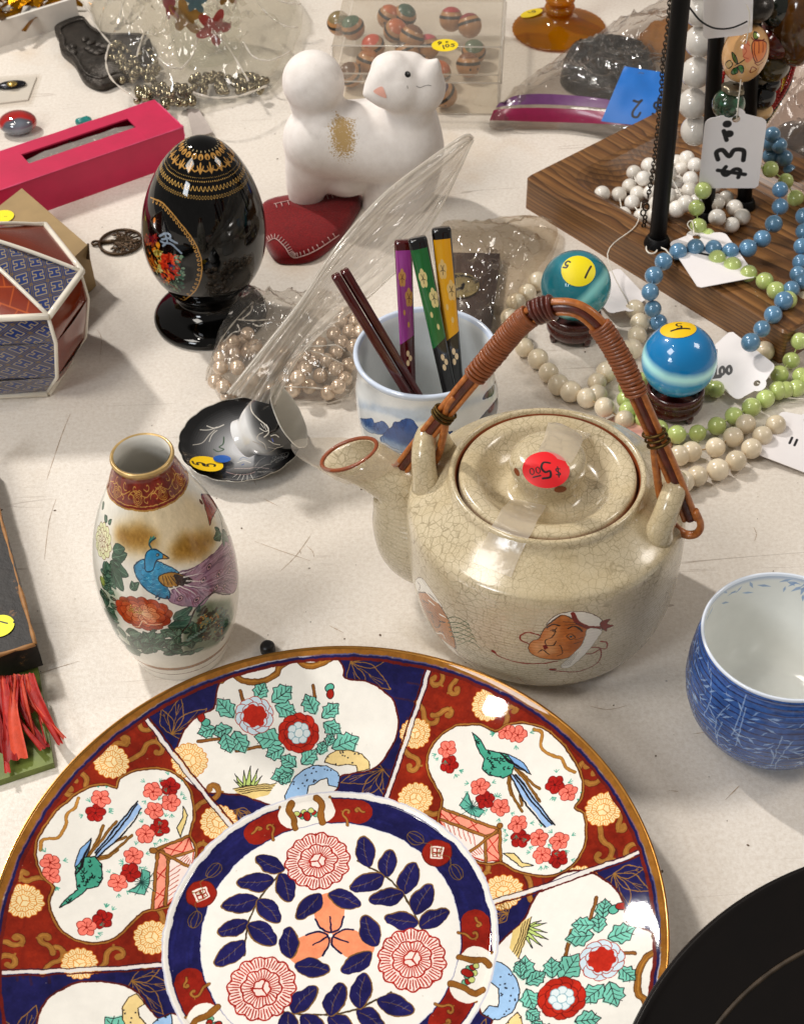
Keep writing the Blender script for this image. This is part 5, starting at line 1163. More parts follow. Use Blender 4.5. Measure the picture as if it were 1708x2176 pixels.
# worn gold patch
tc = white.n('ShaderNodeTexCoord'); mp = white.n('ShaderNodeMapping'); pc = dl(728, 305, -.03); mp.inputs['Location'].default_value = (-pc.x, 0, -pc.z); white.l(tc.outputs['Object'], mp.inputs[0])
m2 = white.n('ShaderNodeMapping'); m2.inputs['Scale'].default_value = (60, 5, 38); white.l(mp.outputs[0], m2.inputs[0]); gr = white.n('ShaderNodeTexGradient', gradient_type='SPHERICAL'); white.l(m2.outputs[0], gr.inputs[0])
sep = white.n('ShaderNodeSeparateXYZ'); white.l(tc.outputs['Object'], sep.inputs[0])
fr_ = white.math('LESS_THAN', sep.outputs[1], -.012)
spk = white.math('GREATER_THAN', white.math('ADD', white.math('MULTIPLY', gr.outputs[0], .55), white.noise(900, 3, .7)), .80)
cc_ = white.mix(white.math('MULTIPLY', white.math('MULTIPLY', spk, fr_), .9), cc_, '#b79a62')
white.col(cc_); white.set(Roughness=.85, Specular_IOR_Level=.15); white.bump(nz, .12, .0006)
VF = []
def blob(x, y, r, Y=0, sx=1, sy=1, sz=1): 
    v, f = ball(r, 24, 16, sx, sy, sz); p_ = dl(x, y, Y); VF.append(([(a + p_.x, b + p_.y, c_ + p_.z) for a, b, c_ in v], f))
def limb(pts, rs_): VF.append(tube([dl(x, y, Y) for x, y, Y in pts], rs_, 24))
def gen(pts, rs_):
    P_ = smooth([tuple(dl(x, y, Y)) for x, y, Y in pts], n=6); R_ = smooth([(r, 0) for r in rs_], n=6)[:, 0]; VF.append(tube([Vector(q) for q in P_], list(R_), 28)); 
    for e in (0, -1):
        v, f = ball(R_[e], 24, 14); VF.append(([(a + P_[e][0], b + P_[e][1], c_ + P_[e][2]) for a, b, c_ in v], f))
gen([(680, 296, 0), (745, 298, 0), (800, 298, 0), (850, 296, 0)], [.0262, .0275, .0290, .0285])        # trunk
gen([(672, 300, 0), (662, 350, 0), (652, 395, 0), (648, 438, 0)], [.0215, .0190, .0150, .0105])         # hind leg mass
gen([(874, 258, 0), (882, 320, 0), (872, 385, 0), (858, 438, 0)], [.0190, .0205, .0190, .0165])          # chest and front leg
blob(735, 368, .0175, 0, 1.2, .9, 1.0); gen([(838, 330, 0), (822, 395, 0), (812, 438, 0)], [.020, .0175, .0150])
gen([(665, 174, 0), (668, 178, 0)], [.0212, .0208]); gen([(655, 218, 0), (690, 240, 0)], [.013, .017])    # curled tail
gen([(852, 184, -.008), (892, 186, -.008)], [.0185, .0178]); gen([(898, 172, -.010), (918, 146, -.011), (928, 130, -.012)], [.0135, .0080, .0030])   # head and upturned snout
gen([(872, 148, -.006), (835, 138, -.006), (818, 146, -.008)], [.0120, .0095, .0100]); gen([(845, 184, -.014), (815, 191, -.019), (790, 198, -.022), (779, 200, -.023)], [.0170, .0130, .0075, .0035])   # brow and drooping ear
gen([(836, 146, -.012), (818, 165, -.016), (800, 188, -.019)], [.0110, .0115, .0090]); gen([(845, 170, -.012), (822, 186, -.014)], [.0160, .0140]); gen([(868, 250, 0), (872, 225, -.003)], [.0180, .0175])
v, f = join(*VF); bd = mesh('body', v, f, white.m, fg)
md_ = bd.modifiers.new('remesh', 'REMESH'); md_.mode = 'VOXEL'; md_.voxel_size = .0016; md_.use_smooth_shade = True
ms = bd.modifiers.new('smooth', 'SMOOTH'); ms.factor = .6; ms.iterations = 16
dg = bpy.context.evaluated_depsgraph_get(); me = bpy.data.meshes.new_from_object(bd.evaluated_get(dg)); bd.modifiers.clear(); bd.data = me
zmin = min(v_.co.z for v_ in me.vertices)
for v_ in me.vertices: v_.co.z = max(v_.co.z, 0.0)
me.polygons.foreach_set('use_smooth', [True] * len(me.polygons))
FS = Surf(bd)
def onfig(x, y): 
    h = FS.hit(x, y); return h, FS.t.find_nearest(h)[1]
h, n_ = onfig(866, 158); disc('eye', .0021, plain('figurine_black', '#0c0b0b', .3), fg, h + n_ * .0003, n_, (0, 0, 1), .0003)
# pink inner ear
v = []; pxs = [(794, 194), (802, 187), (812, 184), (817, 193), (821, 207), (811, 205), (801, 200)]
pp = smooth(pxs, True, 4); ctr = np.mean(pp, 0); allp = [ctr] + list(pp)
for x, y in allp: h, n_ = onfig(x, y); v.append(h + n_ * .0005)
mesh('inner_ear', v, [(0, i, i % len(pp) + 1) for i in range(1, len(pp) + 1)], plain('ear_pink', '#e2b3a4', .6), fg)
ink = plain('faded_ink', '#8a8580', .6)
for pts in (((884, 183), (892, 186), (900, 183)), ((900, 183), (908, 181), (916, 182)), ((865, 182), (866, 188))):
    q = []
    for x, y in smooth(pts, n=4): h, n_ = onfig(x, y); q.append(h + n_ * .0001)
    mesh('mouth_line', *tube(q, .0002, 6), ink, fg)
# ------------------------------------------------------------------ bags, pearls, small things in the middle and on the left
def pillow(name, poly_w, h, mat, parent=None, rings=14, seed=0, wr=.0012, z0=.0008, sharp=.5, fr=70, flat=False):
    """closed puffed bag over an outline of world points (x, y): wrinkled top sheet, flat underside"""
    q = smooth([tuple(p[:2]) for p in poly_w], True, 8); c_ = q.mean(0); n = len(q); rs_ = np.random.RandomState(seed)
    ph = rs_.rand(6) * 6; dr = rs_.randn(6, 2) * fr; v = []; f = []
    for j in range(rings + 1):
        s_ = j / rings
        for i in range(n):
            p_ = c_ + (q[i] - c_) * s_; w_ = sum(abs(sin(p_ @ dr[k] + ph[k])) for k in range(6)) / 6
            rm_ = 1 - abs(mnoise.noise((p_[0] * fr * .9 + seed, p_[1] * fr * .9, seed * 1.7))) * 2; rm2 = 1 - abs(mnoise.noise((p_[0] * fr * 2.3, p_[1] * fr * 2.3 + seed, 3.1))) * 2; z = z0 + h * (1 - s_ ** 2.2) ** sharp * (.62 + .6 * w_) + wr * w_ + wr * (1.6 * max(0, rm_) ** 3 + .9 * max(0, rm2) ** 3) * (1 - s_ ** 6); v.append((p_[0], p_[1], z))
    for j in range(rings):
        for i in range(n): f.append((j * n + i, j * n + (i + 1) % n, (j + 1) * n + (i + 1) % n, (j + 1) * n + i))
    if not flat:
        b = len(v); v += [(p_[0], p_[1], z0 * .5) for p_ in (c_ + (q - c_) * .97)]; v.append((c_[0], c_[1], z0 * .5)); e = rings * n
        for i in range(n): f.append((e + i, e + (i + 1) % n, b + (i + 1) % n, b + i)); f.append((b + i, b + (i + 1) % n, b + n))
    o = mesh(name, v, f, mat, parent); weld(o, 1e-5); return o
def W2(k_, pts, z=0): return [at(*k_(*p), z) for p in pts]
clear = film('clear_bag', '#f6f2ec', .10, .06, 1.8, .9, 55)
milky = film('milky_flap', '#efe9e2', .46, .13, 1.9, .15, 30)
kA = crop(640, 1050, 720)
# gold pearls on a strand
kp = NT('gold_pearl'); nz = kp.noise(60, 3, .5); kp.col(kp.ramp(nz, [(.3, '#c6b09a'), (.7, '#e4d4c2')])); kp.set(Roughness=.22, Metallic=.30, Coat_Weight=.7, Coat_Roughness=.08)
gp_px = [(640, 560), (490, 620), (565, 665), (455, 700), (690, 640), (600, 790), (450, 790), (520, 1045), (478, 965), (405, 915), (760, 600), (690, 490), (560, 560), (1100, 770), (1200, 800), (1340, 860), (1260, 735), (1395, 725), (1480, 650), (1100, 990), (1240, 960), (1410, 1015), (1560, 890), (1590, 770), (1530, 565), (1335, 580), (1460, 490), (1600, 470), (1525, 375), (1640, 600), (1655, 380), (1560, 300), (1180, 690), (1025, 895), (1310, 650), (900, 1000), (820, 820), (950, 760), (860, 680), (1010, 660), (720, 900), (640, 960), (1140, 880), (1480, 800), (1700, 470), (1500, 960)]
gn = thing('gold_pearl_necklace', 'champagne gold pearl necklace coiled inside a clear plastic bag', 'necklace', (0, 0, 0)); cen = []
v, f = ball(.0048, 18, 11); gb = None
for i, p in enumerate(gp_px):
    P_ = at(*kA(*p), .0062); z = .0062
    for q in cen:
        d = hypot(P_.x - q.x, P_.y - q.y)
        if d < .0094: z = max(z, q.z + sqrt(max(0, .0094 ** 2 - d * d)))
    z = min(z, .019); P_ = at(*kA(*p), z); cen.append(P_)
    gb = mesh('pearl', v, f, kp.m, gn, loc=P_) if gb is None else share(gb, 'pearl', gn, P_)
bag = thing('pearl_bag', 'crumpled clear bag of gold pearls with its long milky flap standing up', 'plastic bag', at(*kA(1000, 700), 0))
def rel(o, root):   # keep world placement under a root that sits elsewhere
    o.location = o.location - root.location
po = pillow('pouch', W2(kA, [(318, 905), (365, 790), (440, 560), (590, 340), (740, 215), (1000, 250), (1300, 260), (1560, 270), (1700, 300), (1730, 500), (1690, 860), (1590, 1050), (1420, 1105), (1000, 1095), (560, 1115), (455, 1105), (385, 990)]), .021, clear, bag, 34, 3, .0032, sharp=.42); rel(po, bag)
ol = smooth([tuple(p) for p in W2(kA, [(318, 905), (365, 790), (440, 560), (590, 340), (740, 215), (1000, 250)], .004)], n=8); cre = film('glint_film', '#ffffff', .9, .06, 1.7, .2)
def crease_glint(pts, zs, r=.0006):  # white tubes on folds and bag edge stand in for highlight lines
    P_ = smooth([tuple(at(*kA(*p), z_)) for p, z_ in zip(pts, zs)], n=7); o = mesh('crease_glint', *tube([Vector(p) for p in P_], [r * (.25 + .75 * abs(sin(j * .7 + pts[0][0]))) for j in range(len(P_))], 6), cre, bag); rel(o, bag)
for pts, zs in ((((318, 905), (350, 800), (440, 570), (600, 350), (740, 205)), (.002, .006, .012, .018, .022)), (((440, 850), (480, 880), (545, 935)), (.016, .014, .008)), (((600, 400), (620, 460), (560, 480), (480, 560)), (.024, .022, .02, .018)), (((740, 205), (720, 290), (640, 360)), (.022, .024, .02)), (((1130, 590), (1300, 600), (1480, 590), (1560, 640)), (.026, .026, .024, .02)), (((1130, 640), (1260, 640), (1400, 690), (1550, 760)), (.024, .022, .02, .016)), (((1180, 540), (1300, 520), (1380, 440), (1460, 380)), (.024, .024, .024, .022)), (((1000, 960), (1200, 965), (1440, 985), (1600, 990)), (.012, .012, .01, .006)), (((560, 1115), (900, 1085), (1200, 1098), (1420, 1103), (1580, 1050)), (.002, .002, .002, .002, .003)), (((740, 400), (800, 420), (860, 390), (850, 440)), (.026, .026, .026, .026)), (((600, 360), (740, 370), (880, 360)), (.02, .022, .022)), (((1690, 860), (1650, 960), (1590, 1050)), (.004, .003, .003))): crease_glint(pts, zs)
Lf = smooth([(485, 836), (560, 742), (640, 640), (700, 548), (760, 472), (830, 402), (905, 345), (984, 291), (1003, 293)], n=12)
Rf = smooth([(586, 862), (612, 800), (642, 752), (692, 700), (760, 652), (818, 600), (872, 545), (938, 440), (1006, 298)], n=12)
v = []; f = []; m = 44; nr = len(Lf)
for i in range(nr):
    t = i / (nr - 1); Y = .652 + .150 * t
    for j in range(m):
        s_ = j / (m - 1); x, y = Lf[i] * (1 - s_) + Rf[i] * s_
        fold = .0045 * sin(pi * s_) * (sin(s_ * 11 + 2.5 * t) * .6 + sin(s_ * 23 + 5 * t + 1) * .4) + .006 * sin(pi * s_) + (.006 * (1 - s_ * 4) if s_ < .25 else 0)
        cr = 1 - 2 * abs(mnoise.noise((s_ * 6.5 + 1.2 * t, t * 1.6, 1.3))); cr2 = 1 - 2 * abs(mnoise.noise((s_ * 15 - 2 * t, t * 3.4, 7.3))); v.append(atd(x, y, Y - fold - .008 * sin(s_ * pi) - .0070 * max(0, cr) ** 4 - .0034 * max(0, cr2) ** 4))
for i in range(nr - 1):
    for j in range(m - 1): f.append((i * m + j, i * m + j + 1, (i + 1) * m + j + 1, (i + 1) * m + j))
fl = mesh('flap', v, f, milky, bag); rel(fl, bag)
for off, rr in ((0, .0011), (.10, .0008), (.2, .0007), (1.0, .0004)):     # rolled zip edge
    pts = [atd(*(Lf[i] * (1 - off) + Rf[i] * off), .648 + .150 * i / (nr - 1)) for i in range(nr)]
    o = mesh('zip_ridge', *tube(pts, rr, 8), film('ridge_film', '#f2efe8', .62, .12, 1.8, .1), bag); rel(o, bag)
# ------------------------------------------------------------------ dragon cup on its scalloped saucer
SCn = Vector((-.0934, .6564, 0))
sa = thing('saucer', 'scalloped black and white dragon saucer with yellow price sticker', 'saucer', SCn)
scal = lambda a, j, r, z: 1 + (.020 * abs(sin(a * 9)) * (r / .0365) ** 6)
spf = fine([(0, .0030), (.012, .0030), (.018, .0036), (.026, .0062), (.032, .0090), (.0352, .0108), (.0362, .0112), (.0358, .0103), (.030, .0068), (.020, .0018), (.0170, .0002), (.0150, .0002), (.0140, .0016), (0, .0016)], 5)
v, f = lathe(spf, 180, wob=scal); so = mesh('dish', v, f, None, sa); weld(so); uv_planar(so, lambda c_: np.c_[c_[:, 0], c_[:, 1]] / .076 + .5)
Ss = Surf(so); c = Canvas(900, 900, '#141314'); c.sc = 900 / .076; c.f = lambda p: (p / .076 + .5) * 900
def D2(*pts): 
    r_ = []
    for q in pts: h = Ss.hit(*kA(*q)); r_.append((h.x, h.y))
    return np.array(r_)
for i in range(26):
    r = .033 * (1 - i / 26); g = int(20 + 190 * min(1, i / 20) ** .8); c.dot((.001, .001), r, '#%02x%02x%02x' % (g, g, g + 1))
for q, w_, cl in ((((330, 1310), (400, 1330), (480, 1300)), 10, '#d8d4cc'), (((270, 1345), (350, 1345), (420, 1320)), 8, '#d8d4cc'), (((205, 1480), (290, 1460), (350, 1390), (400, 1345)), 7, '#cfcac0'), (((350, 1450), (375, 1390), (420, 1350)), 7, '#d8d4cc'), (((480, 1410), (475, 1470), (440, 1500), (480, 1520), (430, 1540), (390, 1520)), 14, '#5a6a5c'), (((600, 1640), (660, 1620), (720, 1640)), 7, '#e8e4dc'), (((580, 1690), (640, 1690), (700, 1690), (780, 1680), (880, 1690)), 7, '#d8c8c4'), (((500, 1720), (600, 1745), (700, 1740), (760, 1720)), 7, '#cbb0ac'), (((560, 1770), (600, 1740)), 5, '#e8e4dc'), (((600, 1790), (630, 1745)), 5, '#e8e4dc'), (((640, 1800), (660, 1750)), 5, '#e8e4dc'), (((690, 1795), (690, 1750)), 5, '#e8e4dc'), (((740, 1785), (720, 1745)), 5, '#e8e4dc'), (((780, 1720), (860, 1720), (920, 1740)), 5, '#e8e4dc'), (((770, 1700), (850, 1660), (900, 1650)), 5, '#e8e4dc'), (((760, 1670), (800, 1620), (850, 1590)), 6, '#e8e4dc'), (((900, 1640), (960, 1600), (1040, 1580), (1060, 1550)), 6, '#e8e4dc'), (((620, 1610), (650, 1590), (690, 1600)), 8, '#8a96a8'), (((640, 1660), (660, 1650)), 8, '#3a5a9a')):
    c.stroke(smooth(D2(*q), n=5), w_ * 6.2e-5, cl)
for x, y in ((920, 1620), (950, 1600), (980, 1590), (1010, 1570), (960, 1625), (1000, 1605), (1030, 1590), (930, 1590)): p_ = D2((x, y))[0]; c.stroke([p_ + .0011 * np.array([cos(t), sin(t)]) for t in np.linspace(0, 6.3, 14)], 3e-4, '#cfcac2')
so.data.materials.append(painted('saucer_glaze', c.image('saucer_painting'), .14, .4))
lathe_obj('gilt_edge', [(.0362 * 1.0, .0111), (.0366, .0115), (.0364, .0108)], plain('edge_white', '#c9c4ba', .25, .2), sa, 180, wob=lambda a, j, r, z: 1 + .020 * abs(sin(a * 9)))
ys = sticker_mat('yellow_dot_five', '#ecc91c', [('5', .78, .50, .36, pi / 2 + .3, .18), ('5', .48, .45, .36, pi / 2 + .3, .18)])
h = Ss.hit(*kA(335, 1680)); disc('price_sticker', .0098, ys, sa, h + Vector((-.0004, -.0008, .0022)), (.25, .30, 1), (0.1, 1, 0), -.0012, .95)
bt = plain('blue_tape', '#2a62a8', .5, 0, 0, .15, 200, .1, 600)
h = Ss.hit(*kA(470, 1640)); disc('tape_scrap', .0052, bt, sa, h + Vector((0, -.0004, .0030)), (.1, .2, 1), (0, 1, 0), -.0006, .8)
axis = Vector((.85, .02, .45)).normalized(); ctr = at(*kA(845, 1330), .0225)
dcup = thing('demitasse_cup', 'small black and white dragon cup tipped on its side on the saucer', 'cup', ctr)
yv = Vector((0, 1, 0)); xv = yv.cross(axis).normalized(); yv = axis.cross(xv); mw = Matrix((xv, yv, axis)).transposed().to_4x4(); mw.translation = ctr; dcup.matrix_world = mw
cf = fine([(0, -.0135), (.0098, -.0135), (.0108, -.0160), (.0118, -.0160), (.0116, -.0128), (.0120, -.0108), (.0150, -.0060), (.0178, .0010), (.0186, .0080), (.0192, .0140), (.0198, .0168)], 6)
wv_ = lambda a, j, r, z: 1 + .025 * max(0, z / .017) * abs(sin(4 * a))
v, f = lathe(cf, 120, wob=wv_); co = mesh('bowl', v, f, None, dcup); weld(co)
lathe_obj('inside', fine([(.0198, .0168), (.0192, .0166), (.0182, .008), (.0172, .001), (.0140, -.006), (.0105, -.0100), (0, -.0105)], 5), porc, dcup, 120, wob=wv_)
for o in dcup.children: pass
c = Canvas(1000, 300, '#e6e4e0'); uv_wrap(co, -.0160, .0168, 0)
for i in range(60):
    t = i / 60; g = int(228 - 205 * min(1, max(0, (t - .38) / .35))); c.poly([(0, 300 * t), (1000, 300 * t), (1000, 301), (0, 301)], '#%02x%02x%02x' % (g, g, g))
rr_ = np.random.RandomState(4); Sd = Surf(co)
def Dc(*pts): 
    r_ = []
    for q in pts: h = Sd.hit(*kA(*q)); r_.append(((atan2(h.y, h.x) / (2 * pi)) % 1.0 * 1000, (h.z + .016) / .0328 * 300))
    return np.array(r_)
for q, w_, cl in ((((715, 1095), (730, 1180), (790, 1250), (860, 1310), (880, 1370), (840, 1410)), 11, '#d9d4ca'), (((800, 1330), (850, 1360), (880, 1340), (860, 1300)), 8, '#e4e0d8'), (((830, 1370), (790, 1390), (780, 1430), (840, 1470), (860, 1520)), 8, '#cfcac0'), (((740, 1450), (790, 1470), (840, 1500)), 8, '#bdb2a8'), (((900, 1400), (940, 1390), (970, 1410)), 9, '#d9d4ca'), (((880, 1440), (930, 1470), (980, 1480)), 8, '#d9d4ca'), (((910, 1425), (920, 1450)), 12, '#2a4a9a'), (((760, 1530), (830, 1560), (900, 1540), (960, 1500)), 7, '#b8b0a6'), (((870, 1500), (940, 1510), (1010, 1490)), 6, '#d0cac0'), (((810, 1290), (840, 1330)), 6, '#e4e0d8'), (((840, 1300), (860, 1350)), 6, '#e4e0d8')):
    P_ = Dc(*q)
    if np.ptp(P_[:, 0]) < 500: c.stroke(smooth(P_, n=5), w_ * .55, cl)
co.data.materials.append(painted('dragon_cup_glaze', c.image('dragon_cup_painting'), .12, .5))
# ------------------------------------------------------------------ red felt pouch
kB = crop(700, 700, 1200)
red = NT('red_felt'); nz = red.noise(700, 4, .7); red.col(red.ramp(nz, [(.25, '#55060c'), (.75, '#8a0f18')])); red.set(Roughness=.9, Specular_IOR_Level=.15, Sheen_Weight=.25); red.bump(nz, .5, .0006)
rp = thing('felt_pouch', 'dark red felt pouch with white blanket stitching in front of the figurine', 'pouch', at(*kB(680, 250), 0))
o = pillow('pouch_body', W2(kB, [(400, 130), (560, 80), (760, 60), (900, 20), (945, 90), (900, 190), (820, 300), (700, 400), (570, 425), (470, 400), (400, 250)]), .010, red.m, rp, 12, 5, .0004, sharp=.22, fr=12); rel(o, rp)
SP = Surf(o); sw = plain('stitch_thread', '#c9aca8', .8)
def onp(x, y, off=.0005): h = SP.hit(*kB(x, y)); return h + Vector((0, -.0002, off))
line = smooth([(440, 300), (480, 285), (530, 330), (560, 375), (600, 385), (700, 345), (820, 265)], n=9); v_f = [tube([onp(*p) for p in line], .00035, 6)]
for i in range(2, len(line) - 1, 2): d = line[i + 1] - line[i - 1]; d /= np.linalg.norm(d); n_ = np.array([d[1], -d[0]]); v_f.append(tube([onp(*line[i]), onp(*(line[i] + n_ * 26))], .00032, 5))
mesh('stitching', *join(*v_f), sw, rp, loc=-rp.location)
line = smooth([(470, 98), (600, 70), (740, 52), (830, 30), (890, 12)], n=8); v_f = [tube([onp(*p) for p in line], .00035, 6)]
for i in range(1, len(line) - 1, 2): v_f.append(tube([onp(*line[i]), onp(*(line[i] + np.array([8, 22])))], .0003, 5))
mesh('stitching', *join(*v_f), sw, rp, loc=-rp.location)
# ------------------------------------------------------------------ leather pouch with brass roundel in a clear bag behind the brush cup
kC = crop(1180, 780, 720 * 1708 / 1567)
lp_ = thing('leather_case', 'dark brown leather case with a pierced brass roundel in a clear bag', 'case', at(1005, 620, 0))
lea = plain('brown_leather', '#47332c', .5, 0, .05, .2, 120, .3, 500)
cor = [at(x, y, .004) - lp_.location for x, y in ((958, 548), (1062, 550), (1040, 720), (950, 715))]
bm = prism_bm([(p.x, p.y) for p in cor], .0012, .0085); bevel_obj('leather_body', bm, lea, lp_, .003, 3, True)
bz = plain('aged_brass', '#a99d78', .45, .6, 0, .25, 200)
cM = at(975, 606, .0098) - lp_.location; R0 = .0135
v, f = lathe([(0, .0004), (R0 * .98, .0004), (R0, 0), (R0, -.0008), (0, -.0008)], 60); br_ = mesh('brass_roundel', v, f, bz, lp_, loc=cM); 
slits = []
for i in range(46):
    q = np.random.RandomState(i); r = R0 * (.18 + .72 * ((i * .618) % 1)); a = i * 2.4; dv = np.array([cos(a * .3 + 1.2), sin(a * .3 + 1.2)]); c_ = np.array([r * cos(a), r * sin(a)]); L = .0021; n_ = np.array([-dv[1], dv[0]])
    pts = [c_ - dv * L, c_ - dv * L * .2 + n_ * .00062, c_ + dv * L * .7 + n_ * .0005, c_ + dv * L, c_ + dv * L * .7 - n_ * .0005, c_ - dv * L * .2 - n_ * .00062]; slits.append(([(p[0], p[1], .00055) for p in pts], [tuple(range(6))]))
mesh('pierced_leaf', *join(*slits), plain('slit_dark', '#2a211c', .7), br_)
b2 = thing('case_bag', 'clear plastic bag around the brown leather case behind the brush cup', 'plastic bag', at(1040, 600, 0))
o = pillow('sleeve', [at(x, y, 0) for x, y in ((930, 500), (1020, 488), (1130, 478), (1185, 500), (1170, 560), (1120, 640), (1075, 720), (1040, 760), (960, 740), (925, 640))], .014, film('brown_bag', '#e6dccb', .035, .08, 1.6, .8, 45), b2, 30, 8, .0034, sharp=.4); rel(o, b2)
# ------------------------------------------------------------------ bronze openwork pendant by the egg
pn = thing('bronze_pendant', 'round bronze openwork tree pendant beside the black egg', 'pendant', at(258, 518, 0))
brz = plain('bronze_dark', '#4a3a28', .4, .65, 0, .35, 300, .3, 800)
rad = .0148; mesh('ring', *tube([(rad * cos(t), rad * sin(t), .0016) for t in np.linspace(0, 2 * pi, 60, False)], .0011, 8, closed=True), brz, pn)
mesh('bail', *tube([(-rad - .0028 + .0026 * cos(t), .0 + .0022 * sin(t), .0016) for t in np.linspace(0, 2 * pi, 20, False)], .0009, 8, closed=True), brz, pn)
vf = [tube([(-rad, 0, .0014), (-rad * .4, .001, .0018), (0, 0, .0018)], [.0016, .0014, .001], 8)]
for i in range(9):
    a = -1.9 + i * .475; e = (rad * .92 * cos(a), rad * .92 * sin(a), .0015); s_ = (rad * -.35, .0005, .0017); mid_ = (e[0] * .4 + .001, e[1] * .55, .0018); vf.append(tube([Vector(q) for q in smooth([s_, mid_, e], n=5)], .0007, 6))
    for j in range(5):
        q = np.random.RandomState(i * 9 + j); r = rad * (.3 + .58 * q.rand()); b_ = a + q.randn() * .25; c_ = (r * cos(b_), r * sin(b_)); bv, bf = ball(.0019, 10, 6, 1.0, .55, .35); ca, s2 = cos(b_ + j), sin(b_ + j)
        vf.append(([(c_[0] + x * ca - y * s2, c_[1] + x * s2 + y * ca, .0017 + z) for x, y, z in bv], bf))
mesh('tree_fretwork', *join(*vf), brz, pn)
# ------------------------------------------------------------------ small black knob half under the plate
o = lathe_obj('black_button', fine([(0, .0005), (.0035, 0), (.0040, .002), (.0038, .0045), (.0025, .006), (0, .0064)], 4), plain('black_rubber', '#100f10', .4), None, 28, loc=at(570, 1384, 0)); tag(o, 'tiny black button on the table between vase and painted plate', 'button')
# ------------------------------------------------------------------ worn black picture frame, green board and red raffia
kF = lambda x, y: (x * .2934, y * .2934 + 1044.9)
zf_ = .024; c0 = at(*kF(268, 1105), zf_); e1 = (at(*kF(0, 130), zf_) - c0).normalized(); e2 = Vector((-e1.y, e1.x, 0)); 
if e2.x > 0: e2 = -e2
fr = thing('picture_frame', 'worn black wooden frame with rubbed edges and a yellow price sticker', 'frame', (c0.x, c0.y, 0))
wd = NT('worn_black_paint'); vec = wd.coord((1, 1, 1)); n1 = wd.noise(45, 5, .7, wd.coord((2, 2, 2))); n2 = wd.noise(220, 4, .7)
rub = wd.ramp(wd.math('ADD', wd.math('MULTIPLY', n1, .6), wd.math('MULTIPLY', n2, .4)), [(.60, (0, 0, 0, 1)), (.66, (1, 1, 1, 1))])
wd.col(wd.mix(wd.math('MULTIPLY', rub, .6), wd.ramp(n2, [(.3, '#1a1715'), (.7, '#2c2622')]), '#a07850')); wd.set(Roughness=.5, Specular_IOR_Level=.35); wd.bump(n2, .4, .0006)
raw = plain('rubbed_wood', '#a17a50', .6, 0, 0, .3, 150, .3, 300)
def fpt(a, b): return (e1 * a + e2 * b)
def rail(pts, z0, z1, name, m_): 
    bm = prism_bm([(fpt(*p).x, fpt(*p).y) for p in pts], z0, z1); return bevel_obj(name, bm, m_, fr, .0012, 2)
rail([(0, 0), (.17, 0), (.17 - .022, .022), (.022, .022)], .0072, zf_, 'side_rail', wd.m)
rail([(0, .0002), (.0218, .022), (.0218, .12), (0, .12)], .0072, zf_ + .0001, 'end_rail', wd.m)
rail([(.0225, .0225), (.145, .0225), (.145, .0275), (.0275, .0275)], .0074, zf_ - .004, 'inner_slip', raw); rail([(.0223, .0229), (.0272, .0278), (.0272, .12), (.0223, .12)], .0074, zf_ - .0042, 'inner_slip', raw)
rail([(.024, .024), (.145, .024), (.145, .12), (.024, .12)], .0073, zf_ - .008, 'picture_glass', plain('grey_print', '#8f949a', .08, 0, .6, .15, 30))
# rubbed outer arrises
for a, b in (((.0006, .0007), (.17, .0007)), ((.0007, .0006), (.0007, .12))):
    P_ = [fpt(a[0] + (b[0] - a[0]) * t, a[1] + (b[1] - a[1]) * t) + Vector((0, 0, zf_ - .0004 + .0001 * sin(90 * t))) for t in np.linspace(0, 1, 24)]
    q = np.random.RandomState(3); mesh('rubbed_edge', *tube(P_, [.0004 + .0012 * q.rand() for _ in P_], 8), raw, fr)
ys = sticker_mat('yellow_dot_frame', '#f0ee2a', [('.', .86, .62, .5, 0, .2), ('1', .72, .52, .28, 1.2, .2)])
p_ = at(0, 1330, zf_ + .0007) - fr.location; disc('price_sticker', .0075, ys, fr, p_, (0, 0, 1), (0, 1, 0))
gb_ = plain('green_painted_board', '#6f7a3c', .55, 0, .1, .3, 60, .2, 300)
gq = [at(x, y, 0) for x, y in ((84, 1425), (118, 1632), (-60, 1690), (-110, 1480))]
bm = prism_bm([(p.x, p.y) for p in gq], .0002, .0045); o = bevel_obj('green_board', bm, gb_, None, .0006, 1); tag(o, 'mossy green painted board lying under the red raffia', 'board')
rf = thing('raffia_bundle', 'bundle of red raffia ribbons sticking out from under the black frame', 'raffia', at(40, 1520, 0)); rfm = []
for nm, cl in (('raffia_red', '#a82a22'), ('raffia_coral', '#c4553c'), ('raffia_deep', '#8c1c1c')):
    k = NT(nm); nz = k.noise(120, 5, .7, k.coord((1, 1, 1))); c0_ = np.array(lin(cl)); k.col(k.ramp(nz, [(.25, tuple(c0_ * .55)), (.5, tuple(c0_)), (.8, tuple(np.minimum(c0_ * 1.35, 1)))])); k.set(Roughness=.5, Specular_IOR_Level=.3); k.bump(nz, .6, .0008); rfm.append(k.m)
ends = [((215, 1320), (260, 1480), (440, 1830), 13), ((190, 1330), (220, 1500), (470, 1790), 11), ((130, 1330), (160, 1560), (340, 1860), 15), ((170, 1340), (120, 1600), (310, 1870), 8), ((110, 1330), (100, 1600), (150, 1940), 17), ((60, 1340), (70, 1560), (80, 1950), 15), ((30, 1350), (60, 1600), (60, 1900), 11), ((140, 1330), (90, 1500), (110, 1720), 14), ((0, 1370), (20, 1560), (110, 1840), 12), ((-20, 1400), (10, 1640), (60, 2040), 8), ((200, 1330), (210, 1420), (250, 1600), 10), ((-30, 1500), (0, 1700), (30, 1890), 9), ((80, 1340), (40, 1480), (-10, 1650), 13)]
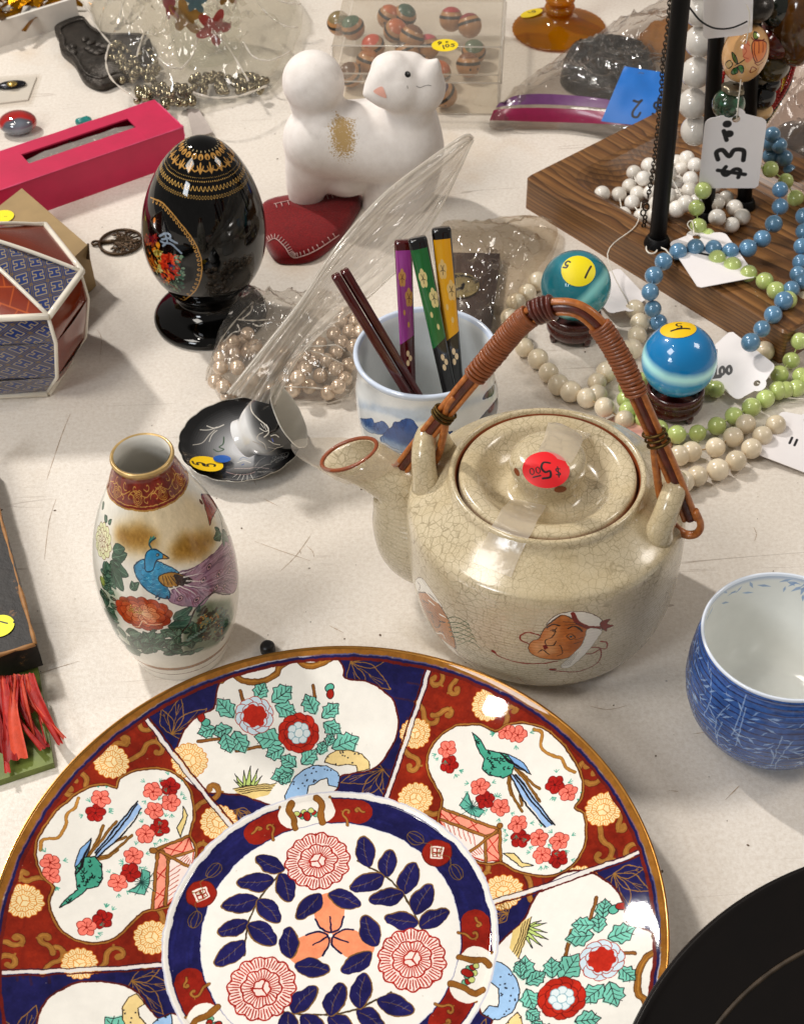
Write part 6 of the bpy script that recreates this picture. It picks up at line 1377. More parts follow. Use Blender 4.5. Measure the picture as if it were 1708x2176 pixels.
ends += [((x0, 1340), (x0 + dx * .4, 1500 + 20 * (x0 % 3)), (x0 + dx, 1640 + 9 * (x0 % 23)), 4) for x0, dx in ((20, 60), (50, -20), (75, 90), (100, 10), (120, 120), (145, 60), (165, 150), (185, 30), (205, 130), (35, 20), (90, 50), (135, -30), (155, 100), (10, 15))]
for i, (a, b, e, w_) in enumerate(ends):
    q = np.random.RandomState(i); zs = [.0145, .010 + .006 * q.rand(), .0060 + .004 * q.rand()]; pts = smooth([tuple(at(*kF(*p), z_) - rf.location) for p, z_ in zip((a, b, e), zs)], n=8); v = []; f = []; hw = w_ * .00021
    for j, p in enumerate(pts):
        d = pts[min(j + 1, len(pts) - 1)] - pts[max(j - 1, 0)]; n_ = np.array([-d[1], d[0], 0]); n_ /= np.linalg.norm(n_); tw = .5 * sin(j * .35 + i)
        for s_, dz in ((-1, .0006), (-.4, -.0003 + .0008 * tw), (.1, .0009), (.6, -.0002), (1, .0007 * tw)): v.append(p + n_ * hw * s_ * (.75 + .3 * sin(j * .25 + i)) + np.array([0, 0, dz * 1.4]))
    for j in range(len(pts) - 1):
        for s_ in range(4): f.append((j * 5 + s_, j * 5 + s_ + 1, (j + 1) * 5 + s_ + 1, (j + 1) * 5 + s_))
    mesh('raffia_ribbon', v, f, rfm[i % 3], rf)
# ------------------------------------------------------------------ wooden tray
T0 = at(1113, 440, 0); E1 = Vector((.609, -.793, 0)); E2 = Vector((.793, .609, 0)); TL, TWd, TH = .236, .165, .0250
tray = thing('wooden_tray', 'carved brown wooden tray with striped edges holding white pearls', 'tray', T0, (0, 0, atan2(E1.y, E1.x)))
wt = NT('striped_walnut'); tc = wt.coord((1, 1, 1)); sep = wt.n('ShaderNodeSeparateXYZ'); wt.l(tc, sep.inputs[0])
wob_ = wt.noise(14, 3, .5, wt.coord((.35, 1, 1)), 'Fac'); fine_ = wt.noise(60, 3, .6, wt.coord((.05, 1, 1)))
ringv = wt.math('ADD', wt.math('MULTIPLY', sep.outputs[2], 330.0), wt.math('ADD', wt.math('MULTIPLY', sep.outputs[1], 120.0), wt.math('MULTIPLY', wob_, 9.0)))
rg1 = wt.math('FRACT', ringv); gcol = wt.ramp(rg1, [(0, '#94704a'), (.45, '#86623d'), (.78, '#6a482b'), (.93, '#22140c'), (1.0, '#8a6540')])
st2 = wt.noise(26, 4, .7, wt.coord((.04, 6, 6))); gcol = wt.mix(wt.ramp(st2, [(.42, (.0, .0, .0, 1)), (.62, (.85, .85, .85, 1))]), gcol, '#47301f')
gcol = wt.mix(wt.math('MULTIPLY', fine_, .25), gcol, '#a8825a'); wt.col(gcol); wt.set(Roughness=.36, Coat_Weight=.12); wt.bump(st2, .35, .0008)
def rrect(x0, y0, x1, y1, r, n=8):
    p_ = []
    for cx, cy, a in ((x1 - r, y1 - r, 0), (x0 + r, y1 - r, pi / 2), (x0 + r, y0 + r, pi), (x1 - r, y0 + r, 3 * pi / 2)):
        for i in range(n + 1): p_.append((cx + r * cos(a + pi / 2 * i / n), cy + r * sin(a + pi / 2 * i / n)))
    return p_
lev = [(0, .003, .0000), (0, .003, .0015), (-.0, .004, TH - .0015), (.0012, .004, TH), (.020, .018, TH + .0002), (.0235, .019, TH - .0014), (.029, .020, TH - .0062), (.035, .020, TH - .0105), (.041, .020, TH - .0135), (.047, .018, .0100), (.052, .014, .0096)]
v = []; f = []
for ins, r, z in lev: v += [(x, y, z) for x, y in rrect(ins, ins, TL - ins, TWd - ins, r)]
m = 36
for j in range(len(lev) - 1):
    for i in range(m): f.append((j * m + i, j * m + (i + 1) % m, (j + 1) * m + (i + 1) % m, (j + 1) * m + i))
f.append(tuple((len(lev) - 1) * m + i for i in range(m))); f.append(tuple(range(m))[::-1])
o = mesh('carved_slab', v, f, wt.m, tray, False)
# ------------------------------------------------------------------ black jewellery stand rods
rodm = plain('matte_black_rod', '#070607', .5, 0, 0, .3, 60, .06, 500, .2)
def rod(bx, by, tx, ty, r, label, zb=.0097):
    B = at(bx, by, zb); P_ = atd(tx, ty, B.y); d = (P_ - B).normalized(); L = .34
    root = thing('stand_rod', label, 'jewellery stand', B, group=None)
    mesh('post', *tube([Vector((0, 0, .0005)), d * L], r, 20), rodm, root)
    lathe_obj('foot', fine([(0, .0002), (r * 1.45, 0), (r * 1.5, .003), (r * 1.25, .006), (r, .007), (0, .007)], 3), rodm, root, 28)
    return root
rod(1395, 520, 1446, 0, .0056, 'black post of the jewellery stand next to the hanging dark chain', .0245)
rod(1500, 462, 1522, 60, .0052, 'black post of the jewellery stand beside the large white beads'); rod(1580, 440, 1600, 60, .0050, 'black post of the jewellery stand behind the three dollar tag')
# ------------------------------------------------------------------ strands of beads
def pearl_mat(name, c, metal=.1, rough=.24, var=.08):
    k = NT(name); nz = k.noise(90, 3, .5); c0 = np.array(lin(c)); oi = k.n('ShaderNodeObjectInfo'); rv_ = k.ramp(oi.outputs['Random'], [(0, (.80, .78, .74, 1)), (1, (1, 1, 1, 1))]); k.col(k.mix(1.0, k.ramp(nz, [(.3, tuple(c0 * (1 - var))), (.7, tuple(np.minimum(c0 * (1 + var), 1)))]), rv_, 'MULTIPLY')); k.set(Roughness=rough, Metallic=metal, Coat_Weight=.55, Coat_Roughness=.12, Sheen_Weight=.1, Subsurface_Weight=.0); k.bump(k.noise(500, 2, .5), .03, .0003); MATS[name] = k.m; return k.m
def strand(name, label, pts, r, mat, thread_col, seed=0):
    """pts: world centres in stringing order (None breaks the visible thread); each bead a part"""
    root = thing(name, label, 'necklace', (0, 0, 0)); v, f = ball(r, 20, 12); src = None; q = random.Random(seed); run = []; th = []
    for p in pts:
        if p is None: 
            if len(run) > 1: th.append(run)
            run = []; continue
        sc_ = .90 + .13 * q.random(); rt = (q.random() * 3, q.random() * 3, q.random() * 3)
        if src is None: src = mesh('bead', v, f, mat, root, loc=p); src.rotation_euler = rt
        else: share(src, 'bead', root, p, rt, sc_)
        run.append(p)
    if len(run) > 1: th.append(run)
    if th: mesh('thread', *join(*[tube(t, .00045, 6) for t in th]), plain('thread_' + thread_col[1:], thread_col, .7), root)
    return root
kRa, kRb, kRc, k6, kRd = crop(2124, 450, 900), crop(2124, 850, 900), crop(1824, 1250, 1200), crop(1800, 700, 1224), crop(2500, 0, 524)
def Z(k_, pts, z): return [at(*k_(x, y), z) for x, y in pts]
def Zy(k_, pts, Y): return [atd(*k_(x, y), Y) for x, y in pts]
zp = .0097 + .0059
wp_order = [(225, 580), (265, 530), (300, 640), (413, 682), (385, 535), (460, 475), (492, 380), (520, 530), (480, 592), (548, 695), (640, 690), (720, 640), (800, 638), (810, 552), (800, 450), (830, 360), (795, 305), (870, 278), (928, 325), (895, 425), (890, 505), (940, 590), (1010, 560), (1080, 590), (1085, 700), (1190, 752), (1265, 695), (1210, 630), (1150, 560)]
wp2 = [(600, 330), (600, 430), (612, 520), (690, 420), (700, 520), (700, 330), (650, 600), (740, 540), (1060, 470), (560, 420), (740, 380), (860, 600)]
cen = []
def settle(k_, pts, z0, r, zmax):
    out = []
    for p in pts:
        z = z0; P_ = at(*k_(*p), z)
        for q in cen:
            d = hypot(P_.x - q.x, P_.y - q.y)
            if d < 1.9 * r: z = max(z, q.z + sqrt(max(0, (1.9 * r) ** 2 - d * d)))
        z = min(z, zmax); P_ = at(*k_(*p), z); cen.append(P_); out.append(P_)
    return out
strand('white_pearl_necklace', 'white pearl necklace heaped in the carved wooden tray', settle(kRa, wp_order, zp, .0054, .022) + [None] + settle(kRa, wp2, zp, .0054, .026), .0059, pearl_mat('white_pearl', '#f2eee8', 0, .28), '#e8e4dc', 1)
bl = pearl_mat('blue_pearl', '#6f95b2', .12); zt_ = TH + .0058
front = Zy(kRa, [(1480, 110), (1460, 165), (1465, 260)], .905) + [None] + Zy(kRa, [(1530, 185), (1565, 275), (1600, 372), (1660, 480)], .90) + [None]
lay_ = [at(*kRa(1535, 500), .040), at(*kRa(1535, 622), .034)] + Z(kRb, [(1490, -14), (1408, 92), (1305, 160), (1180, 180), (1060, 160), (930, 155), (808, 183), (703, 255), (635, 355), (608, 472)], zt_) + Z(kRb, [(628, 592)], .020) + Z(kRb, [(668, 690), (730, 760)], .0068)
back_ = Z(kRa, [(1705, 690), (1702, 800), (1690, 905)], zt_ + .006) + Z(kRb, [(1680, 260), (1662, 345), (1692, 395), (1615, 452), (1560, 535)], zt_) + Z(kRb, [(1485, 635), (1405, 735), (1325, 832)], zt_ - .002)
strand('blue_pearl_necklace', 'steel blue pearl necklace looped over the edge of the wooden tray', front + lay_ + [None] + back_, .0058, bl, '#5f7f98', 2)
gr_ = pearl_mat('lime_pearl', '#c6d490', .03)
g1 = [at(*kRa(985, 505), .052), at(*kRa(938, 630), .040), at(*kRa(950, 765), .031)] + Z(kRa, [(1010, 870)], .022) + Z(kRb, [(1085, 235), (1195, 285), (1310, 340), (1425, 393), (1505, 462), (1590, 530)], .0250 + .004)
g1[3].z = .026
g2 = Zy(kRa, [(1340, 330), (1465, 355), (1575, 440), (1645, 562), (1690, 670)], .875) + [None]
g3 = Z(kRb, [(1710, 610), (1680, 700), (1672, 822)], .018) + Z(kRb, [(1615, 962), (1530, 1060)], .0070)
g4 = Z(kRc, [(1730, 260), (1690, 235), (1665, 300), (1610, 308), (1565, 312), (1500, 356), (1425, 402), (1330, 447), (1240, 502), (1137, 541), (1025, 548), (930, 520), (850, 470), (765, 420), (752, 360), (762, 295), (830, 260)], .0062)
strand('lime_pearl_necklace', 'lime green pearl necklace trailing from the tray to the teapot handle', g2 + g1 + [None] + g3 + [None] + g4 + [None] + Z(kRc, [(1235, 305), (1180, 290)], .0062), .0058, gr_, '#c2cf8a', 3)
cr_ = pearl_mat('cream_bead', '#e8dcc6', 0, .3, .14)
c1 = Z(k6, [(310, 500), (255, 560), (195, 612), (162, 690), (208, 770)], .0068) + Z(kRc, [(210, 82), (283, 143), (340, 217), (393, 282), (458, 317), (545, 352)], .0068) + [at(*kRc(638, 402), .0115)] + Z(kRc, [(745, 470)], .0068)
c2 = Z(kRb, [(500, 595), (535, 690), (515, 782), (480, 880)], .0068) + Z(kRc, [(765, 95), (700, 150), (650, 212), (598, 268), (600, 335)], .0068)
c3 = Z(kRc, [(1040, 660), (1103, 640), (1232, 617), (1327, 562), (1395, 492)], .0068) + [None] + Z(kRc, [(1060, 800), (1135, 770), (1245, 736), (1342, 688), (1425, 623), (1483, 555), (1555, 497)], .0068) + [None] + Z(kRb, [(1700, 540)], .020) + Z(kRb, [(1640, 600), (1570, 652), (1520, 720)], .013) + Z(kRb, [(1460, 782), (1422, 895)], .0068)
strand('cream_bead_necklace', 'cream stone bead necklace looped round the teal cat-eye sphere', c1 + [None] + c2 + [None] + c3, .0066, cr_, '#b79f7c', 4)
# ------------------------------------------------------------------ cat-eye glass spheres on wooden stands
def marble(loc, R_, c_top, c_band, c_low, tilt, band, label, sticker, nm, feet, kind):
    root = thing('cat_eye_sphere', label, 'sphere', loc, group=None)
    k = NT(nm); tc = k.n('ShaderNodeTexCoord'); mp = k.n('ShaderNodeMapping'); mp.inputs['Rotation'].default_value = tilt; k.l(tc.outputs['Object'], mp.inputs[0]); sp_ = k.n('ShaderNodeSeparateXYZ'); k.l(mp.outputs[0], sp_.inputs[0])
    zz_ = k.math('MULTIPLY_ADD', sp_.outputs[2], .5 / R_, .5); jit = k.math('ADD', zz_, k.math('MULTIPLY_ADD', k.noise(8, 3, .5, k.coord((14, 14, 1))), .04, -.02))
    k.col(k.ramp(jit, [(0, c_low), (band - .12, c_low), (band - .02, c_band), (band + .015, c_band), (band + .10, c_top), (1, c_top)])); k.set(Roughness=.35, Metallic=0, Specular_IOR_Level=.2, Coat_Weight=1.0, Coat_Roughness=.015)  # the cat-eye's band of reflected light is painted into the glass colour
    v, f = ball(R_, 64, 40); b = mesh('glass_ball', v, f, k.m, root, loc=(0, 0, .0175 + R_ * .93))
    wood = plain('rosewood', '#4a1c17', .22, 0, .5, .2, 150)
    st_ = lathe_obj('stand', fine([(.0, .010), (.010, .0095), (.0140, .0100), (.0155, .0125), (.0148, .0165), (.0158, .0182), (.0172, .0172), (.0178, .0140), (.0165, .0112), (.0172, .0090), (.0170, .0055), (.0140, .0034), (0, .0034)], 4), wood, root, 60)
    for i in range(feet):
        a = i * 2 * pi / feet + .5; mesh('foot', *tube([(.0135 * cos(a), .0135 * sin(a), .0075), (.0155 * cos(a), .0155 * sin(a), .0035), (.0150 * cos(a), .0150 * sin(a), .0002)], [.0034, .0026, .0020], 10), wood, st_)
    if kind == 'round': n_ = Vector((-.02, -.45, .88)).normalized()
    else: n_ = Vector((-.10, .22, 1)).normalized()
    disc('price_sticker', .0105, sticker, root, Vector((0, 0, .0175 + R_ * .93)) + n_ * (R_ + .0003), n_, (0, 1, .3), .0026)
    return root
s1 = sticker_mat('yellow_dot_one_a', '#f0e01c', [('1', .56, .30, .42, -.5, .13), ('5', .30, .78, .24, 2.6, .22)]); s2 = sticker_mat('yellow_dot_one_b', '#ecc81a', [('1', .28, .46, .5, -pi / 2 + .08, .13), ('5', .62, .66, .3, pi, .16)])
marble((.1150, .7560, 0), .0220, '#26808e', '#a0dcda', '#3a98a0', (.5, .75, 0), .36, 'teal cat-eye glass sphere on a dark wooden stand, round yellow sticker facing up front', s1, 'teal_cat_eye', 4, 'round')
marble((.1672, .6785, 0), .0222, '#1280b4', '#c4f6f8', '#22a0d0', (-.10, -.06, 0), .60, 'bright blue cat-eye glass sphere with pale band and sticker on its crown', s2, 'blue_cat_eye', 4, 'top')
# ------------------------------------------------------------------ price tags
def tag_card(label, pts, items, Y=None, z=None, group=None, string=None, scale=1, w=.0205, h=.0330, nm='t', tilt=.0):
    """pts: photo pixels of the bottom middle and the scalloped top middle"""
    f_ = (lambda p: atd(p[0], p[1], Y)) if Y else (lambda p: at(p[0], p[1], z))
    B, T_ = f_(pts[0]), f_(pts[1]); up = T_ - B; h = up.length; w = h * .66; up.normalize()
    nrm = Vector((0, -.35, 1)) if z is not None and tilt == 0 else (Vector((0, -1, .35)) if Y else Vector((0, -tilt, 1)))
    if len(pts) > 2:
        nrm = (CAM_C - B).normalized() * .5 + nrm.normalized() * .5
    nrm = (nrm - up * nrm.dot(up)).normalized(); x_ = up.cross(nrm)
    hw = w / 2; out = [(-hw + .002, 0), (hw - .002, 0), (hw, .002), (hw, h * .80)] + [(hw - (1 - cos(t)) * hw * .30 + 0, h * .80 + sin(t) * h * .09) for t in np.linspace(0, pi / 2, 5)][1:] + [(hw * .30 * cos(t) + 0, h * .90 + sin(t) * h * .10) for t in np.linspace(.3, pi - .3, 9)] + [(-hw + (1 - cos(t)) * hw * .30, h * .80 + sin(t) * h * .09) for t in np.linspace(pi / 2, 0, 5)][:-1] + [(-hw, h * .80), (-hw, .002)]
    hole = [(h * .045 * cos(t), h * .87 + h * .045 * sin(t)) for t in np.linspace(0, 2 * pi, 14, False)]
    bm = bmesh.new(); a = [bm.verts.new((*p, 0)) for p in out]; b = [bm.verts.new((*p, 0)) for p in hole]
    ed = [bm.edges.new((a[i], a[(i + 1) % len(a)])) for i in range(len(a))] + [bm.edges.new((b[i], b[(i + 1) % len(b)])) for i in range(len(b))]
    bmesh.ops.triangle_fill(bm, edges=ed, use_beauty=True)
    bmesh.ops.recalc_face_normals(bm, faces=bm.faces)
    for f__ in bm.faces:
        if f__.normal.z < 0: f__.normal_flip()
    top = list(bm.faces); ret = bmesh.ops.extrude_face_region(bm, geom=top)
    for g in ret['geom']:
        if isinstance(g, bmesh.types.BMVert): g.co.z -= .0004
    bmesh.ops.recalc_face_normals(bm, faces=bm.faces)
    c = Canvas(160, 240, '#ece8e8')
    for t, x, y, hh, an, *w__ in items: hand(c, t, (x * 160, y * 240), hh * 240, an, '#141216', (w__[0] if w__ else .11) * hh * 240)
    m_ = painted('tag_card_' + nm, c.image('tag_ink_' + nm), .55, 0, mottle=.02)
    root = thing('price_tag', label, 'tag', B, group=group); o = bevel_obj('card', bm, m_, root)
    uv_planar(o, lambda co: np.c_[co[:, 0] / w + .5, co[:, 1] / h]); mw = Matrix((x_, up, nrm)).transposed().to_4x4(); o.matrix_basis = mw
    if string:
        p_ = [T_ - up * h * .12 + nrm * .001] + [(atd(*s_[:2], s_[2]) if s_[2] > .3 else at(*s_)) for s_ in string]
        mesh('string', *tube([Vector(q) - B for q in smooth([tuple(q) for q in p_], n=6)], .00038, 6), plain('white_string', '#e4ded4', .8), root)
    return root
tag_card('white scalloped tag reading three dollars hanging from the stand', [(1546, 400), (1566, 230), 1], [('3', .72, .34, .32, pi / 2, .16), ('$', .70, .11, .26, pi / 2 - .15, .17), ('.', .28, .80, .2, 0, .42), ('.', .33, .68, .2, 0, .42), ('-', .56, .64, .24, pi / 2 + .35, .2)], Y=.835, string=[(1578, 130, .835), (1592, 40, .835), (1585, 10, .835)], nm='three')
tag_card('white tag looped in black cord at the top of the stand', [(1545, 78), (1548, -70), 1], [], Y=.84, nm='top')
tag_card('white tag lying in the wooden tray under blue and green pearls', [(1545, 600), (1470, 490)], [('1', .50, .40, .30, .9, .12), ('5', .36, .62, .16, 1.4, .2)], z=.0300, string=[(1460, 478, .034), (1470, 470, .036), (1474, 500, .034)], nm='tray', tilt=.05)
tag_card('white tag reading one dollar leaning beside the blue sphere', [(1512, 738), (1622, 826), 1], [('1', .36, .16, .40, -.75, .09), ('00', .54, .42, .12, -.75, .3), ('-', .64, .30, .36, -.75, .16)], z=.012, string=[(1660, 842, .004), (1712, 848, .004)], nm='one', tilt=.5)
tag_card('blank white tag half hidden behind the teal sphere', [(1275, 585), (1345, 660)], [], z=.010, string=[(1290, 540, .026), (1350, 480, .026), (1362, 430, .03)], nm='blank', tilt=.3)
tag_card('white tag with a pen mark past the cream beads', [(1660, 985), (1722, 880)], [('=', .62, .36, .2, 1.5, .14)], z=.004, nm='edge', tilt=.1)
# string loop on the tray
o = mesh('string_loop', *tube([at(*kRb(620 + 40 * cos(t), 160 + 38 * sin(t)), TH + .0012) for t in np.linspace(0, 5.6, 22)] + [at(*kRb(720, 170), TH + .004), at(*kRb(765, 225), TH + .006)], .0005, 6), plain('white_string', '#e4ded4', .8)); tag(o, 'white string loop lying on the tray at the foot of the black post', 'string')
# ------------------------------------------------------------------ hanging pieces on the stand
wb = thing('white_bead_strand', 'strand of large glossy white beads hanging between two black posts', 'necklace', (0, 0, 0)); src = None; v, f = ball(.0104, 28, 18)
for i, (x, y) in enumerate(((400, -260), (430, 130), (432, 505), (385, 890), (345, 1270), (375, 1600))):
    p_ = atd(*kRd(x, y), .905); src = mesh('bead', v, f, plain('white_lacquer_bead', '#d5d0c9', .15, 0, .4, .05), wb, loc=p_) if src is None else share(src, 'bead', wb, p_)
ch = thing('chain_necklace', 'thin dark metal chain hanging in front of the black post', 'necklace', (0, 0, 0))
gm = plain('gunmetal', '#4a433c', .32, .85, 0, .25, 300); cp_ = smooth([tuple(atd(x, y, Yc)) for x, y, Yc in ((1424, -20, .838), (1418, 60, .838), (1408, 130, .838), (1404, 200, .838), (1395, 290, .837), (1385, 370, .836), (1374, 430, .835))], n=16)
cum = np.r_[0, np.cumsum(np.linalg.norm(np.diff(cp_, axis=0), axis=1))]; n_l = int(cum[-1] / .0026); vf = []
for i in range(n_l):
    s_ = i * .0026; p_ = Vector([np.interp(s_, cum, cp_[:, k]) for k in range(3)]); q_ = Vector([np.interp(s_ + .001, cum, cp_[:, k]) for k in range(3)]); d = (q_ - p_).normalized(); sd = Vector((1, 0, 0)) if i % 2 else Vector((0, 1, 0)); sd = (sd - d * sd.dot(d)).normalized()
    vf.append(tube([p_ + d * (.0020 * cos(t)) + sd * (.0013 * sin(t)) for t in np.linspace(0, 2 * pi, 10, False)], .00042, 5, closed=True))
mesh('links', *join(*vf), gm, ch)
vf = []
for i, (x, y, r) in enumerate(((1372, 440, .0028), (1366, 452, .0024), (1370, 462, .0016), (1369, 470, .0016), (1367, 479, .0016))):
    p_ = atd(x, y, .835); vf.append(tube([p_ + Vector((r * .7 * cos(t), 0, r * sin(t))) for t in np.linspace(0, 2 * pi, 14, False)], .0006, 6, closed=True))
mesh('clasp', *join(*vf), gm, ch); v, f = ball(.0018, 12, 8); mesh('end_drop', v, f, gm, ch, loc=atd(1366, 491, .835))
bn = thing('painted_bead_necklace', 'mixed bead necklace with a peach egg bead painted with a beetle', 'necklace', (0, 0, 0)); YB = .845
eb = atd(*kRd(985, 650), YB); v, f = ball(.0152, 40, 26, .93, .93, 1.22); e = mesh('egg_bead', v, f, None, bn, loc=eb, rot=(0, .16, 0))
c = Canvas(700, 360, '#d6ad7e'); uv_wrap(e, -.0186, .0186, pi / 2); Se = Surf(e)
def Eb(*pts): 
    r_ = []
    for q in pts: h = Se.hit(*kRd(*q)); r_.append((((atan2(h.y, h.x) - pi / 2) / (2 * pi)) % 1.0 * 700, (h.z + .0186) / .0372 * 360))
    return np.array(r_)
c.soft(Eb((720, 500), (800, 420), (850, 700), (740, 800)), '#e0bb90', .6, 14)
c.poly(smooth(Eb((1075, 520), (1150, 490), (1240, 520), (1240, 640), (1180, 740), (1110, 760), (1070, 640)), True, 5), '#d98a52', 1, '#6a3020', 6)
for q in (((1100, 520), (1095, 640), (1130, 750)), ((1150, 510), (1150, 650)), ((1200, 520), (1200, 640)), ((940, 550), (1000, 620), (960, 690), (1020, 720)), ((980, 500), (1040, 560)), ((1100, 770), (1140, 800), (1200, 760)), ((1040, 880), (1070, 820), (1120, 850), (1060, 890), (1040, 880)), ((1060, 460), (1110, 500), (1220, 480))): c.stroke(smooth(Eb(*q), n=5), 5, '#7a2f1e')
c.poly(smooth(Eb((960, 560), (1030, 500), (1050, 620), (1080, 700), (1010, 770), (960, 700)), True, 4), '#d9856a', .7)
for q, cl in ((((820, 640), (870, 690), (890, 780), (840, 740)), '#5a6a3a'), (((740, 790), (790, 740), (830, 790), (780, 840)), '#c2a878'), (((810, 900), (830, 850), (880, 830), (890, 890), (840, 915)), '#3a6a3a'), (((890, 820), (940, 800), (965, 850), (940, 900)), '#4a7a44'), (((1085, 400), (1130, 400), (1150, 450), (1100, 480)), '#8a9a50')): c.poly(smooth(Eb(*q), True, 4), cl, 1, '#1e1a12', 5)
for q in (((860, 800), (920, 770), (975, 730)), ((880, 820), (900, 850))): c.stroke(smooth(Eb(*q), n=4), 5, '#1e1a12')
e.data.materials.append(painted('egg_bead_glaze', c.image('egg_bead_painting'), .12, .6))
cap = plain('pewter_cap', '#8a8272', .35, .8, 0, .3, 300); v, f = lathe(fine([(.001, 0), (.006, -.001), (.0072, -.004), (.006, -.0045)], 4), 24, wob=lambda a, j, r, z: 1 + .1 * sin(8 * a)); mesh('bead_cap', v, f, cap, bn, loc=atd(*kRd(850, 1035), YB), rot=(0, .16, 0))
gmb = NT('green_agate'); nz = gmb.noise(160, 5, .7); gmb.col(gmb.ramp(nz, [(.3, '#1d2a22'), (.5, '#3a4a38'), (.62, '#3f6a52'), (.8, '#26322a')])); gmb.set(Roughness=.12, Coat_Weight=.6)
v, f = ball(.0105, 30, 20); mesh('agate_bead', v, f, gmb.m, bn, loc=atd(*kRd(780, 1275), YB))
v, f = ball(.0112, 24, 14, 1, 1, .8); mesh('filigree_bead', v, f, plain('dark_filigree', '#2c2620', .3, .5, .3, .5, 400, .9, 500), bn, loc=atd(*kRd(1110, 90), YB + .006))
b3 = thing('dark_bead_necklace', 'necklace of dark carved red, olive and black beads behind the painted bead', 'necklace', (0, 0, 0)); YD = .885
for nm_, (x, y), r, cl, s_ in (('red_bead', (1370, 480), .0150, '#5c2016', (.95, 1, .8)), ('olive_bead', (1310, 790), .0120, '#4c4018', (1, 1, .95)), ('black_bead', (1185, 1170), .0095, '#0c0b0d', (1, 1, 1)), ('black_bead', (1290, 1010), .0070, '#0c0b0d', (1, 1, 1)), ('dark_bead', (1390, 90), .0130, '#20261f', (1, 1, 1.1)), ('amber_bead', (1640, 260), .0200, '#5a3c18', (1, 1, 1.5)), ('horn_bead', (1120, 1360), .0085, '#c9ab80', (1.3, 1, .8)), ('pewter_bead', (1230, 960), .0052, '#8a8272', (1.6, 1, .8))):
    v, f = ball(r, 22, 14, *s_); mesh(nm_, v, f, plain('stone_' + nm_, cl, .14, 0, .5, .35, 120, .05, 300), b3, loc=atd(*kRd(x, y), YD))
sb = thing('seed_bead_strands', 'red, green, yellow and black seed bead strands hanging behind the tag', 'necklace', (0, 0, 0))
for cl, nm_, pth in (('#a01f18', 'red_strand', ((1510, 520), (1640, 560), (1600, 700), (1560, 880), (1440, 1150), (1250, 1420))), ('#1f3a2c', 'green_strand', ((1450, 620), (1570, 660), (1540, 850), (1500, 1060), (1400, 1240), (1240, 1480))), ('#c9b02a', 'yellow_strand', ((1450, 740), (1500, 760), (1480, 900), (1440, 1130), (1380, 1280), (1220, 1520))), ('#131214', 'black_strand', ((1440, 580), (1600, 600), (1570, 780), (1530, 1000), (1420, 1200), (1240, 1450))), ('#a01f18', 'red_strand', ((1390, 840), (1430, 860), (1410, 1000), (1380, 1160), (1310, 1300), (1200, 1460))), ('#a01f18', 'red_strand', ((720, 900), (700, 1000), (710, 1120)))):
    P_ = smooth([tuple(atd(*kRd(x, y), .872 + .002 * len(nm_))) for x, y in pth], n=14); cu = np.r_[0, np.cumsum(np.linalg.norm(np.diff(P_, axis=0), axis=1))]; n_ = max(6, int(cu[-1] / .0022)); bv, bf = ball(.0017, 8, 5); mesh(nm_, *join(*[([(x + np.interp(s_, cu, P_[:, 0]), y + np.interp(s_, cu, P_[:, 1]), z + np.interp(s_, cu, P_[:, 2])) for x, y, z in bv], bf) for s_ in np.linspace(0, cu[-1], n_)]), plain('seed_' + cl[1:], cl, .2, 0, .3, .2, 300), sb)
o = mesh('cord_loop', *tube([atd(*kRd(x, y), .832) for x, y in smooth([(240, 10), (330, 130), (430, 250), (560, 330), (690, 355), (820, 340), (930, 300), (1010, 260)], n=6)], .0006, 6), plain('black_cord', '#0c0b0c', .5)); tag(o, 'thin black cord looped across the upper white tag', 'cord')
# ------------------------------------------------------------------ mauve bag and brown stone behind the stand
mb = thing('mauve_bag', 'crinkled clear mauve bag with a dark brown faceted stone behind the stand', 'plastic bag', at(1690, 330, 0))
o = pillow('film', [at(x, y, 0) for x, y in ((1600, 330), (1640, 250), (1700, 190), (1790, 200), (1800, 330), (1740, 400), (1650, 400))], .05, film('mauve_film', '#d8c0b4', .16, .14, 1.5, .5, 45), mb, 26, 12, .005, sharp=.4); rel(o, mb)
v, f = ball(.016, 8, 5, 1.1, 1, .9); o = mesh('faceted_stone', v, f, plain('brown_stone', '#3a2014', .15, 0, .4, .3, 60), None, False, loc=at(1685, 300, .0146)); tag(o, 'dark brown faceted stone bead inside the mauve bag', 'stone')
# ------------------------------------------------------------------ pink shell disc behind the teapot
ps = lathe_obj('shell_disc', fine([(0, .0062), (.010, .0058), (.018, .0042), (.0225, .0015), (.0230, .0004), (.0220, .0003), (.010, .0030), (0, .0036)], 4), None, None, 60, loc=at(1345, 935, 0))
k = NT('pink_shell'); nz = k.noise(30, 4, .6, k.coord((1, 5, 1))); k.col(k.ramp(nz, [(.3, '#b07a74'), (.6, '#d9b0a0'), (.8, '#e2c6b8')])); k.set(Roughness=.12, Coat_Weight=.6); ps.data.materials.append(k.m); tag(ps, 'pink polished shell disc tucked behind the teapot', 'shell')
# ------------------------------------------------------------------ things along the back and the far left
k1, k2, k3 = crop(0, 0, 1100), crop(1000, 0, 1000), crop(1800, 0, 1224)
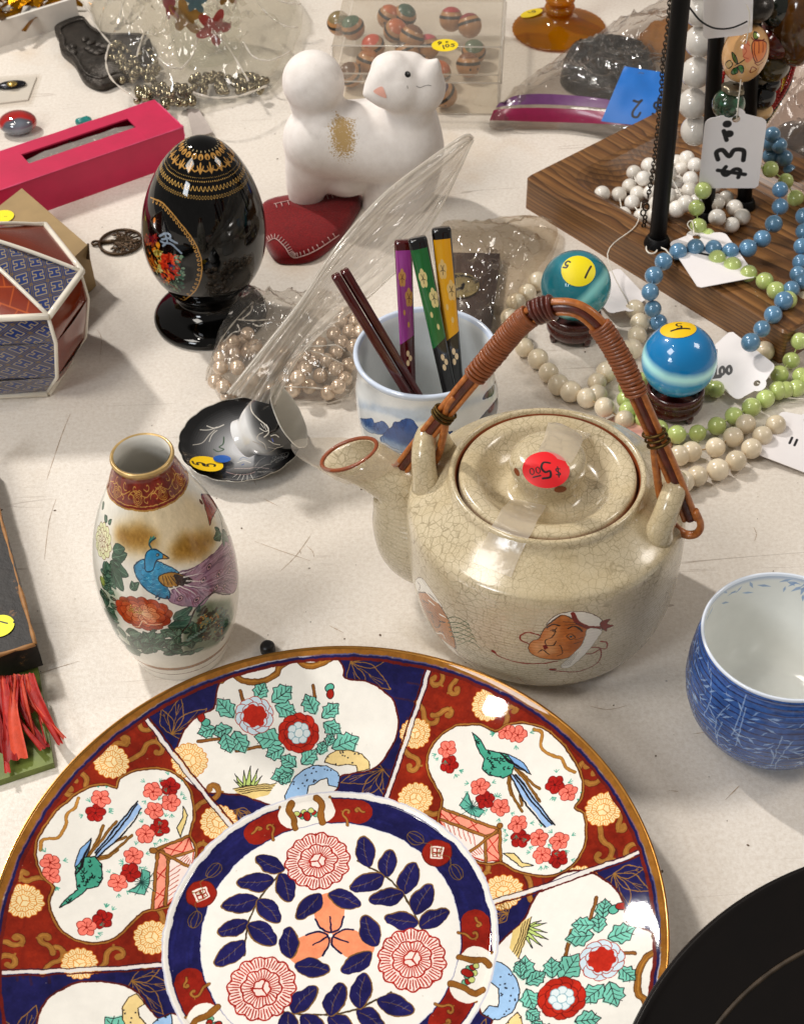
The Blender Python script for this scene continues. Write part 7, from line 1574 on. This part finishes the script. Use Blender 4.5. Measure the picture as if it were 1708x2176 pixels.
# pink gift box with a window
PB = Vector((-.1493, .9837, 0)); ang = atan2(-.518, -.856)
pb = thing('gift_box', 'long hot pink cardboard box with a cut-out window in its lid', 'box', PB, (0, 0, ang))
pk = plain('pink_card', '#b3194e', .5, 0, .05, .08, 60, .06, 400); wcard = plain('pink_card_edge', '#c9567a', .7)
bL, bD, bH = .30, .048, .029; sgn = -1      # local y runs away from the camera as negative
def pbox(x0, x1, y0, y1, z0, z1, name, m_=pk, b=.0006): return bevel_obj(name, prism_bm([(x0, sgn * y0), (x1, sgn * y0), (x1, sgn * y1), (x0, sgn * y1)], z0, z1), m_, pb, b, 2)
pbox(0, bL, 0, .0012, 0, bH - .0013, 'side_panel'); pbox(0, bL, bD - .0012, bD, 0, bH - .0013, 'side_panel'); pbox(0, .0012, .0013, bD - .0013, 0, bH - .0013, 'end_panel'); pbox(.0013, bL, .0013, bD - .0013, 0, .001, 'bottom_panel')
wi = [(p - PB) for p in (at(*k1(745, 692), bH), at(*k1(795, 742), bH))]; rm = Matrix.Rotation(-ang, 3, 'Z'); wi = [rm @ p for p in wi]
wx = (wi[0].x + wi[1].x) / 2; wy0, wy1 = sorted((sgn * wi[0].y, sgn * wi[1].y)); wx2 = wx + .085
pbox(-.0003, wx, -.0003, bD + .0003, bH - .0012, bH, 'lid'); pbox(wx2, bL, -.0003, bD + .0003, bH - .0012, bH, 'lid'); pbox(wx + .00005, wx2 - .00005, -.0003, wy0, bH - .0012, bH, 'lid'); pbox(wx + .00005, wx2 - .00005, wy1, bD + .0003, bH - .0012, bH, 'lid')
mesh('worn_edge', *tube([(t, .0003 * sgn * -1, bH - .0002) for t in np.linspace(0, bL, 40)], [.0002 + .0005 * RND.random() for _ in range(40)], 6), wcard, pb)
mesh('worn_edge', *tube([(t, sgn * (bD + .0002), bH - .0002) for t in np.linspace(0, bL, 40)], [.0001 + .0005 * RND.random() for _ in range(40)], 6), wcard, pb)
mesh('worn_edge', *tube([(-.0002, sgn * t, bH - .0002) for t in np.linspace(0, bD, 20)], [.0002 + .0006 * RND.random() for _ in range(20)], 6), wcard, pb)
mesh('worn_edge', *tube([(.0000, .0001, t) for t in np.linspace(.001, bH - .001, 14)], [.0001 + .0006 * RND.random() for _ in range(14)], 6), wcard, pb)
pbox(-.0006, .0004, .004, bD - .004, .002, bH - .004, 'end_flap', plain('box_flap', '#5a3a3a', .6))
o = pillow('window_film', [(wx + .002, sgn * (wy0 + .001)), (wx2 - .002, sgn * (wy0 + .001)), (wx2 - .002, sgn * (wy1 - .001)), (wx + .002, sgn * (wy1 - .001))], .003, film('window_film', '#d8d4ce', .45, .1, 1.5, .8, 160), pb, 8, 2, .0006, z0=bH - .006, flat=True)
q = np.random.RandomState(1); vf = []
for i in range(90):
    a = Vector((wx + .003 + (wx2 - wx - .006) * q.rand(), sgn * (wy0 + .002 + (wy1 - wy0 - .004) * q.rand()), bH - .009)); d = Vector((q.randn(), q.randn(), .35 * q.randn())) * .006; vf.append(tube([a, a + d * .5 + Vector((0, 0, .002)), a + d], .0006, 5))
mesh('silver_shred', *join(*vf), plain('silver_tinsel', '#a8a4a0', .25, .8, 0, .4, 300), pb)
# faceted lidded jar
jz = .072; F_, R_j, B_ = [at(x, y, jz).to_2d() for x, y in ((105, 672), (175, 577), (97, 478))]; Cj = (F_ + B_) / 2 + Vector((-.050, 0))
jar = thing('faceted_jar', 'faceted porcelain jar with blue fret and rust panels edged in white', 'jar', (Cj.x, Cj.y, 0))
rim6 = [F_ - Cj, R_j - Cj, B_ - Cj]; rim6 = rim6 + [-p for p in rim6]
def fret(name, bg, ln, kind):
    c = Canvas(512, 512, bg); 
    for i in range(60): c.stroke([(RND.random() * 512, RND.random() * 512) for _ in range(2)], 30, ln, .03)
    if kind == 'h':
        s_ = 64
        for gx in range(-10, 11):
            for gy in range(-10, 11):
                o_ = np.array([256 + (gx - gy) * s_ * .70, 256 + (gx + gy) * s_ * .48]); ux = np.array([.70, .48]) * s_; uy = np.array([-.70, .48]) * s_
                for st in ([(.18, .18), (.18, .82), (.42, .82), (.42, .62), (.58, .62), (.58, .82), (.82, .82), (.82, .18), (.58, .18), (.58, .38), (.42, .38), (.42, .18), (.18, .18)],): c.stroke([o_ + ux * a + uy * b for a, b in st], 3.6, ln)
                for k_ in (-.05, .05): c.stroke([o_ + uy * k_, o_ + ux + uy * k_], 2.6, '#8a7048', .8); c.stroke([o_ + ux * k_, o_ + uy + ux * k_], 2.6, '#8a7048', .8)
    else:
        for i in range(16):
            a = i * pi / 8
            for r in range(1, 12):
                p0 = np.array([256 + r * 26 * cos(a), 256 + r * 26 * sin(a)]); p1 = np.array([256 + r * 26 * cos(a + pi / 8), 256 + r * 26 * sin(a + pi / 8)])
                if (i + r) % 2: c.stroke([p0, p1], 4, ln, .8)
            c.stroke([(256, 256), (256 + 340 * cos(a), 256 + 340 * sin(a))], 4.5, ln, .9)
    return painted(name, c.image(name + '_pattern'), .16, .35)
fb = fret('blue_fret', '#263a72', '#a8977c', 'h'); fr1 = fret('rust_star', '#83351a', '#b8642f', 's'); fr2 = plain('rust_panel', '#743116', .18, 0, .3, .12, 60); wl = plain('jar_white', '#e2dcd0', .2, 0, .3, .05)
def panel(name, pts, m_):
    P_ = [Vector(p) for p in pts]; c_ = sum(P_, Vector()) / len(P_); N_ = 7; v = []; f = []
    quad = P_ if len(P_) == 4 else [P_[0], P_[1], P_[2], P_[2]]
    for i in range(N_ + 1):
        for j in range(N_ + 1):
            s_, t = i / N_, j / N_; p = (quad[0] * (1 - s_) + quad[1] * s_) * (1 - t) + (quad[3] * (1 - s_) + quad[2] * s_) * t
            nn = (quad[1] - quad[0]).cross(quad[3] - quad[0]); nn = nn.normalized() if nn.length > 1e-9 else Vector((0, 0, 1))
            if nn.dot(c_ - Vector((0, 0, .035))) < 0: nn = -nn
            v.append(p + nn * (.0024 * (sin(pi * s_) * sin(pi * min(t, .85)))))
    for i in range(N_):
        for j in range(N_): f.append((i * (N_ + 1) + j, (i + 1) * (N_ + 1) + j, (i + 1) * (N_ + 1) + j + 1, i * (N_ + 1) + j + 1))
    u0 = (quad[1] - quad[0]).normalized(); n0 = (quad[1] - quad[0]).cross(quad[3] - quad[0]).normalized(); w0 = n0.cross(u0); uv = [((p - c_).dot(u0) / .105 + .5, (p - c_).dot(w0) / .105 + .5) for p in map(Vector, v)]
    o = mesh(name, v, f, m_, jar, uv=uv); return o
apex = Vector((0, 0, .104)); lev_ = [(.0, .68), (.022, .90), (.052, 1.0), (.0695, .985)]
lid_m = [fb, fr2, fb, fr1, fb, fr1]; body_m = [fr2, fr2, fb, fr1, fb, fb]
for i in range(6):
    a, b = rim6[i], rim6[(i + 1) % 6]; A, B2 = Vector((a.x, a.y, jz)), Vector((b.x, b.y, jz))
    panel('lid_panel', [A, B2, apex], lid_m[i])
    mesh('lid_rib', *tube([A.lerp(apex, t) + Vector((0, 0, .0022 * sin(pi * t))) for t in np.linspace(0, 1, 10)], .0013, 8), wl, jar)
    mesh('rim_rib', *tube([A.lerp(B2, t) for t in np.linspace(0, 1, 6)], .0021, 10), wl, jar)
    for (z0, s0), (z1, s1) in zip(lev_[:-1], lev_[1:]):
        panel('body_panel', [Vector((a.x * s0, a.y * s0, z0)), Vector((b.x * s0, b.y * s0, z0)), Vector((b.x * s1, b.y * s1, z1)), Vector((a.x * s1, a.y * s1, z1))], body_m[i] if z0 > .001 else wl if False else body_m[i])
    mesh('body_rib', *tube([Vector((a.x * s_, a.y * s_, z_)) for z_, s_ in lev_], .0012, 8), wl, jar)
    mesh('foot_band', *tube([Vector((a.x * .71, a.y * .71, .0025)), Vector((b.x * .71, b.y * .71, .0025))], .0026, 8), wl, jar)
# kraft box with yellow sticker
kb_ = thing('kraft_box', 'small brown kraft card box with a yellow sticker behind the faceted jar', 'box', at(110, 540, 0)); kr = plain('kraft_card', '#a08a66', .7, 0, 0, .1, 60, .15, 500)
tp_ = [at(x, y, .034) - kb_.location for x, y in ((47, 400), (186, 520), (60, 640), (-80, 500))]; bm = prism_bm([(p.x, p.y) for p in tp_], .0004, .034)
bevel_obj('box_body', bm, kr, kb_, .003, 3); 
fl_ = [at(x, y, z_) - kb_.location for x, y, z_ in ((190, 518, .034), (192, 552, .026), (166, 548, .022), (178, 610, .0012), (184, 606, .0012))]
mesh('end_flap', [fl_[0], fl_[1], fl_[2]] + [p + Vector((-.001, .001, 0)) for p in fl_[:3]], [(0, 1, 2), (5, 4, 3), (0, 3, 4, 1), (1, 4, 5, 2), (2, 5, 3, 0)], plain('kraft_shaded', '#5a4a32', .75), kb_, False)  # darker kraft colour paints in the brown shadow at the open end
disc('price_sticker', .0078, sticker_mat('yellow_dot_kraft', '#eee02a', [('1', .7, .45, .12, 1.5, .2)]), kb_, at(6, 460, .0349) - kb_.location, (0, 0, 1), (0, 1, 0))
# white box lid with gold foil scraps
wbx = thing('white_box', 'shallow white card box holding crumpled gold foil', 'box', at(*k1(0, 280), 0)); a = at(*k1(0, 280), 0); b = at(*k1(470, 130), 0); u = (b - a).normalized(); n_ = Vector((-u.y, u.x, 0)); wcd = plain('white_card', '#d9d4cc', .6, 0, 0, .05, 60)
def wb_(p0, p1, q0, q1, z0, z1, name): bevel_obj(name, prism_bm([((u * x + n_ * y).x, (u * x + n_ * y).y) for x, y in ((p0, q0), (p1, q0), (p1, q1), (p0, q1))], z0, z1), wcd, wbx, .0008, 2)
Lw = (b - a).length; wb_(-.1, Lw, 0, .003, 0, .022, 'wall'); wb_(Lw - .003, Lw - .0001, .0031, .18, 0, .0215, 'wall'); wb_(-.1, Lw - .0031, .0031, .18, 0, .002, 'base')
gf = thing('gold_foil', 'crumpled shiny gold foil strips in the white card box', 'foil', at(*k1(130, 50), .004)); gfm = plain('gold_foil_metal', '#a8791f', .18, 1.0, 0, .35, 90, .3, 200); q = np.random.RandomState(5)
for i in range(34):
    o_ = at(*k1(-120 + 390 * q.rand(), -30 + 120 * q.rand()), .004 + .012 * q.rand()) - gf.location; d = Vector((q.randn(), q.randn(), .15 * q.randn())).normalized() * (.008 + .01 * q.rand()); w_ = Vector((-d.y, d.x, q.randn() * .01)).normalized() * .0028
    mesh('foil_strip', [o_ - w_, o_ + w_, o_ + d + w_ + Vector((0, 0, .004)), o_ + d - w_, o_ + d * 2 - w_ * .8 + Vector((0, 0, -.001)), o_ + d * 2 + w_ * .8], [(0, 1, 2, 3), (3, 2, 5, 4)], gfm, gf, False)
# dark pewter buckle
bk = [at(*k1(*p), 0) for p in ((330, 205), (400, 160), (490, 140), (540, 195), (640, 240), (860, 250), (900, 380), (860, 460), (700, 505), (600, 540), (500, 500), (440, 400), (365, 330), (355, 270))]
bkt = thing('pewter_buckle', 'dark scalloped pewter buckle beside the bag of silver beads', 'buckle', bk[0]); sm_ = smooth([(p.x - bk[0].x, p.y - bk[0].y) for p in bk], True, 4); pw = NT('dark_pewter'); nz = pw.noise(90, 5, .7); pw.col(pw.ramp(nz, [(.3, '#2c2824'), (.7, '#56504a')])); pw.set(Roughness=.42, Metallic=.6); pw.bump(nz, .9, .002)
bevel_obj('plate', prism_bm(sm_, .001, .0075), pw.m, bkt, .002, 3, True); c_ = sm_.mean(0); mesh('raised_border', *tube([(c_[0] + (p[0] - c_[0]) * .86, c_[1] + (p[1] - c_[1]) * .86, .0078) for p in sm_], .0013, 8, closed=True), pw.m, bkt)
for i in range(14): v, f = ball(.0042, 12, 8, 1.2, .8, .5); mesh('relief_scroll', v, f, pw.m, bkt, loc=(c_[0] + .022 * cos(i * 1.9) * ((i % 3) + 1) / 3, c_[1] + .016 * sin(i * 1.9) * ((i % 4) + 1) / 4, .0078), rot=(0, 0, i))
# silver beads in a clear bag
sv = plain('silver_bead', '#9c9480', .16, .95, 0, .3, 300); sn = thing('silver_bead_necklace', 'heap of small antique silver beads inside a clear bag', 'necklace', (0, 0, 0)); q = np.random.RandomState(8); bsrc = [None, None]
spots = [(700 + 220 * q.rand(), 300 + 170 * q.rand()) for _ in range(46)] + [(800 + 330 * q.rand(), 500 + 110 * q.rand()) for _ in range(52)] + [(1120 + 430 * q.rand(), 440 + 100 * q.rand()) for _ in range(62)] + [(650 + 80 * q.rand(), 230 + 160 * q.rand()) for _ in range(16)]
v0, f0 = ball(.0029, 12, 8); v1, f1 = lathe([(.0012, -.003), (.0026, -.003), (.0029, 0), (.0026, .003), (.0012, .003), (.0012, -.003)], 14)
for i, p in enumerate(spots):
    z = .0035 + .008 * q.rand(); P_ = at(*k1(*p), z); j = int(q.rand() < .35); rt = (q.rand() * 3, q.rand() * 3, 0)
    if bsrc[j] is None: bsrc[j] = mesh('bead', *((v0, f0) if j == 0 else (v1, f1)), sv, sn, loc=P_, rot=rt)
    else: share(bsrc[j], 'bead', sn, P_, rt, .8 + .5 * q.rand())
# leaf-printed tumbler in the bag
tm = thing('leaf_tumbler', 'clear glass tumbler printed with red and gold maple leaves in a bag', 'glass', at(*k1(1215, 300), .003)); gl_ = film('tumbler_glass', '#eef0ea', .05, .03, 1.6, 0, 30)
lathe_obj('glass_wall', fine([(0, .0), (.024, .0), (.0275, .003), (.0290, .03), (.0305, .075), (.0310, .09)], 4), gl_, tm, 64); mesh('glass_rim', *tube([(.031 * cos(t), .031 * sin(t), .09) for t in np.linspace(0, 2 * pi, 48, False)], .0008, 8, closed=True), film('rim_glass', '#ffffff', .3, .03, 1.6, 0), tm)
def maple(az, z, s_, col, rot):
    t = np.linspace(0, 2 * pi, 44, False); r = s_ * (.48 + .52 * np.abs(np.cos(2.5 * t)) ** 1.6); pts = [(0, 0)] + [(a * cos(b + rot), a * sin(b + rot)) for a, b in zip(r, t)]
    mesh('printed_leaf', [((.0300 + .0008) * cos(az + x / .03), .0308 * sin(az + x / .03), z + y) for x, y in pts], [(0, i, i % 44 + 1) for i in range(1, 45)], plain('leaf_' + col[1:], col, .4, 0, .2, .2, 200), tm)
for az, z, s_, cl, rt in ((-1.95, .045, .016, '#8a6a30', .3), (-1.2, .035, .016, '#9a3a34', 1.0), (-2.5, .05, .013, '#7a3a3c', .7), (-1.6, .058, .010, '#4a6468', .2), (-.6, .06, .013, '#8a6a30', 0), (.8, .045, .015, '#9a3a34', .4), (2.2, .05, .014, '#4a6468', .9)): maple(az, z, s_, cl, rt)
cb2 = thing('bead_bag', 'large crinkled clear bag over silver beads and a leaf tumbler', 'plastic bag', at(*k1(1100, 350), 0)); sheen = film('shiny_bag', '#f4f2ea', .09, .05, 1.7, .8, 38)
o = pillow('film_front', [at(*k1(*p), 0) for p in ((560, 180), (520, 40), (620, -60), (1000, -90), (1500, -80), (1760, 60), (1720, 330), (1590, 540), (1400, 600), (1160, 650), (980, 660), (820, 590), (680, 470), (620, 330))], .034, sheen, cb2, 44, 21, .0075, sharp=.5, fr=45); rel(o, cb2)
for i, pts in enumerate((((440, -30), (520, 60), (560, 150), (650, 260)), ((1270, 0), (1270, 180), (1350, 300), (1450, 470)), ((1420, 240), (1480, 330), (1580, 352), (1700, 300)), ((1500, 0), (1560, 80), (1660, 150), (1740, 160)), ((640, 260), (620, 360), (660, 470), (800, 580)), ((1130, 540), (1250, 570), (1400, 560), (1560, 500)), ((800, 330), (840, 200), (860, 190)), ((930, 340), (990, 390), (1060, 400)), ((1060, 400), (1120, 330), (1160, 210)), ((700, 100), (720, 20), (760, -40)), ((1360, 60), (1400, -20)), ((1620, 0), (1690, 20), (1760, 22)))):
    P_ = smooth([tuple(at(*k1(x, y), .034 - .003 * j)) for j, (x, y) in enumerate(pts)], n=6); o = mesh('crease_glint', *tube([Vector(p) for p in P_], [.0003 + .0007 * abs(sin(j * .9 + i)) for j in range(len(P_))], 6), film('glint_film', '#ffffff', .9, .06, 1.7, .2), cb2); rel(o, cb2)  # white tubes imitate the bright highlights along the film's folds
# small card pin in a sleeve, red glass cabochon, turquoise chip, paper scrap
pc_ = thing('carded_pin', 'small dark oval pin on a white card', 'pin', at(*k1(90, 520), 0)); qd = [at(*k1(*p), .0012) - pc_.location for p in ((-60, 470), (215, 448), (165, 582), (-80, 612))]; bevel_obj('card', prism_bm([(p.x, p.y) for p in qd], .0004, .0014), wcd, pc_)
v, f = ball(.0088, 20, 10, 1.35, .62, .3); mesh('pin', v, f, plain('pin_dark', '#26262c', .25, .5), pc_, loc=at(*k1(70, 495), .0032) - pc_.location, rot=(0, 0, .15)); v, f = ball(.0034, 14, 8, 1.3, 1, .5); mesh('pin_stone', v, f, plain('pin_gold', '#b09a62', .25, .8), pc_, loc=at(*k1(72, 490), .0056) - pc_.location)
qs = [at(*k1(*p), .0020) for p in ((-60, 450), (240, 430), (185, 605), (-80, 632))]; o = mesh('pin_sleeve', qs, [(0, 1, 2, 3)], clear); tag(o, 'flat clear plastic sleeve over the carded pin', 'sleeve')
k = NT('red_grey_glass'); nz = k.noise(35, 2, .4); k.col(k.ramp(nz, [(.35, '#7c1410'), (.5, '#a51c14'), (.56, '#5a5e66'), (.75, '#8a929c')])); k.set(Roughness=.06, Coat_Weight=1.0); v, f = ball(.0150, 28, 16, 1.0, .85, .55); o = mesh('glass_cabochon', v, f, k.m, None, loc=at(*k1(105, 715), .0080)); tag(o, 'swirled red and grey glass cabochon lying by the pink box', 'cabochon')
v, f = ball(.0045, 10, 7, 1.5, .9, .8); o = mesh('turquoise_chip', [(x + .001 * sin(900 * y), y + .001 * sin(700 * x), z) for x, y, z in v], f, plain('turquoise', '#2f8580', .35, 0, .2, .25, 300), None, loc=at(*k1(490, 708), .0042)); tag(o, 'small turquoise stone chip behind the pink box', 'stone')
qd = [at(*k1(*p), z_) for p, z_ in (((1090, 640), .001), ((1160, 640), .004), ((1245, 775), .004), ((1130, 810), .001))]; o = mesh('paper_scrap', [*qd, *[p + Vector((0, 0, .0006)) for p in qd]], [(3, 2, 1, 0), (4, 5, 6, 7), (0, 1, 5, 4), (1, 2, 6, 5), (2, 3, 7, 6), (3, 0, 4, 7)], plain('grey_paper', '#b3aaa4', .6), None, False); tag(o, 'folded grey paper scrap with a red edge by the pink box', 'paper')
# clear box of wooden dolls
A, B3 = Vector((-.0360, 1.0430, 0)), Vector((.0885, 1.0292, 0)); ux = (B3 - A).normalized(); uy = Vector((-ux.y, ux.x, 0)); Wd_ = (B3 - A).length; acr = film('acrylic', '#efeadf', .13, .04, 1.6, .06, 30)
bx = thing('acrylic_box', 'clear acrylic box of painted wooden beads with a yellow sticker', 'box', A, (0, 0, atan2(ux.y, ux.x)))
def walls(name, x0, x1, y0, y1, z0, z1, top):
    v = [(x0, y0, z0), (x1, y0, z0), (x1, y1, z0), (x0, y1, z0), (x0, y0, z1), (x1, y0, z1), (x1, y1, z1), (x0, y1, z1)]; f = [(0, 1, 5, 4), (1, 2, 6, 5), (2, 3, 7, 6), (3, 0, 4, 7), (4, 5, 6, 7) if top else (3, 2, 1, 0)]; o = mesh(name, v, f, acr, bx, False)
    m_ = film('acrylic_edge', '#ffffff', .45, .05, 1.6, 0)
    for p, q in ((4, 5), (5, 6), (0, 1), (1, 2), (1, 5), (0, 4)): mesh('edge', *tube([Vector(v[p]), Vector(v[q])], .0007, 6), m_, o)
walls('base', .001, Wd_ - .001, .001, .129, .0008, .034, False); walls('lid', -.0012, Wd_ + .0012, -.0012, .1312, .0285, .058, True)
disc('price_sticker', .0100, sticker_mat('yellow_dot_box', '#ecd428', [('4', .18, .56, .26, -.3, .2), ('o', .50, .70, .2, 0, .2), ('1', .40, .18, .3, .2, .16), ('0', .52, .34, .24, 0, .2), ('5', .72, .38, .24, 0, .2)]), bx, Matrix.Rotation(-atan2(ux.y, ux.x), 3, 'Z') @ (at(945, 96, .0586) - A), (0, 0, 1), (0, 1, 0), 0, .95)
skin = plain('doll_wood', '#b0875e', .35, 0, .3, .12, 120); dolls = [((790, 110), '#b5683a'), ((890, 105), '#2f5a4c'), ((935, 240), '#7a5236'), ((690, 300), '#c0502c'), ((655, 400), '#a06a3c'), ((905, 335), '#4a3a30'), ((1040, 300), '#b04a58'), ((1190, 125), '#a83038'), ((1310, 165), '#8c2a34'), ((1335, 335), '#5a6a52'), ((1300, 420), '#7a5236'), ((545, 480), '#6a4a30'), ((470, 150), '#8a7a5a'), ((560, 180), '#4a6a52'), ((1150, 610), '#3a3450'), ((1110, 470), '#b5683a'), ((985, 430), '#4a3a30'), ((830, 200), '#b5683a')]
looks = ['orange', 'green', 'brown', 'vermilion', 'tan', 'grey-brown', 'rose', 'red', 'crimson', 'sage', 'walnut', 'umber', 'khaki', 'pine green', 'navy', 'rust', 'charcoal', 'copper']
for i, ((x, y), cl) in enumerate(dolls):
    rr = .0098; P_ = at(*k2(x, y), .0115 + (.010 if y < 250 else 0)); d = thing('wooden_doll_bead', f'round wooden face bead with a {looks[i]} cap inside the acrylic box', 'bead', P_, (.5 * sin(i), .4 * cos(2 * i), i * 1.3), 'wooden face beads in the acrylic box'); v, f = ball(rr, 22, 14); mesh('head', v, f, skin, d)
    pr = [(rr * 1.03 * sin(t), rr * 1.03 * cos(t)) for t in np.linspace(0, .85, 10)]; v, f = lathe(pr, 22); mesh('cap', v, f, plain('doll_' + cl[1:], cl, .35, 0, .3, .15, 150), d)
    v, f = lathe([(rr * 1.02 * sin(t), rr * 1.02 * cos(t)) for t in np.linspace(1.2, 1.45, 4)], 22); mesh('band', v, f, plain('doll_band', '#2a2420', .4), d)
    for sx in (-.35, .35): a_ = Vector((sin(sx) * sin(1.75), -cos(sx) * sin(1.75), cos(1.75))); disc('eye', .0009, plain('figurine_black', '#0c0b0b', .3), d, a_ * (rr + .0002), a_, (0, 0, 1))
# amber glass goblet foot
ag = thing('amber_goblet', 'amber glass goblet with fluted foot and yellow sticker', 'goblet', at(*k3(420, 160), 0)); 
ka = NT('amber_glass'); ka.t.nodes.remove(ka.b); nz = ka.noise(60, 3, .5, ka.coord((1, 1, 1)))
tr = ka.n('ShaderNodeBsdfTransparent'); ka.l(ka.ramp(nz, [(.3, '#d9a22c'), (.7, '#e8bc4a')]), tr.inputs[0]); df = ka.n('ShaderNodeBsdfDiffuse'); df.inputs[0].default_value = lin('#b07f14'); gl2 = ka.n('ShaderNodeBsdfGlossy'); gl2.inputs['Roughness'].default_value = .04
mx = ka.n('ShaderNodeMixShader'); mx.inputs[0].default_value = .42; ka.l(tr.outputs[0], mx.inputs[1]); ka.l(df.outputs[0], mx.inputs[2]); lw = ka.n('ShaderNodeLayerWeight'); m3 = ka.n('ShaderNodeMixShader'); ka.l(ka.math('MULTIPLY_ADD', ka.math('POWER', lw.outputs['Facing'], 4.0), .6, .05, clamp=True), m3.inputs[0]); ka.l(mx.outputs[0], m3.inputs[1]); ka.l(gl2.outputs[0], m3.inputs[2]); ka.l(m3.outputs[0], ka.out.inputs[0]); am = ka.m

v, f = lathe(fine([(0, .0010), (.026, .0008), (.0365, .0004), (.0385, .0014), (.0382, .0030), (.030, .0052), (.018, .0082), (.0115, .0125), (.0108, .0160), (.0128, .0190), (.0122, .0222), (.0100, .0240), (.0122, .0268), (.0125, .0300), (.0098, .0330), (.0112, .0360), (.0108, .0400), (.0085, .0450), (.0080, .070), (.012, .085), (.03, .11), (.036, .14)], 4), 90, wob=lambda a, j, r, z: 1 + .012 * sin(40 * a) * max(0, (r - .028) / .01) * (z < .01)); mesh('goblet_body', v, f, am, ag)
ks = sticker_mat('yellow_dot_amber', '#e0c82a', [('5', .55, .45, .3, .4, .2), ('1', .4, .5, .25, .8, .2)]); disc('price_sticker', .0095, ks, ag, at(*k3(277, 68), .0060) - ag.location, (-.25, .15, 1), (.3, 1, 0), 0, .95)
# zip bag with black cloth and blue tape
zb_ = thing('zip_bag', 'clear zip bag with magenta seal and blue tape, black foil inside', 'plastic bag', at(*k3(620, 500), 0))
o = pillow('bag_film', [at(*k3(*p), 0) for p in ((60, 690), (110, 590), (260, 470), (480, 330), (720, 190), (960, 90), (1200, 60), (1420, 140), (1440, 520), (1400, 720), (1150, 800), (800, 770), (500, 700), (250, 690))], .026, film('grey_zip_film', '#d9d2cc', .06, .08, 1.5, .7, 40), zb_, 34, 31, .0042, sharp=.42, fr=40); rel(o, zb_); SZ = Surf(o)
def onz(x, y, off=.0012): h = SZ.hit(*k3(x, y)); return h + Vector((0, -.0005, off))
def ribbon(name, top, bot, m_, off, n=30, m=4, base=None):
    T_ = smooth(top, n=n // max(1, len(top) - 1)); B_ = smooth(bot, n=n // max(1, len(bot) - 1)); v = []; f = []; L = min(len(T_), len(B_))
    for i in range(L):
        for j in range(m): p = T_[i] * (1 - j / (m - 1)) + B_[i] * (j / (m - 1)); v.append(onz(*p, off))
    V = np.array(v).reshape(L, m, 3)
    for _ in range(6): V[1:-1] = .5 * V[1:-1] + .25 * (V[2:] + V[:-2])
    v = V.reshape(-1, 3)
    for i in range(L - 1):
        for j in range(m - 1): f.append((i * m + j, i * m + j + 1, (i + 1) * m + j + 1, (i + 1) * m + j))
    return mesh(name, v, f, m_, zb_, loc=-zb_.location if base is None else base)
mag = plain('magenta_seal', '#8c2050', .3, 0, .2, .12, 200); pur = plain('purple_seal', '#6a3f6e', .3, 0, .2, .12, 200)
ribbon('magenta_seal', [(70, 585), (300, 575), (600, 590), (900, 620), (1130, 640)], [(50, 640), (300, 650), (600, 658), (900, 680), (1130, 715)], mag, .0020); ribbon('purple_seal', [(110, 520), (300, 500), (600, 520), (900, 570), (1130, 600)], [(85, 570), (300, 556), (600, 572), (900, 606), (1130, 630)], pur, .0018)
bq = np.array([(762, 368), (1000, 405), (955, 692), (640, 656)]); c = Canvas(200, 200, '#2f76bd')
hand(c, '2', (118, 92), 62, pi + .1, '#15131c', 8); hand(c, '$', (190, 100), 62, pi + .1, '#15131c', 8)
v = []; uv = []; f = []; N_ = 8
for i in range(N_ + 1):
    for j in range(N_ + 1):
        s_, t = i / N_, j / N_; p = (bq[0] * (1 - s_) + bq[1] * s_) * (1 - t) + (bq[3] * (1 - s_) + bq[2] * s_) * t; v.append(onz(*p, .0034)); uv.append((s_, 1 - t))
for i in range(N_):
    for j in range(N_): f.append((i * 9 + j, i * 9 + j + 1, (i + 1) * 9 + j + 1, (i + 1) * 9 + j))
mesh('blue_tape', v, f, painted('blue_tape_ink', c.image('blue_tape_writing'), .5, 0, (600, .1)), zb_, uv=uv, loc=-zb_.location)
bf_ = thing('black_foil_bundle', 'crumpled shiny black foil bundle inside the zip bag', 'foil', at(*k3(640, 430), 0)); k = NT('black_foil'); nz = k.noise(55, 6, .75); k.col('#0b0b0b'); k.set(Roughness=.16, Metallic=0, Coat_Weight=.2, Specular_IOR_Level=.6); k.bump(nz, 1.0, .004); o = pillow('bundle', [at(*k3(*p), 0) for p in ((430, 400), (480, 300), (620, 250), (780, 260), (900, 330), (930, 480), (800, 560), (560, 520), (440, 470))], .017, k.m, bf_, 30, 4, .0028, sharp=.4, fr=90); rel(o, bf_)
tn = thing('tan_cloth', 'folded tan cloth beside the black foil in the zip bag', 'cloth', at(*k3(930, 260), 0)); o = pillow('fold', [at(*k3(*p), 0) for p in ((820, 260), (880, 190), (1000, 140), (1120, 160), (1130, 320), (980, 340))], .014, plain('tan_cloth', '#a8804c', .8, 0, 0, .2, 60, .3, 300), tn, 10, 6, .002, sharp=.4); rel(o, tn)
